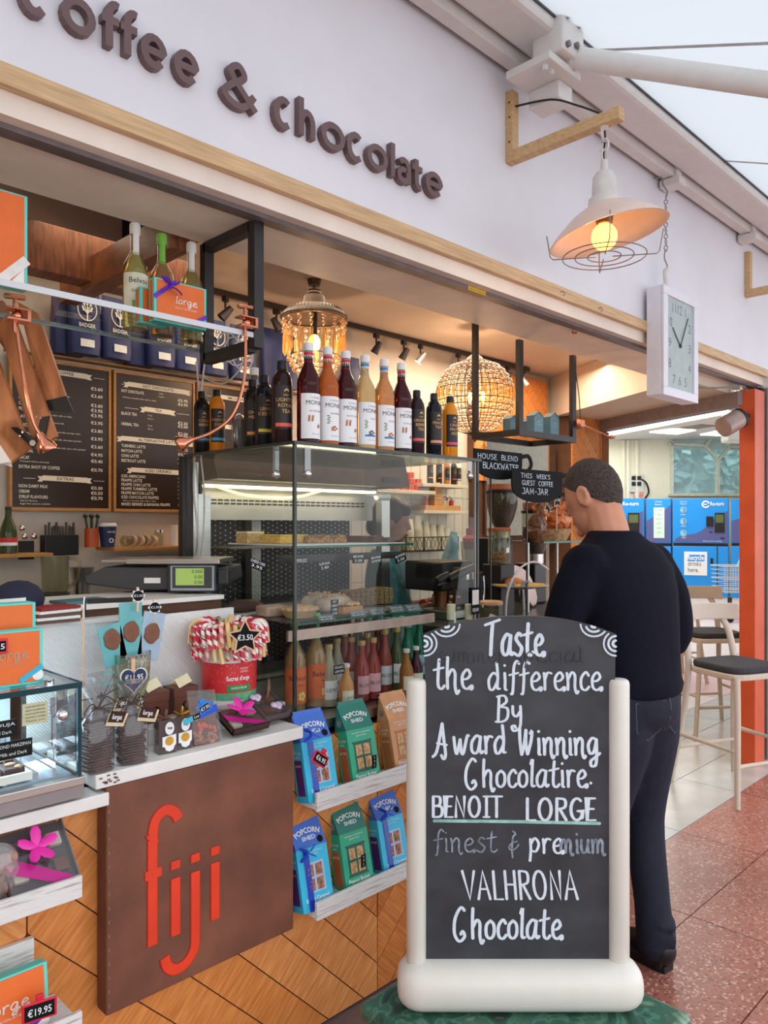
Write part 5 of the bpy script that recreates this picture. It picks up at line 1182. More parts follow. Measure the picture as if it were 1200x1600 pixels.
# orange gift boxes, ribboned chocolate boxes at lower left
giftbox('orange gift box with purple ribbon on the lowest worn shelf', (XY(78, 1.735)-.105, 1.735, .458), .21, .145, .03, 0, tilt=-.12, ribbon=PURP, style='corner')
CLR = clearmat('clear_box_film', (242,242,244), .08, .06, opaque=.02)
MAG = mat('magenta_ribbon', (222,44,160), .3, var=.05); MAGS = clearmat('sheer_magenta', (240,90,200), .05, .3, opaque=.7, body=(214,40,150)); CHOC = mat('dark_chocolate', (66,42,38), .35, var=.12, scale=30); MILK = mat('milk_chocolate', (124,76,52), .4, var=.1, scale=30); WCH = mat('white_chocolate', (226,218,190), .4); LILAC = mat('lilac_foil_heart', (206,190,214), .3, .2, var=.1)
def chocbox(label, loc, w_, d_, tilt, kind, rz=0):
    t = thing('chocolate_box', label, 'box', loc, rz); t.rotation_euler = (tilt, 0, rz)
    MB().box(-w_/2,w_/2,0,d_,0,.006).box(-w_/2,w_/2,0,.004,0,.02).box(-w_/2,-w_/2+.003,0,d_,0,.02).box(w_/2-.003,w_/2,0,d_,0,.02).build('tray', mat('grey_brown_tray', (92,80,82), .4) if kind != 'p' else CHOC, t, kind='stuff')
    for i in range(3):
        for j in range(2):
            x, y = -w_*.3+w_*.3*i, d_*.28+d_*.42*j; MB().box(x-.016,x+.016,y-.016,y+.016,.006,.020).build('chocolate', (WCH, CHOC, MILK)[(i+j) % 3] if kind != 'h' else MILK, t, bevel=.003)
    MB().box(-w_/2,w_/2,0,d_,.024,.0255).build('clear_lid', CLR, t)
    if kind == 'h':
        for x, y in ((-w_*.12, d_*.68), (w_*.22, d_*.26)):
            m = MB(); m.ball((x-.008,y,.03), (.012,.013,.007), 10, 6); m.ball((x+.008,y,.03), (.012,.013,.007), 10, 6); m.ball((x,y-.010,.03), (.010,.012,.006), 10, 6); m.build('foil_heart', LILAC, t, smooth=180)
        MB().add([(w_*.1,d_*.5,.027),(w_*.5,d_*.9,.03),(w_*.6,d_*1.2,.05),(w_*.3,d_*.8,.035)], [(0,1,2,3)]).build('organza_ribbon', clearmat('sheer_brown', (200,150,130), .05, .3, opaque=.6, body=(170,120,104)), t)
    else:
        MB().add([(-w_/2,d_*.62,.0262),(-w_/2,d_*.34,.0262),(w_*.1,0,.0262),(w_*.42,0,.0262)], [(0,1,2,3)]).build('ribbon_band', MAGS, t)
        m = MB()
        for a in (.2, 1.5, 2.8, 4.2, 5.2): d = V((math.cos(a), math.sin(a), .35)); m.tube([V((0,d_*.6,.03))+d*s_ for s_ in (0,.016,.032,.044)], [(.003,.003),(.011,.003),(.012,.003),(.006,.002)], 6)
        m.build('ribbon_bow', MAG, t, smooth=60)
    return t
p = PZ(393, 1142, .99); chocbox('clear chocolate box with magenta ribbon lying tilted on the ledge', (XY(392, 1.83), 1.83, .985), .125, .11, .42, 'p')
chocbox('clear chocolate box with two lilac foil hearts at the right end of the ledge', (XY(437, 1.85)-.01, 1.87, .990), .125, .13, .42, 'h')
chocbox('clear box of sweets with magenta bow on the left worn shelf', (XY(70, 1.745), 1.745, .765), .15, .15, .75, 'm')
t = thing('sweet_bag', 'bag of brown sweets cut by the left edge on the worn shelf', 'bag', (XY(6, 1.75), 1.76, .765), 0)
MB().ball((0,.02,.06), (.045,.03,.06), 14, 10).build('film', clearmat('crinkle_film', (240,238,235), .12, .2, opaque=.12), t, smooth=60)
m = MB()
for i in range(12): m.ball((random.uniform(-.025,.025), .02+random.uniform(-.015,.015), .02+i*.006), .014, 8, 6)
m.build('sweets', mat('pink_brown_sweet', (176,136,124), .5, var=.2), t, kind='stuff', smooth=180)

# ---------------- chocolates on the ledge ----------------
FILM = clearmat('cellophane', (244,244,246), .09, .10, opaque=.03); KRAFT = mat('cream_tag', (228,216,178), .6); BARK = mat('chocolate_thin', (66,42,38), .5, var=.25, scale=60, bump=.3)
BRR = mat('dark_brown_ribbon', (74,54,48), .4)
def thinbag(label, x, y, z, s=1.0, rz=0, tagc=True, group='cellophane bags of dark chocolate thins'):
    t = thing('chocolate_bag', label, 'bag', (x, y, z), rz, group); t.scale = (s, s, s)
    for i in range(17):
        w_ = .030+.003*math.sin(i*1.9); m = MB().zprism([(-w_,-.02-.002*math.sin(i*2.3)),(w_,-.019),(w_-.002,.02),(-w_,.021+.002*math.cos(i))], .002+i*.0066, .0066+i*.0066)
        m.build('chocolate_thin', BARK, t, rot=(0,0,.05*math.sin(i*3.1)), bevel=.0015, seg=1)
    MB().lathe([(.040,0),(.041,.06),(.040,.112),(.022,.132),(.007,.142),(.012,.150),(.026,.172),(.040,.196)], 18, sy=.72).build('bag_film', FILM, t, smooth=80)
    m = MB()
    for k in range(5): a = k*1.3; m.tube(spl([(0,-.004,.142),(.025*math.cos(a),-.012,.150+.012*math.sin(a)),(.055*math.cos(a),-.018+.01*math.sin(a*2),.150+.03*math.sin(a+.5)-.01)]), .0016, 5)
    m.tube([(.009*math.cos(q*PI/5), .008*math.sin(q*PI/5), .142) for q in range(10)], .003, 5, closed=True); m.build('raffia_tie', BRR, t)
    if tagc:
        MB().box(-.023,.023,-.001,.001,-.018,.014, TR(.030,-.034,.118) @ RY(.22) @ RX(.3)).build('cream_tag', KRAFT, t)
        MB().box(-.020,.020,-.0022,-.001,-.011,.016, TR(.028,-.034,.121) @ RY(.22) @ RX(.3)).build('printed_label', CHOC, t)
        m = MB(); pen(m, 'lorge', -.013, -.002, .011, w=.025, wd=.11, y0=-.0032, y1=-.0022, T=TR(.028,-.034,.121) @ RY(.22) @ RX(.3)); m.build('lettering', WINK, t)
    return t
thinbag('tied clear bag of dark chocolate thins at the left front corner of the ledge', XY(153, 1.83), 1.835, ZL, 1.08, .1)
thinbag('tied clear bag of chocolate thins second from the glass chiller, upright label', XY(208, 1.83), 1.84, ZL, 1.05, -.15)
thinbag('bag of chocolate thins behind the left front bag', XY(158, 1.94), 1.94, ZL, 1.1, .6)
thinbag('bag of chocolate thins directly behind the glass chiller corner', XY(112, 1.97), 1.98, ZL, 1.0, -.4, False)
thinbag('bag of chocolate thins in the second row behind the upright label', XY(200, 1.96), 1.97, ZL, .98, .9)
BBX = mat('brown_gift_card', (104,58,42), .45, var=.05)
GLD = mat('gold_curl_ribbon', (222,174,60), .25, .6, var=.05)
def brownbox(label, x, y, z, w_, h_, rz=0, tg=True):
    t = thing('brown_box', label, 'box', (x, y, z), rz, 'brown lidded chocolate boxes')
    MB().box(-w_/2,w_/2,0,w_*.8,0,h_*.72).build('base', BBX, t, bevel=.001); MB().box(-w_/2-.002,w_/2+.002,-.002,w_*.8+.002,h_*.66,h_).build('lid', BBX, t, bevel=.0015)
    m = MB().lathe([(0,0),(.013,0)], 18, T=TR(w_*.02,-.0008,h_*.36) @ RX(PI/2)); m.build('round_label', CHOC, t)
    m = MB()
    for k in range(3): letter(m, ('LORGE','HAND MADE','CHOCOLATE')[k], w_*.02, h_*.36+.004-.006*k, .003, -.0012, w=.016, align='c')
    m.build('lettering', KRAFT, t, kind='stuff')
    m = MB()
    for k in range(5): a = k*1.25; m.tube(spl([(0,w_*.4,h_),(.014*math.cos(a),w_*.4+.01*math.sin(a),h_+.012),(.03*math.cos(a),w_*.4+.016*math.sin(a),h_+.006)]), .0028, 5)
    m.build('curled_ribbon', GLD, t, smooth=60)
    if tg: MB().box(-.022,.022,-.001,.001,-.014,.014, TR(-.01,.0,h_+.020) @ RY(-.35) @ RX(-.5)).build('cream_tag', KRAFT, t)
brownbox('brown lidded chocolate box left of the pair on the ledge', XY(243, 1.99), 1.99, ZL+.046, .082, .088)
brownbox('brown lidded chocolate box right of the pair beside the candy cane tub', XY(291, 2.01), 2.01, ZL+.046, .078, .082)
brownbox('small brown box with gold curl behind the glass chiller', XY(108, 2.08), 2.085, ZL, .062, .13, -.1)
PUR = mat('purple_brown_box', (78,54,56), .4)
for i, (px, Y) in enumerate(((262, 1.84), (287, 1.845))):
    t = thing('truffle_box', ('clear fronted truffle box with oval label, left of the pair with bronze bow', 'clear fronted truffle box with oval label, right of the pair next to the sweets slab')[i], 'box', (XY(px, Y), Y, ZL), -.1, 'truffle boxes with oval labels')
    MB().box(-.024,.024,0,.034,0,.088).build('carton', CHOC, t, bevel=.002); MB().box(-.0262,.0262,-.002,.036,0,.090).build('clear_sleeve', CLR, t)
    m = MB().prism([(.004+.0125*math.cos(q*PI/9), .067+.017*math.sin(q*PI/9)) for q in range(18)], -.0045, -.0030); m.build('oval_label', LBW, t)
    MB().prism([(-.016,.020),(-.010,.020),(-.006,.010),(.004,.006),(.014,.010),(.018,.020),(.022,.024),(.022,.050),(-.016,.046)], -.0042, -.0030).build('white_label', LBW, t)
    MB().prism([(.003+.012*math.cos(q*PI/8), .034+.012*math.sin(q*PI/8)) for q in range(16)], -.0050, -.0043).build('gold_seal', mat('gold_print', (206,164,60), .35, .4), t)
    m = MB(); pen(m, 'lorge', -.002, .066, .006, w=.013, wd=.12, y0=-.0052, y1=-.0045); m.build('lettering', LBG, t)
    m = MB()
    for a in (.3, 1.4, 2.6): d = V((math.cos(a), 0, math.sin(a))); m.tube([V((0,.016,.090))+d*s_ for s_ in (0,.012,.024)], [(.002,.002),(.009,.002),(.004,.002)], 6)
    m.build('bronze_bow' if i == 0 else 'gold_bow', mat('bronze_ribbon', (140,96,74), .35) if i == 0 else GLD, t, smooth=60)
# slab with sweets
t = thing('sweets_slab', 'chocolate slab bag covered with coloured sweets and popcorn pieces', 'chocolate', (XY(325, 1.84), 1.842, ZL), 0); t.rotation_euler = (-.45, .10, 0)
MB().box(-.042,.042,0,.010,0,.135).build('slab', MILK, t, bevel=.003)
for c, n_, z0, z1, nm in (((222,96,64), 10, .035, .06, 'orange_sweet'), ((226,190,70), 4, .05, .12, 'yellow_sweet'), ((110,170,80), 3, .08, .125, 'green_sweet'), ((60,110,200), 3, .1, .13, 'blue_sweet'), ((120,70,50), 4, .09, .12, 'brown_sweet')):
    for i in range(n_): MB().ball((random.uniform(-.034,.034), -.002, random.uniform(z0, z1)), (.0075,.004,.0075), 10, 6).build(nm, mat(nm, c, .3, var=0), t, smooth=180)
m = MB()
for i in range(40): m.ball((random.uniform(-.038,.038), -.002, random.uniform(.004,.034)), random.uniform(.003,.006), 6, 4)
m.build('nut_pieces', mat('nut_pieces2', (216,160,120), .7, col2=(170,96,60), scale=80), t, kind='stuff', smooth=180)
MB().box(-.045,.045,-.008,-.007,0,.15).build('film', FILM, t)
clipcard('blue framed slate price tag clipped above the sweets slab', (XY(311, 1.84), 1.80, 1.076), .036, .026, '€7.95', BLUP, -.2, -.45)
t = thing('ribbon_tag', 'blue ribbon with turquoise name tag on the sweets slab', 'ribbon', (XY(306, 1.825), 1.805, 1.070)); MB().box(-.05,-.022,-.001,.001,-.007,.007, RY(-.25)).build('turquoise_tag', CYR, t); MB().box(-.022,.0,-.001,.001,-.007,.007, RY(-.25)).build('black_tag', CARD, t); MB().box(.0,.055,-.001,.001,-.010,.010, RY(-.22)).build('blue_ribbon', BRB, t)
m = MB(); letter(m, 'Cow', 0, 0, .008, -.0015, w=.016, align='c', T=RY(-.25) @ TR(-.011,0,-.003)); m.build('lettering', WINK, t, kind='stuff')

# candy cane tub
TUB = (XY(358, 2.03), 2.03, ZL+.046)
t = thing('candy_cane_tub', 'white plastic tub with red label holding the candy canes', 'tub', TUB, math.radians(-22))
MB().lathe([(.0,0),(.070,0),(.079,.004),(.082,.014),(.084,.172),(.084,.182),(.079,.182),(.077,.02),(0,.016)], 36).build('tub', mat('white_plastic_tub', (230,230,230), .4, var=.01), t, smooth=50)
MB().lathe([(.0835,.030),(.0850,.142)], 36).build('red_label', mat('red_tub_label', (204,46,50), .4, var=.03), t, smooth=60)
MB().lathe([(.0838,.030),(.0842,.052)], 36).build('green_band', mat('green_tub_band', (96,168,128), .4, var=.1, scale=90), t, smooth=60)
arcpatch(.0852, .056, .076, 26, -80).build('green_banner', mat('green_banner', (50,130,74), .4), t, smooth=60)
m = MB(); letter(m, 'Sucres d\'orge', .012, .090, .0135, 0, w=.075, align='c', wrap=.0856, bold=.02); letter(m, 'SAVEUR FRUITS', .014, .064, .007, 0, w=.05, align='c', wrap=.0860); letter(m, 'MAISON', .03, .122, .006, 0, w=.026, align='c', wrap=.0856); letter(m, 'GOURMAND', .03, .113, .006, 0, w=.026, align='c', wrap=.0856)
m.build('lettering', WINK, t, kind='stuff')
m = MB()
for i in range(60):
    a = random.uniform(-2.6,-.6); z = random.uniform(.058,.138); x = a
    m.add([(.0854*math.cos(a+q[0]), .0854*math.sin(a+q[0]), z+q[1]) for q in ((0,0),(.025,.002),(.025,.004),(0,.002))], [(0,1,2,3)])
m.build('confetti_print', mat('pale_pink_print', (238,170,170), .5), t, kind='stuff')
def canemat(name, base, stripes):
    m = bpy.data.materials.new(name); m.use_nodes = True; nt = m.node_tree; N = nt.nodes; K = nt.links; b = N['Principled BSDF']
    uv = N.new('ShaderNodeTexCoord'); sx = N.new('ShaderNodeSeparateXYZ'); K.new(uv.outputs['Object'], sx.inputs[0])
    at = N.new('ShaderNodeMath'); at.operation = 'ARCTAN2'; K.new(sx.outputs[1], at.inputs[0]); K.new(sx.outputs[0], at.inputs[1])
    d = N.new('ShaderNodeMath'); d.operation = 'DIVIDE'; d.inputs[1].default_value = 2*PI; K.new(at.outputs[0], d.inputs[0])
    mz = N.new('ShaderNodeMath'); mz.operation = 'MULTIPLY_ADD'; mz.inputs[1].default_value = 34; K.new(sx.outputs[2], mz.inputs[0]); K.new(d.outputs[0], mz.inputs[2])
    fr = N.new('ShaderNodeMath'); fr.operation = 'FRACT'; K.new(mz.outputs[0], fr.inputs[0])
    r = N.new('ShaderNodeValToRGB'); r.color_ramp.interpolation = 'CONSTANT'; K.new(fr.outputs[0], r.inputs[0]); e = r.color_ramp.elements
    e[0].color = rgb(*base); e[1].position = stripes[0][0]; e[1].color = rgb(*stripes[0][1])
    for p_, c in stripes[1:]: x = e.new(p_); x.color = rgb(*c)
    K.new(r.outputs[0], b.inputs['Base Color']); b.inputs['Roughness'].default_value = .3; return m
W_ = (240,232,226); R_c = (206,32,60)
CM = [canemat('cane_red_white', W_, [(.5,R_c)]), canemat('cane_red_green', W_, [(.35,R_c),(.6,W_),(.75,(70,120,70)),(.85,W_)]), canemat('cane_red', R_c, [(.75,W_)]), canemat('cane_green_red', (150,150,110), [(.4,R_c),(.7,(190,190,150))]), mat('cane_yellow', (236,206,140), .3, var=.05), canemat('cane_pink', (240,196,184), [(.5,(222,120,120))])]
cl = {}
def cane(a, tier, i):
    """hooked over the tub rim: the crook faces outward"""
    k = i % 6
    names = ('red and white', 'green and red on white', 'deep red', 'olive and red', 'pale yellow', 'pale pink')
    key = k
    if key not in cl:
        pth = [(0,0,-.045),(0,0,-.03),(0,0,0),(-.004,0,.014),(-.014,0,.022),(-.026,0,.022),(-.036,0,.014),(-.040,0,0),(-.040,0,-.02)]
        cl[key] = MB().tube(spl(pth, 3), .0068, 8).build('candy_cane', CM[k], smooth=60)
        o = cl[key]
    else: o = cl[key].copy(); C.objects.link(o)
    r_ = .108 if tier == 0 else .116; z = .194 if tier == 0 else .236
    rnd = random.uniform(-.28,.28)
    o.location = V(TUB)+V((r_*math.cos(a), r_*math.sin(a), z+random.uniform(-.006,.006))); o.rotation_euler = (rnd, random.uniform(-.10,.05), a)
    tag(o, '%s candy cane hooked in the %s ring round the white tub' % (names[k], ('lower', 'upper')[tier]), 'candy cane', '%s candy canes in the %s ring' % (names[k], ('lower', 'upper')[tier]))
i = 0
for tier, n_, ofs in ((0, 34, 0), (1, 36, .09)):
    for q in range(n_): cane(2*PI*q/n_+ofs, tier, (q*5+tier*2+(q//3)) % 6); i += 1
# heap lying across the top
for q in range(10):
    k = q % 6; o = cl[k].copy(); C.objects.link(o); a = q*.63
    o.location = V(TUB)+V((.05*math.cos(a), .05*math.sin(a), .240)); o.rotation_euler = (PI/2*.9, .2*math.sin(q), a)
    tag(o, 'candy cane lying across the top of the candy cane heap', 'candy cane', 'candy canes lying on top of the heap')
def star(m, r1, r2, y0, y1): m.prism([((r1 if k % 2 == 0 else r2)*math.sin(k*PI/5), (r1 if k % 2 == 0 else r2)*math.cos(k*PI/5)) for k in range(10)], y0, y1)
def starsign(label, loc, r_, txt, rz=0, stick=0, name='star_tag'):
    t = thing(name, label, 'sign', loc, rz); m = MB(); star(m, r_, r_*.5, 0, .003); m.build('wood_star', mat('light_wood', (222,184,150), .6), t); m = MB(); star(m, r_*.82, r_*.41, -.0008, 0); m.build('black_star', CARD, t)
    m = MB(); letter(m, txt, 0, -r_*.14, r_*.30, -.0015, w=r_*.82, align='c', bold=.01); m.build('lettering', WINK, t, kind='stuff')
    if stick: MB().cyl((0,.005,-stick), .0028, stick, 8).build('stick', MC['light_wood'], t)
    return t
p = PY(383, 996, 1.885); starsign('black wooden star price tag in front of the candy canes', p, .056, '€3.50', -.35)

# lollipop vase with heart tag
VZ = (XY(205, 2.03), 2.03, ZL+.046)
t = thing('lollipop_vase', 'clear vase lined with white lace paper in front of the white backdrop', 'vase', VZ)
MB().lathe([(0,.0),(.042,0),(.044,.01),(.054,.20),(.052,.20),(.043,.012),(0,.01)], 24).build('glass', CLG, t, smooth=50)
LAC = mat('lace_paper', (234,232,236), .7, col2=(150,150,160), scale=130); MB().lathe([(.040,.012),(.046,.10),(.052,.195)], 20, a0=-2.2, a1=1.2).build('lace_paper', LAC, t, smooth=60)
m = MB()
for q in range(16): a = -2.2+3.4*q/15; m.lathe([(.0,0),(.008,0)], 8, T=TR(.053*math.cos(a), .053*math.sin(a), .195) @ RZ(a) @ RY(PI/2))
m.build('lace_scallops', LAC, t, kind='stuff')
TQ = mat('turquoise_wrap', (112,196,200), .3, var=.06, trans=.2); PBL = mat('pale_blue_wrap', (176,204,224), .3, var=.06, trans=.2)
def lolly(dx, z, ro, wm, h_, label):
    o = thing('chocolate_lolly', label, 'lolly', (VZ[0]+dx, VZ[1]-.005, VZ[2]+z)); o.rotation_euler = (0, ro, 0)
    MB().box(-.034,.034,-.002,.004,-.03,h_).build('wrapper', wm, o, bevel=.002)
    m = MB(); m.prism([(.024*math.cos(q*PI/8)*(1+.08*math.sin(q*3)), .045+.030*math.sin(q*PI/8)*(1+.06*math.cos(q*2))) for q in range(16)], -.007, -.002); m.build('chocolate_face', MILK, o, bevel=.003)
    MB().cyl((0,.001,-.14), .002, .12, 6).build('stick', PAPER, o)
lolly(-.004, .215, 0, TQ, .125, 'chocolate lolly in turquoise wrapper, the tall one in the middle')
lolly(-.050, .200, -.22, TQ, .085, 'small turquoise wrapped lolly leaning left in the vase')
lolly(.050, .205, .20, PBL, .105, 'pale blue wrapped lolly leaning right in the vase')
t = thing('heart_tag', 'dark heart price tag pegged on the lace lined vase', 'price tag', (VZ[0]-.03, VZ[1]-.075, VZ[2]+.140), -.15)
hp_ = [(.034*(16*math.sin(a)**3)/16, .034*(13*math.cos(a)-5*math.cos(2*a)-2*math.cos(3*a)-math.cos(4*a))/15) for a in [2*PI*k/28 for k in range(28)]]
MB().prism([(x*1.1, z*1.1) for x, z in hp_], 0, .003).build('white_heart', PAPER, t); MB().prism(hp_, -.001, 0).build('blue_heart', mat('navy_heart', (30,44,84), .5), t)
m = MB(); letter(m, '€11.95', 0, -.002, .015, -.0016, w=.050, align='c', bold=.01); m.build('lettering', WINK, t, kind='stuff'); MB().box(-.005,.005,.003,.010,.02,.055).build('peg', MC['light_wood'], t)
for px, py, Y, lb in ((216,931,2.0,'small black flower shaped price tag pegged above the middle lolly'),(242,949,2.02,'small black flower shaped price tag pegged right above the lollies')):
    p = PY(px, py, Y); t = thing('flower_tag', lb, 'price tag', p, -.2); m = MB().prism([(.017*(1+.16*math.cos(8*a))*math.cos(a), .017*(1+.16*math.cos(8*a))*math.sin(a)) for a in [2*PI*k/48 for k in range(48)]], 0, .003); m.build('white_rim', PAPER, t)
    MB().prism([(.0145*math.cos(a), .0145*math.sin(a)) for a in [2*PI*k/20 for k in range(20)]], -.001, 0).build('black_face', CARD, t); m = MB(); letter(m, '€3.50', 0, -.003, .007, -.0016, w=.024, align='c'); m.build('lettering', WINK, t, kind='stuff'); MB().box(-.003,.003,.003,.008,-.045,.024).build('peg', MC['light_wood'], t)
p = PY(133, 950, 2.02); t = thing('stick_sign', 'edge-on oval tag on a tall thin stick left of the lollies', 'sign', p, 1.05)
MB().prism([(.016*math.cos(a), .030*math.sin(a)-.0) for a in [2*PI*k/20 for k in range(20)]], 0, .003).build('oval_tag', PAPER, t); MB().prism([(.013*math.cos(a), .026*math.sin(a)) for a in [2*PI*k/20 for k in range(20)]], -.001, 0).build('black_face', CARD, t); MB().cyl((0,.005,-(p.z-ZL)), .0026, p.z-ZL, 8).build('stick', MC['light_wood'], t)

# white ribbed backdrop and raised counter with the scale
RIB = bpy.data.materials.new('ribbed_white_vinyl'); RIB.use_nodes = True; N = RIB.node_tree.nodes; K = RIB.node_tree.links; b = N['Principled BSDF']; b.inputs['Base Color'].default_value = rgb(242,242,242); b.inputs['Roughness'].default_value = .45
wv = N.new('ShaderNodeTexWave'); wv.inputs['Scale'].default_value = 70; wv.bands_direction = 'DIAGONAL'; tc = N.new('ShaderNodeTexCoord'); K.new(tc.outputs['Object'], wv.inputs[0]); bp = N.new('ShaderNodeBump'); bp.inputs['Strength'].default_value = .5; bp.inputs['Distance'].default_value = .004; K.new(wv.outputs[0], bp.inputs['Height']); K.new(bp.outputs[0], b.inputs['Normal'])
t = thing('ribbed_backdrop', 'white ribbed vinyl sheet curving over the raised counter behind the chocolates', 'backdrop', (.78, 2.14, ZL-.02))
n_ = 10; vs = []; fs = []
for j in range(n_+1):
    u = j/n_; z = .345*min(1, u*1.25); y = 0 if u < .8 else (u-.8)*.08
    vs += [(0, y, z), (.66, y, z+.008)]
for j in range(n_): fs.append((2*j, 2*j+1, 2*j+3, 2*j+2))
MB().add(vs, fs).build('vinyl_sheet', RIB, t, smooth=60)
t = thing('raised_counter', 'white edged raised counter board behind the ribbed backdrop under the scale', 'counter', (.80, 2.165, 1.0))
MB().box(.06,.62,.0,.34,.335,.350).build('board', LEDGE, t, bevel=.002); MB().box(.0,.62,.02,.34,0,.333).build('core', mat('counter_core', (90,60,40), .7), t)
MB().box(-.0,.30,-.035,.24,.30,.312).build('side_board', LEDGE, t)
# till scale
SP = P(272, 921, 2.62); SP.z = 1.35
t = thing('shop_scale', 'grey shop scale with steel platform and green display on the raised counter', 'scale', SP, -PI/4)
k = 2.62/F; SG = mat('scale_dark_grey', (60,62,66), .45, var=.03)
sx = lambda px: (px-272)*k
zy = lambda py: EYE-(py-HOR)*k-1.35
MB().prism([(sx(138),.055),(sx(170),.088),(sx(360),.088),(sx(362),.04),(sx(340),.012),(sx(215),.010),(sx(140),.030)], -.04, .20).build('body', SG, t, bevel=.006)
MB().box(sx(208),sx(350),-.075,.17,.100,.116).build('platform', STEEL, t, bevel=.002); MB().box(sx(163),sx(208),-.03,.21,.103,.112).build('platform_side', STEEL, t, bevel=.002)
MB().box(sx(270),sx(345),-.075,-.035,.006,.100).build('display_housing', mat('scale_black', (44,46,50), .4), t, bevel=.008)
MB().box(sx(276),sx(342),-.0765,-.0745,.012,.094).build('display_rim', mat('scale_rim', (150,160,168), .4), t, bevel=.001); MB().box(sx(279),sx(339),-.0775,-.0755,.020,.091).build('display_face', SG, t)
MB().box(sx(284),sx(327),-.0785,-.0765,.030,.086).build('lcd', mat('green_lcd', (150,178,96), .3, emit=(150,180,96), estr=.25, var=0), t)
m = MB()
for i_, s_ in enumerate(('0.000', '0.00', '0.00')): letter(m, s_, sx(325), .070-.018*i_, .012, -.0790, align='r')
m.build('lcd_digits', mat('lcd_ink', (40,60,30), .5), t, kind='stuff')
MB().box(sx(231),sx(256),-.0412,-.0402,.034,.052).build('price_sticker', PAPER, t); MB().box(sx(345),sx(362),-.06,-.0,.03,.08).build('end_knob', MC['scale_black'], t, bevel=.006)
for a in (-.13, .12): MB().cyl((a, .06, -.002), .015, .016, 10).build('foot', DARK, t)
# tablets, papers and card stack
t = thing('menu_tablet', 'teal covered folder lying on the raised counter left of the scale', 'folder', (.98, 2.20, 1.351), .1); MB().box(-.07,.08,0,.10,0,.007).build('cover', mat('teal_cover', (60,116,128), .5), t)
t = thing('card_folder', 'black flat folder in front of the teal one on the raised counter', 'folder', (1.03, 2.17, 1.351), -.3); MB().box(-.06,.07,0,.05,0,.009).build('cover', DARK, t)
for i_ in range(5):
    t = thing('booklet', 'flat booklet number in a low stack left of the raised counter, '+('bottom one', 'second from bottom', 'middle one', 'second from top', 'red top one')[i_], 'booklet', (.86+.004*i_, 2.10+.005*i_, 1.313+.0085*i_), .05*i_, 'stack of booklets'); t['label'] = ('bottom booklet of the low stack left of the raised counter', 'second lowest booklet of the low stack', 'middle booklet of the low stack behind the orange box', 'second highest booklet of the low stack', 'red booklet on top of the low stack')[i_]
    MB().box(-.07,.05,0,.09,0,.0075).build('cover', (mat('brown_cover', (96,70,60), .6), PAPER, MC['brown_cover'], PAPER, mat('red_cover', (140,34,38), .5))[i_] if i_ else mat('brown_cover', (96,70,60), .6), t)
t = thing('leaflet_holder', 'white leaflet with small chocolate pictures standing at the left edge', 'leaflet', (.68, 2.02, 1.28), .1)
MB().box(-.14,.058,0,.003,0,.115).build('leaflet', PAPER, t)
for a, b_2 in ((-.10,.07),(-.035,.07),(.028,.07),(-.10,.028),(-.035,.028),(.028,.028)): MB().box(a-.012,a+.012,-.001,0,b_2-.010,b_2+.012).build('chocolate_picture', MILK, t)
m = MB()
for a, b_2 in ((-.10,.07),(-.035,.07),(.028,.07),(-.10,.028),(-.035,.028),(.028,.028)): letter(m, 'Praline', a, b_2-.019, .005, -.0012, align='c')
m.build('captions', INK, t, kind='stuff')
MB().box(-.15,.085,.02,.16,-.072,-.002).build('holder_block', LEDGE, t)

# ---------------- glass chiller ----------------
CX = .776
t = thing('chocolate_chiller', 'lit glass chiller cabinet with dark green edges at the left end', 'display case', (CX, 1.80, ZL-.04))
hg = 1.197-(ZL-.04)
MB().box(-1.0,0,.0,.006,.05,hg).build('front_pane', GLASS, t); MB().box(-.006,0,.006,.42,.05,hg).build('side_pane', GLASS, t)
MB().box(-1.0,.004,-.004,.42,hg,hg+.009).build('top_pane', clearmat('chiller_top', (214,222,224), .16, .02, opaque=.05, body=(150,170,176)), t)
MB().box(-1.0,.005,-.007,-.004,hg-.002,hg+.011).box(.004,.007,-.004,.42,hg-.002,hg+.011).box(-.004,.005,-.005,.004,.05,hg).build('glass_edge', mat('deep_teal_edge', (18,58,66), .12, var=0), t, kind='stuff')
MB().box(-1.0,.01,-.012,.42,.03,.05).build('rail', STEEL, t, bevel=.002); MB().box(-1.0,.01,-.006,.42,0,.03).build('base', GREYM, t)
MB().cyl((-.055,.04,hg+.009), .013, .010, 16).build('lock_knob', CHROME, t, smooth=40); MB().ball((-.042,-.010,hg-.060), (.014,.010,.014), 12, 8).build('clamp_knob', CHROME, t, smooth=60); MB().box(-.056,-.030,-.0075,-.005,hg-.055,hg).build('clamp_plate', MC['clamp_plate_clear'] if 'clamp_plate_clear' in MC else GLASS, t)
DK = mat('chiller_deck', (150,166,182), .3, .5); MB().box(-1,-.01,.02,.42,.05,.055).build('deck', DK, t)
for x in (-.30,-.24,-.16,-.09,-.05): MB().box(x,x+.008,.03,.40,.055,.070).build('rack_bar', STEEL, t)
for y in (.10, .26): MB().box(-.13,-.015,y,y+.05,.056,.062).build('vent_light', mat('cold_light', (235,245,255), emit=(215,235,255), estr=5, var=0), t)
MB().box(-.8,-.02,.39,.41,.055,hg-.01).build('back_pane', mat('chiller_back', (176,192,204), .3), t)
MB().box(-.5,-.08,.37,.385,hg-.05,hg-.035).build('light_bar', MC['cold_light'], t)
lamp('chiller_light', 'AREA', (-.35, .2, hg-.012), 4.5, (.75,.88,1), .6, (0,0,0), .25, parent=t)
n0 = PY(57, 1107, 1.79); t2_ = thing('notice_card', 'cream printed notice stuck inside the chiller glass', 'notice', (XY(55, 1.808), 1.808, 1.125)); MB().box(-.028,.028,0,.001,-.001,.048).build('card', KRAFT, t2_)
m = MB()
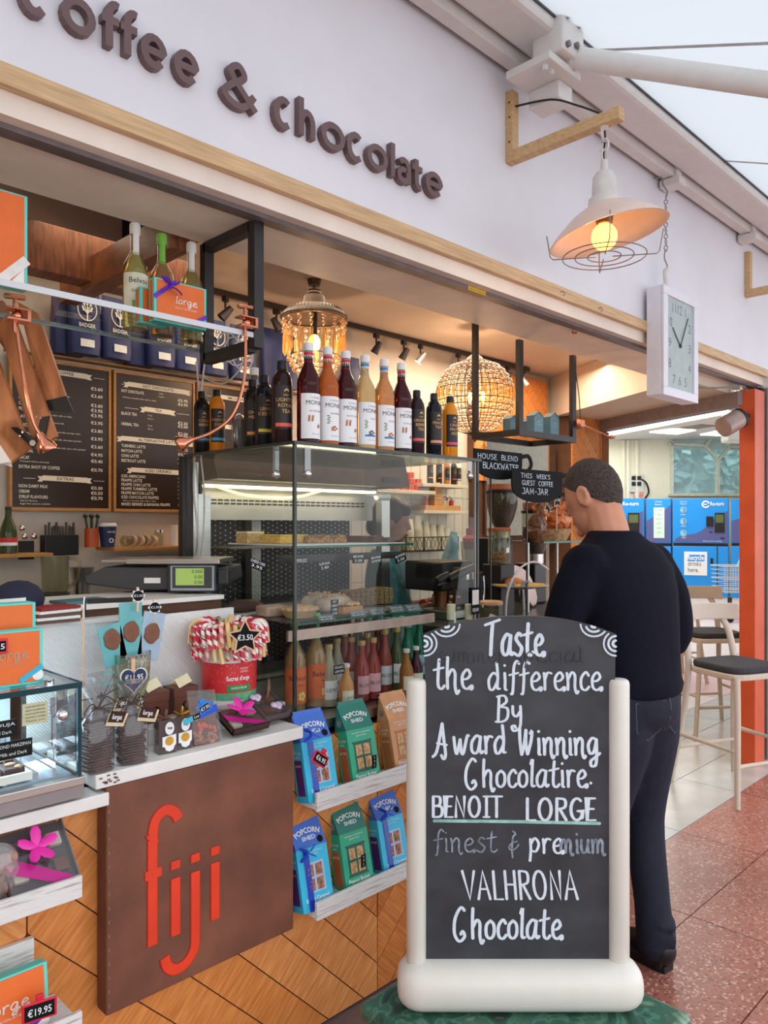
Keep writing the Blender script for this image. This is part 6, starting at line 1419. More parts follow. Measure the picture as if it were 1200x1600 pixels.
for i_, s_ in enumerate(('PLEASE ASK OUR STAFF','ABOUT ALLERGENS','CHOCOLATES MADE','WITH CARE','Thank you')): letter(m, s_, 0, .038-.008*i_, .004, -.0006, w=.044, align='c')
m.build('lettering', INK, t2_, kind='stuff')
t2_ = thing('chocolate_tray', 'white edged tray of almond topped marzipan chocolates inside the chiller', 'tray', (XY(20, 1.86)-.05, 1.83, .996)); MB().box(-.30,.075,0,.15,0,.006).box(-.30,.078,-.012,-.002,.0,.018).build('tray', PAPER, t2_, kind='stuff')
for i_ in range(5):
    for j in range(2):
        x = .045-.062*i_; y = .035+.07*j; o = thing('marzipan_chocolate', 'dark almond topped marzipan chocolate on the white edged tray in the chiller', 'chocolate', (t2_.location.x+x, t2_.location.y+y, 1.003), 0, 'almond topped chocolates')
        MB().box(-.026,.026,-.028,.028,0,.022).build('base', CHOC, o, bevel=.006); m = MB(); m.ball((0,0,.024), (.013,.007,.004), 10, 6).build('almond', mat('almond', (220,196,160), .6), o, smooth=180)
        MB().ball((.012,-.02,.022), (.010,.006,.004), 8, 5).build('almond', MC['almond'], o, smooth=180)
for i_, (px, py, Y) in enumerate(((28,1170,1.835),(4,1140,1.90))):
    p = PY(px, py, Y); t2_ = thing('name_card', ('dark name card reading almond marzipan in the chiller', 'dark name card behind the almond marzipan one in the chiller')[i_], 'sign', p-V((.0,0,.02)), .0, None); MB().box(-.07,.032,0,.002,0,.040).build('card', CARD, t2_)
    m = MB(); letter(m, ('ALMOND MARZIPAN', 'GIANDUJA')[i_], .028, .026, .008, -.0008, w=.085, align='r'); letter(m, 'Milk and Dark', .020, .008, .008, -.0008, w=.06, align='r'); m.build('lettering', WINK, t2_, kind='stuff')
    MB().box(.006,.008,.003,.004,-.03,0).box(-.03,-.028,.003,.004,-.03,0).build('stand', STEEL, t2_, kind='stuff')
giftbox('orange gift box with cyan ribbon standing on the glass chiller', (XY(67, 1.86)-.088, 1.86, 1.2065), .176, .128, .04, 0, ribbon=CYR, style='corner', group='orange gift boxes on the chiller')
giftbox('taller orange box behind the cyan ribboned one on the chiller', (XY(61, 1.93)-.12, 1.925, 1.2065), .22, .185, .05, 0, word=None, ribbon=None, group='orange gift boxes on the chiller')
clipcard('dark price tag with crimson frame on the cyan ribbon at left edge', PY(2, 1008, 1.845)+V((-.01,0,-.02)), .05, .034, '€15', REDP, 0, 0, peg=False)

# ---------------- menu boards on the back wall ----------------
MBR = mat('menu_brown_black', (52,36,28), .35, var=.02); MFR = mat('menu_frame_oak', (186,134,74), .5, var=.1, scale=8, stretch=(2,2,9)); RBC = mat('banner_cream', (238,228,204), .6, var=0); MW = mat('menu_chalk_white', (240,232,218), .6, var=0)
def menu(label, px0, px1, secs, zt=2.312, zb=1.642, Y=3.46):
    x0, x1 = XY(px0, Y), XY(px1, Y); w_ = x1-x0; h_ = zt-zb
    t = thing('menu_board', label, 'menu board', (x0, Y, zb), 0, 'framed menu boards on the back wall')
    MB().box(.008,w_-.008,.0,.02,.008,h_-.008).build('panel', MBR, t)
    for b in ((0,w_,-.006,.022,0,.014),(0,w_,-.006,.022,h_-.014,h_),(0,.012,-.006,.022,.014,h_-.014),(w_-.012,w_,-.006,.022,.014,h_-.014)): MB().box(*b).build('frame_rail', MFR, t, bevel=.001)
    tx = MB(); tw = MB(); bn = MB(); rl = MB()
    for kind, u, a, b in secs:
        z = h_*(1-u)
        if kind == 'h':
            bw = w_*.11+.0085*len(a); cx = w_*.53
            bn.prism([(cx-bw,z-.010),(cx-bw,z+.012),(cx+bw,z+.010),(cx+bw,z-.014)], -.0035, -.001)
            for sg in (-1, 1): bn.prism([(cx+sg*bw,z-.016),(cx+sg*bw,z+.008),(cx+sg*(bw+.022),z+.008),(cx+sg*(bw+.012),z-.004),(cx+sg*(bw+.022),z-.016)], -.0025, -.001)
            letter(tx, a, cx, z-.0065, .014, -.004, align='c', bold=.01, w=.0125*len(a))
            for sg in (-1, 1): rl.box(min(cx+sg*(bw+.03), cx+sg*w_*.40), max(cx+sg*(bw+.03), cx+sg*w_*.40), -.0012, -.0004, z-.004, z-.0022)
        elif kind == 'i':
            if a: letter(tw, a, .04, z, .0145, -.001, w=.0088*len(a), bold=.012)
            if b: letter(tw, b, w_-.04, z, .0150, -.001, align='r', w=.0112*len(b), bold=.012)
        else: letter(tw, a, .045 if not b else .045+b, z, .0075, -.001, w=.0046*len(a))
    bn.build('banner', RBC, t, kind='stuff'); rl.build('rule_line', MW, t, kind='stuff'); tx.build('banner_lettering', INK, t, kind='stuff'); tw.build('menu_lettering', MW, t, kind='stuff')
menu('framed menu board headed coffee and extras, leftmost on the back wall', 14, 173, [('h',.075,'COFFEE',0),('i',.165,'ESPRESSO','€3.60'),('i',.215,'AMERICANO','€3.60'),('n',.235,'Espresso topped with hot water / stronger taste',0),('i',.28,'FLAT WHITE','€3.60'),('i',.315,'CAPPUCCINO','€3.95'),('i',.35,'MOCHA','€3.95'),('n',.37,'Valrhona chocolate dark, milk or white',.05),('i',.40,'LATTE','€3.95'),('n',.42,'Espresso and foamed milk',.08),('i',.455,'CORTADO','€3.80'),('n',.48,'Espresso and foamed milk, stronger taste',.08),('i',.51,'MACCHIATO','€3.95'),('n',.53,'Espresso, foamed milk, chocolate sprinkle',.08),('i',.565,'ICED LATTE','€3.60'),('n',.585,'Espresso and foamed milk, extra milk optional',.08),('i',.62,'SPECIAL','€4.95'),('n',.60,'',0),('i',.665,'DECAF','€0.40'),('n',.685,'Processed without chemicals',0),('i',.725,'EXTRA SHOT OF COFFEE','€0.70'),('h',.785,'EXTRAS',0),('i',.85,'NON DAIRY MILK','€0.30'),('i',.885,'CREAM','€0.50'),('i',.92,'SYRUP FLAVOURS','€0.70'),('n',.94,'Ask for flavours',0),('n',.96,'Sugar free options available',0)])
menu('framed menu board headed hot chocolate, tea and iced drinks, middle one', 177, 304, [('h',.09,'HOT CHOCOLATE',0),('i',.15,'HOT CHOCOLATE',''),('n',.13,'Large',.19),('n',.155,'Medium',.19),('i',.17,'','€5.95'),('i',.20,'','€4.95'),('n',.19,'Valrhona chocolate dark, milk or white',0),('h',.255,'TEA',0),('i',.31,'BLACK TEA',''),('n',.30,'To go',.13),('n',.325,'Sit in',.13),('i',.34,'','€2.50'),('i',.365,'','€3.00'),('i',.385,'HERBAL TEA',''),('n',.375,'To go',.13),('n',.40,'Sit in',.13),('i',.42,'','€3.00'),('i',.445,'','€3.50'),('h',.48,'ALTERNATIVE LATTE',0),('i',.54,'TURMERIC LATTE','€4.95'),('i',.575,'MATCHA LATTE','€4.95'),('i',.61,'CHAI LATTE','€4.95'),('i',.645,'BEETROOT LATTE','€4.95'),('h',.70,'ICED DRINKS',0),('i',.755,'ICED AMERICANO','€3.95'),('i',.785,'FRAPPE LATTE','€4.95'),('i',.815,'FRAPPE CHAI LATTE','€5.50'),('i',.845,'FRAPPE TURMERIC LATTE','€5.50'),('i',.875,'FRAPPE MATCHA LATTE','€5.50'),('i',.905,'ICED CHOCOLATE FRAPPES','€5.50'),('n',.925,'Valrhona chocolate dark, milk or white',0),('i',.955,'MIXED BERRIES & BANANA FRAPPE','€5.50')])
menu('framed menu board partly hidden behind the drink bottles, rightmost one', 307, 420, [('h',.09,'SMOOTHIES',0),('i',.16,'BERRY','€5.95'),('i',.20,'MANGO','€5.95'),('i',.24,'GREEN','€5.95'),('h',.32,'TOASTIES',0),('i',.39,'HAM & CHEESE','€6.50'),('i',.43,'TUNA','€6.50'),('h',.52,'BEER',0)])
# shelf of coffee bags above the boards
t = thing('wall_shelf', 'oak wall shelf above the menu boards carrying coffee bags', 'shelf', (1.2, 3.30, 2.328)); MB().box(-.02,1.75,.14,.20,0,.008).build('board', MFR, t, bevel=.002)
CBG = mat('navy_coffee_bag', (34,46,92), .5, var=.08, scale=12, bump=.4, bscale=14); CBL = mat('bag_label', (214,216,210), .6)
def coffeebag(px, label, art=True, h_=.22, rz=0, Y=3.36, grp='navy coffee bags on the shelf'):
    t = thing('coffee_bag', label, 'bag', (XY(px, Y), Y, 2.3365), rz, grp); w_ = .066
    m = MB(); secs = [(0,w_*.95,.032),(.03,w_,.036),(.12,w_,.032),(h_-.05,w_*.98,.020),(h_-.02,w_*.97,.006),(h_,w_*.96,.003)]
    vs = []; fs = []; n = 12
    for z, a, b in secs:
        for q in range(n): r_ = 2*PI*q/n; c_, s_ = math.cos(r_), math.sin(r_); vs.append((a*math.copysign(abs(c_)**.4, c_), b*math.copysign(abs(s_)**.6, s_), z))
    for j in range(len(secs)-1):
        for q in range(n): fs.append((j*n+q, j*n+(q+1) % n, (j+1)*n+(q+1) % n, (j+1)*n+q))
    fs += [tuple(range(n-1,-1,-1)), tuple((len(secs)-1)*n+q for q in range(n))]
    m.add(vs, fs).build('bag_body', CBG, t, smooth=60)
    if art:
        T = TR(0,-.0375,.09) @ RX(-.03) @ Matrix.Diagonal((1.3,1,1.3,1)) @ TR(0,0,-.082)
        m = MB(); m.ribbon([(.030*math.cos(2*PI*k/24), .130+.030*math.sin(2*PI*k/24)) for k in range(24)], .0026, -.001, 0, closed=True, T=T)
        m.ribbon([(0,.102),(0,.125),(.002,.135)], .0035, -.001, 0, T=T)
        for a, l_ in ((.5,.018),(1.0,.022),(1.57,.020),(2.1,.022),(2.6,.018),(.2,.013),(2.95,.013)): m.ribbon([(0,.118),(l_*.6*math.cos(a),.124+l_*.6*math.sin(a)),(l_*math.cos(a),.128+l_*math.sin(a))], .0018, -.001, 0, T=T); m.ribbon([(l_*math.cos(a)*.9,.126+l_*math.sin(a)*.9)], .006, -.001, 0, T=T)
        m.build('tree_emblem', MW, t, kind='stuff')
        m = MB(); letter(m, 'BADGER', 0, .082, .011, -.001, w=.052, align='c', T=T, bold=.01); letter(m, '& DODO', 0, .068, .011, -.001, w=.050, align='c', T=T, bold=.01); m.build('lettering', MW, t, kind='stuff')
        MB().prism([(-.022,.030),(.022,.030),(.022,.050),(-.022,.050)], -.0015, 0, T).build('paper_label', CBL, t)
    t.scale = (1.1, 1, 1.28)
    return t
for px, lb, ar_, rz in ((131,'navy coffee bag with tree emblem, leftmost above the coffee menu',1,0),(181,'navy coffee bag with tree emblem above the right end of the coffee menu',1,.1),(251,'navy coffee bag with tree emblem above the left half of the tea menu',1,0),(291,'navy coffee bag with tree emblem above the right half of the tea menu',1,.05),(334,'navy coffee bag with tree emblem behind the white cable coil',1,0),(378,'navy coffee bag behind the copper lamp clamp',1,-.1)): coffeebag(px, lb, ar_, rz=rz)
for px, lb, h_ in ((105,'dark patterned bag peeking out left of the first coffee bag',.20),(216,'dark patterned bag between the second and third coffee bag',.19),(424,'plain navy bag right of the hanging frame post',.25),(446,'plain navy bag between frame post and jewelled pendant',.24),(548,'plain navy bag behind the jewelled pendant',.20)): coffeebag(px, lb, False, h_, Y=3.42, grp='plain dark bags on the shelf')

# ---------------- stuff under the menu boards ----------------
t = thing('wall_shelf', 'narrow wooden shelf under the tea menu with cup and tape rolls', 'shelf', (XY(172, 3.34), 3.30, 1.462)); MB().box(0,.62,0,.19,0,.016).build('board', MFR, t, bevel=.002)
t = thing('wall_shelf', 'short wooden shelf at the left edge under the coffee menu', 'shelf', (XY(0, 3.34)-.3, 3.30, 1.445)); MB().box(0,.50,0,.19,0,.016).build('board', MFR, t, bevel=.002)
def on(px, Y=3.38, z=1.479): return (XY(px, Y), Y, z)
t = thing('paper_cup', 'navy paper cup with white lid and badge on the narrow shelf', 'cup', on(168)); MB().lathe([(0,0),(.030,0),(.040,.095),(.036,.095)], 20).build('cup', CBG, t, smooth=50); MB().lathe([(.042,.093),(.043,.100),(.038,.103),(.037,.110),(0,.110)], 20).build('lid', CAPW, t, smooth=40); m = MB(); m.ribbon([(.009*math.cos(2*PI*k/14), .03+.009*math.sin(2*PI*k/14)) for k in range(14)], .003, -.040, -.036, closed=True); letter(m, 'BADGER', 0, .065, .008, -.0405, align='c', w=.036); m.build('print', MW, t, kind='stuff')
TP = mat('pale_tape', (196,170,140), .5)
for i, px in enumerate((196, 207, 218, 228, 238)):
    t = thing('tape_roll', ('tape roll next to the navy cup', 'second tape roll from the navy cup', 'middle tape roll on the narrow shelf', 'fourth tape roll from the navy cup', 'fifth tape roll from the navy cup')[i], 'tape', on(px, 3.36+.01*(i % 2), 1.505), .5, 'tape rolls on the narrow shelf')
    MB().lathe([(.018,-.009),(.026,-.009),(.026,.009),(.018,.009),(.018,-.009)], 18, T=RY(PI/2)).build('roll', TP if i else CLG, t, smooth=40)
t = thing('jar', 'small clear jar with lid behind the tape rolls', 'jar', on(248)); MB().lathe([(0,0),(.022,0),(.022,.06),(.018,.065)], 14).build('glass', CLG, t, smooth=50); MB().cyl((0,0,.065), .02, .012, 14).build('lid', CHROME, t)
t = thing('paper_tube', 'pale paper tube standing at the right end of the narrow shelf', 'tube', on(272)); MB().cyl((0,0,0), .016, .10, 14).build('tube', PAPER, t, smooth=40)
t = thing('orange_holder', 'orange ribbed holder hanging left of the navy cup', 'holder', on(143)); MB().cyl((0,0,0.0), .03, .085, 16).build('pot', mat('orange_brown', (190,84,36), .4), t, smooth=40); m = MB()
for k in range(6): a = k*PI/3; m.tube([(.018*math.cos(a),.018*math.sin(a),.06),(.03*math.cos(a),.03*math.sin(a),.135)], .004, 5); m.ball((.03*math.cos(a),.03*math.sin(a),.14), .010, 6, 5)
m.build('scissor_handles', mat('dark_green_plastic', (26,50,42), .4), t, kind='stuff')
t = thing('knife_block', 'black rack full of utensils hanging under the coffee menu', 'utensil rack', (XY(92, 3.40), 3.40, 1.445)); MB().box(-.06,.09,0,.06,0,.09).build('block', DARK, t, bevel=.004); m = MB()
for k in range(11): x = -.05+.0125*k; m.tube([(x,.02,.085),(x+.004*math.sin(k),.02,.135+.012*math.sin(k*2))], .005, 6)
m.build('handles', BLACK, t, kind='stuff')
t = thing('steel_ladles', 'round steel ladle bowls hanging left of the utensil rack', 'utensils', (XY(38, 3.44), 3.44, 1.53)); 
for x, z in ((-.01,.035),(.0,-.0),(.04,.0)): MB().ball((x,0,z), (.014,.01,.014), 12, 8).build('bowl', CHROME, t, smooth=60)
MB().box(-.015,.045,.01,.03,-.10,-.02).build('holder', DARK, t)
t = thing('sauce_bottle', 'green glass bottle with red and white label at far left', 'bottle', (XY(13, 3.36), 3.36, 1.462)); MB().lathe([(0,0),(.034,0),(.034,.08),(.030,.105),(.014,.15),(.012,.18),(0,.18)], 18).build('body', liq('dark_green_glass', (70,84,50), .3), t, smooth=50); MB().lathe([(.0345,.045),(.0345,.065)], 18).build('red_label', REDS, t); MB().lathe([(.0345,.032),(.0345,.045)], 18).build('white_label', LBW, t); MB().cyl((0,0,.178),.013,.015,10).build('cap', DARK, t)
# blender jug and tins on the hidden back counter
t = thing('back_counter', 'plain dark back counter below the menu boards', 'counter', (-.4, 3.05, 0)); MB().box(0,3.2,0,.425,0,1.18).build('carcass', mat('grey_brown_carcass', (112,100,92), .6), t); MB().box(0,3.2,-.02,.425,1.18,1.20).build('worktop', mat('dark_worktop', (70,62,58), .35), t)
t = thing('blender_jug', 'clear ribbed blender jug on a steel base under the coffee menu', 'blender', (XY(86, 3.20), 3.20, 1.20)); MB().lathe([(0,0),(.062,0),(.064,.03),(.056,.05)], 20).build('steel_base', STEEL, t, smooth=40); MB().lathe([(.052,.05),(.058,.10),(.055,.10)], 20).build('collar', SG, t, smooth=40); MB().lathe([(.05,.10),(.056,.25),(.053,.25),(.047,.10)], 20).build('jug', CLG, t, smooth=50); MB().tube(spl([(.055,0,.24),(.09,-.02,.23),(.085,-.02,.15),(.05,0,.12)]), .008, 8).build('handle', CLG, t, smooth=60)
t = thing('measuring_cup', 'small steel shaker standing right of the blender jug', 'shaker', (XY(128, 3.22), 3.22, 1.20)); MB().lathe([(0,0),(.03,0),(.034,.12),(.05,.20),(.048,.20)], 18).build('body', STEEL, t, smooth=50)
t = thing('dark_cap', 'dark blue cloth cap behind the white leaflet at left', 'cap', (XY(18, 2.3), 2.25, 1.30)); MB().ball((0,0,.07), (.07,.07,.055), 14, 8).build('crown', mat('dark_blue_cloth', (30,34,60), .8), t, smooth=60); MB().box(-.12,.02,-.1,.0,.0,.05).build('stand', DARK, t)

# ---------------- wooden drop-leaf at upper left ----------------
SWD = [woodmat('folding_wood_a', (196,124,76), (150,90,50), (4,4,1.2)), woodmat('folding_wood_b', (180,112,66), (140,82,46), (4,4,1.2))]
t = thing('folding_wood_sign', 'stack of slanting brown wooden boards with black hinges hanging at upper left', 'folding boards', P(20, 600, 2.3))
k = 2.3/F; o0 = (20, 600); ax = lambda a, b, d=0: ((a-o0[0])*k, d, -(b-o0[1])*k)
t.rotation_euler = (0,0,-PI/4)
for i, (q, d) in enumerate((([(12,462),(44,480),(92,622),(58,640)], .06), ([(-12,500),(14,492),(82,680),(46,700)], .03), ([(-60,540),(-18,525),(46,700),(10,728)], .0), ([(-60,470),(-20,455),(30,560),(0,560)], .09))):
    MB().prism([(ax(a, b)[0], ax(a, b)[2]) for a, b in q], d, d+.018).build('board', SWD[i % 2], t, bevel=.002)
for q, d in (([(58,622),(92,614),(104,640),(66,637)], .052), ([(18,668),(28,668),(60,688),(52,700)], -.006), ([(48,690),(58,650),(71,648),(62,692)], .024)):
    MB().prism([(ax(a, b)[0], ax(a, b)[2]) for a, b in q], d, d+.008).build('hinge_plate', DARK, t)
MB().cyl((0,0,0), .009, .006, 14, T=TR(*ax(54, 693, -.008)) @ RX(PI/2)).build('hinge_bolt', CHROME, t)
m = MB()
for a, b in ((34,682),(38,676),(60,652),(66,654)): m.cyl((0,0,0), .003, .004, 8, T=TR(*ax(a, b, -.008)) @ RX(PI/2))
m.build('screws', CHROME, t, kind='stuff')
t = thing('white_louvre', 'pale slatted panel edge at the far left above the leaflet', 'panel', P(-2, 700, 2.2), -PI/4)
for i in range(4): MB().prism([(-.09,.09-.01*i),(-.05,.09-.01*i),(.035-.004*i,-.04-.004*i),(-.0,-.045)], .01*i, .01*i+.004).build('slat', LEDGE, t)

# ---------------- copper gooseneck lamps ----------------
def goose(label, pts, D, hd_dir, clamp):
    q = [P(a, b, D_) for (a, b), D_ in zip(pts, D)]; o = q[0]
    t = thing('gooseneck_lamp', label, 'lamp', o, 0, 'copper gooseneck lamps'); q = [p-o for p in q]
    MB().tube(spl(q, 8), .0052, 10).build('arm', COPPER, t, smooth=60)
    d = (q[-1]-q[-2]).normalized(); e = q[-1]
    MB().tube([e-d*.01, e+d*.008, e+d*.02, e+d*.034, e+d*.040], [.008,.012,.022,.026,.024], 16).build('lamp_head', COPPER, t, smooth=50)
    m = MB().box(-.03,.03,-.03,.01,-.004,.004).box(-.03,.03,-.03,.01,.024,.03).box(.02,.03,-.03,.01,.0,.028); m.build('clamp', COPPER, t, bevel=.002, kind='stuff')
    MB().tube([(-.005,-.01,-.03),(-.005,-.01,.06)], .005, 8).build('clamp_screw', COPPER, t); MB().tube([(-.03,-.01,.058),(.02,-.01,.062)], .007, 8).build('clamp_wing', COPPER, t); MB().ball((.0,-.012,.012), (.014,.012,.014), 10, 8).build('clamp_knuckle', COPPER, t, smooth=60)
    lamp('reading_light', 'SPOT', tuple(e+d*.05), 1.0, (1,.86,.7), .02, parent=t, spot=1.4).rotation_euler = d.to_track_quat('-Z', 'Y').to_euler()
goose('copper gooseneck lamp clamped at the right end of the hanging shelf', [(382,512),(384,540),(380,600),(362,650),(330,676),(297,688)], [2.33,2.33,2.32,2.30,2.28,2.26], 0, 0)
goose('copper gooseneck lamp hanging down at the left in front of the coffee menu', [(24,502),(27,520),(34,570),(42,620),(52,660),(64,682)], [1.98,1.98,1.98,1.98,1.99,2.0], 0, 0)

# ---------------- pendants, track and spots ----------------
BRS = mat('aged_bronze', (84,68,56), .45, .5, var=.15, scale=30); CRY = clearmat('warm_crystal', (255,232,196), .22, .08, opaque=.16, body=(255,214,150))
Lp = V((2.424, 2.90, 2.415)); p = PY(491, 495, 2.90)
t = thing('jewelled_pendant', 'bronze capped pendant lamp hung with glass jewels above the syrup bottles', 'lamp', (p.x, 2.90, p.z))
cz = 2.78-p.z
MB().lathe([(0,.135),(.03,.13),(.036,.115),(.03,.105),(.05,.10),(.055,.06),(.10,.048),(.155,.012),(.168,-.006),(.163,-.010),(.150,.0),(.05,.04),(0,.045)], 36).build('bronze_cap', BRS, t, smooth=35)
m = MB()
for k in range(48): a = 2*PI*k/48; m.tube([(.165*math.cos(a),.165*math.sin(a),-.004),(.128*math.cos(a),.128*math.sin(a),.036)], .003, 4)
m.build('fluted_rim', BRS, t, kind='stuff')
for i in range(6): MB().tube(link((0,0,.15+.03*i), .006, .002, i % 2), .0022, 5, closed=True).build('chain_link', BRS, t)
MB().cyl((0,0,cz-.03), .028, .03, 14, r2=.035).build('ceiling_rose', BRS, t)
for k in range(16):
    a = 2*PI*k/16; c, s_ = math.cos(a), math.sin(a); R_ = .150
    m = MB().ball((0,0,-.030), (.013,.013,.015), 8, 6).ball((0,0,-.062), (.010,.010,.015), 8, 6); T = TR(R_*c, R_*s_, 0)
    m2 = MB(); m2.add(m.v, m.f, T); m2.lathe([(.003,0),(.011,-.012),(.012,-.09),(.002,-.115)], 6, (R_*c*.96, R_*s_*.96, -.078)); m2.build('jewel_string', CRY, t, smooth=30)
for k in range(12):
    a = 2*PI*(k+.5)/12; c, s_ = math.cos(a), math.sin(a); m2 = MB()
    for z, R_ in ((-.205,.125),(-.232,.112),(-.258,.098)): m2.ball((R_*c, R_*s_, z), (.013,.013,.014), 8, 6)
    m2.build('jewel_drop', CRY, t, smooth=30)
m = MB()
for z, R_ in ((-.012,.152),(-.195,.128),(-.262,.092)): m.tube([(R_*math.cos(q), R_*math.sin(q), z) for q in [2*PI*i/32 for i in range(32)]], .0025, 5, closed=True)
m.build('wire_hoops', BRS, t, kind='stuff')
BULB = mat('warm_bulb', (255,190,90), emit=(255,180,90), estr=9, var=0)
MB().ball((0,0,-.13), (.030,.030,.045), 14, 10).build('light_bulb', BULB, t, smooth=180); MB().cyl((0,0,-.09), .015, .12, 10).build('bulb_holder', DARK, t)
lamp('bulb_light', 'POINT', (0,0,-.16), 9, (1,.70,.42), .05, parent=t)
p = PY(742, 620, 2.90); R_ = .236
t = thing('globe_chandelier', 'round bronze cage chandelier filled with crystal beads above the mug signs', 'lamp', (p.x, 2.90, p.z)); cz = 2.78-p.z
m = MB(); NM = 30
for k in range(NM):
    a = 2*PI*k/NM; m.tube([(R_*math.cos(q)*math.cos(a), R_*math.cos(q)*math.sin(a), R_*.96*math.sin(q)) for q in [math.radians(-82+164*i/18) for i in range(19)]], .0022, 4, caps=False)
m.build('vertical_wires', BRS, t, kind='stuff')
for z in (-.19,-.165,-.135,-.10,-.065,-.03,.045,.075,.105,.135,.165,.19):
    r_ = math.sqrt(max(0, 1-(z/(R_*.96))**2))*R_; MB().tube([(r_*math.cos(q), r_*math.sin(q), z) for q in [2*PI*i/40 for i in range(40)]], .0026, 4, closed=True).build('hoop', BRS, t)
for z in (-.178,-.150,-.118,-.083,-.048,.06,.09,.12,.15,.178):
    r_ = math.sqrt(max(0, 1-(z/(R_*.96))**2))*R_*.985; m = MB()
    for k in range(NM): a = 2*PI*(k+.5)/NM; m.ball((r_*math.cos(a), r_*math.sin(a), z), .0105, 6, 5)
    m.build('crystal_bead_row', CRY, t, smooth=180, kind='stuff')
for k in range(NM):
    a = 2*PI*(k+.5)/NM; m = MB().lathe([(.002,.036),(.009,.028),(.009,-.018),(.002,-.026)], 6, (R_*.975*math.cos(a), R_*.975*math.sin(a), .008)); m.build('crystal_drop', CRY, t, smooth=30)
MB().lathe([(.04,R_*.96-.02),(.055,R_*.96-.01),(.045,R_*.96+.01),(.02,R_*.96+.03),(.012,R_*.96+.05),(0,R_*.96+.055)], 16).build('top_crown', BRS, t, smooth=40)
MB().lathe([(0,-R_*.96-.05),(.010,-R_*.96-.04),(.006,-R_*.96-.02),(.04,-R_*.96-.008),(.05,-R_*.96+.01)], 16).build('bottom_finial', BRS, t, smooth=40)
for i in range(6): MB().tube(link((0,0,R_*.96+.06+.028*i), .006+.008*(i == 3), .002, i % 2), .0024, 5, closed=True).build('chain_link', BRS, t)
for x, y in ((.04,-.03),(-.04,-.02),(0,.04)): MB().ball((x, y, -.0), (.012,.012,.036), 10, 8).build('light_bulb', mat('warm_bulb_small', (255,190,90), emit=(255,180,90), estr=14, var=0), t, smooth=180)
lamp('bulb_light', 'POINT', (0,0,-.02), 11, (1,.70,.42), .04, parent=t)
# lighting track
t = thing('lighting_track', 'dark ceiling track running along the stall with small spotlights', 'lighting track', (1.9, 3.36, 2.77)); MB().box(0,3.02,-.012,.012,-.022,.006).build('rail', BLACK, t)
for i, (px, on_, dz, yy) in enumerate(((352,0,0,.3),(432,0,0,-.5),(588,0,0,.1),(631,0,0,.1),(657,1,0,.2),(716,0,0,.1),(793,0,0,.0),(818,0,0,-.5))):
    x = XY(px, 3.36)
    t = thing('track_spotlight', ('dark spotlight beside the hanging frame post', 'dark spotlight left of the jewelled pendant', 'dark spotlight above the fifth syrup bottle', 'dark spotlight left of the lit one', 'lit spotlight on the track', 'dark spotlight left of the globe chandelier', 'dark spotlight right of the globe chandelier', 'silver spotlight at the right end of the track')[i], 'spotlight', (x, 3.36, 2.745), yy*2, 'track spotlights')
    MB().box(-.018,.018,-.012,.012,-.022,.004).build('adapter', BLACK, t); MB().cyl((0,0,-.055), .006, .035, 8).build('stem', BLACK, t)
    T = TR(0,-.01,-.075) @ RX(.5+yy*.6) @ RY(yy)
    MB().lathe([(0,.035),(.016,.032),(.020,.0),(.026,-.045),(.024,-.045),(.018,-.01)], 14, T=T).build('can', BLACK if i < 7 and not on_ else mat('satin_silver', (170,164,160), .35, .6), t, smooth=40)
    if on_: MB().lathe([(0,-.040),(.024,-.042)], 14, T=T).build('lit_lens', mat('lit_lens', (255,250,235), emit=(255,245,225), estr=12, var=0), t); lamp('spot_beam', 'SPOT', (0,-.03,-.12), 6, (1,.93,.8), .02, parent=t, spot=1.6)

# ---------------- hanging frame with little house boxes ----------------
xa, xb = 3.232, 3.775
t = thing('hanging_rack', 'black square-tube frame hung from the soffit holding little house boxes', 'hanging shelf', (xa, 2.275, 2.035))
MB().box(0,.035,-.012,.012,0,.485).build('post', BLACK, t); MB().box(xb-xa-.035,xb-xa,-.012,.012,0,.485).build('post', BLACK, t); MB().box(.035,xb-xa-.035,-.012,.012,0,.03).build('front_bar', BLACK, t)
MB().box(.035,xb-xa,.27,.294,0,.03).build('back_bar', BLACK, t); MB().box(0,.03,.012,.27,0,.03).box(xb-xa-.03,xb-xa,.012,.27,0,.03).build('side_bar', BLACK, t, kind='stuff'); MB().box(0,.03,.27,.294,0,.745).build('post', BLACK, t); MB().box(.0,xb-xa,.0,.29,.03,.036).build('glass_board', GLASS, t)
MB().box(xb-xa,xb-xa+.06,-.012,.012,.085,.11).build('stub_bar', BLACK, t)
m = MB().box(-.012,.03,-.03,.0,-.02,.02); 
t2_ = thing('copper_clamp_lamp', 'copper clamp with thin copper arm reaching right from the hanging frame', 'lamp', (xb-.01, 2.25, 2.14)); m.build('clamp', COPPER, t2_, bevel=.003); MB().tube(spl([(.02,-.015,.0),(.12,.02,.0),(.3,.05,-.01),(.48,.06,-.03)]), .005, 8).build('arm', COPPER, t2_, smooth=60); MB().ball((.49,.06,-.03), (.03,.02,.012), 10, 8).build('lamp_head', COPPER, t2_, smooth=60); MB().tube(spl([(.03,0,.0),(.035,.01,.15),(.01,.015,.28),(.0,.02,.385)]), .003, 5).build('cable', DARK, t2_)
HB = mat('dusty_blue_card', (110,148,160), .6, var=.05); HB2 = mat('dusty_green_card', (98,134,128), .6, var=.05)
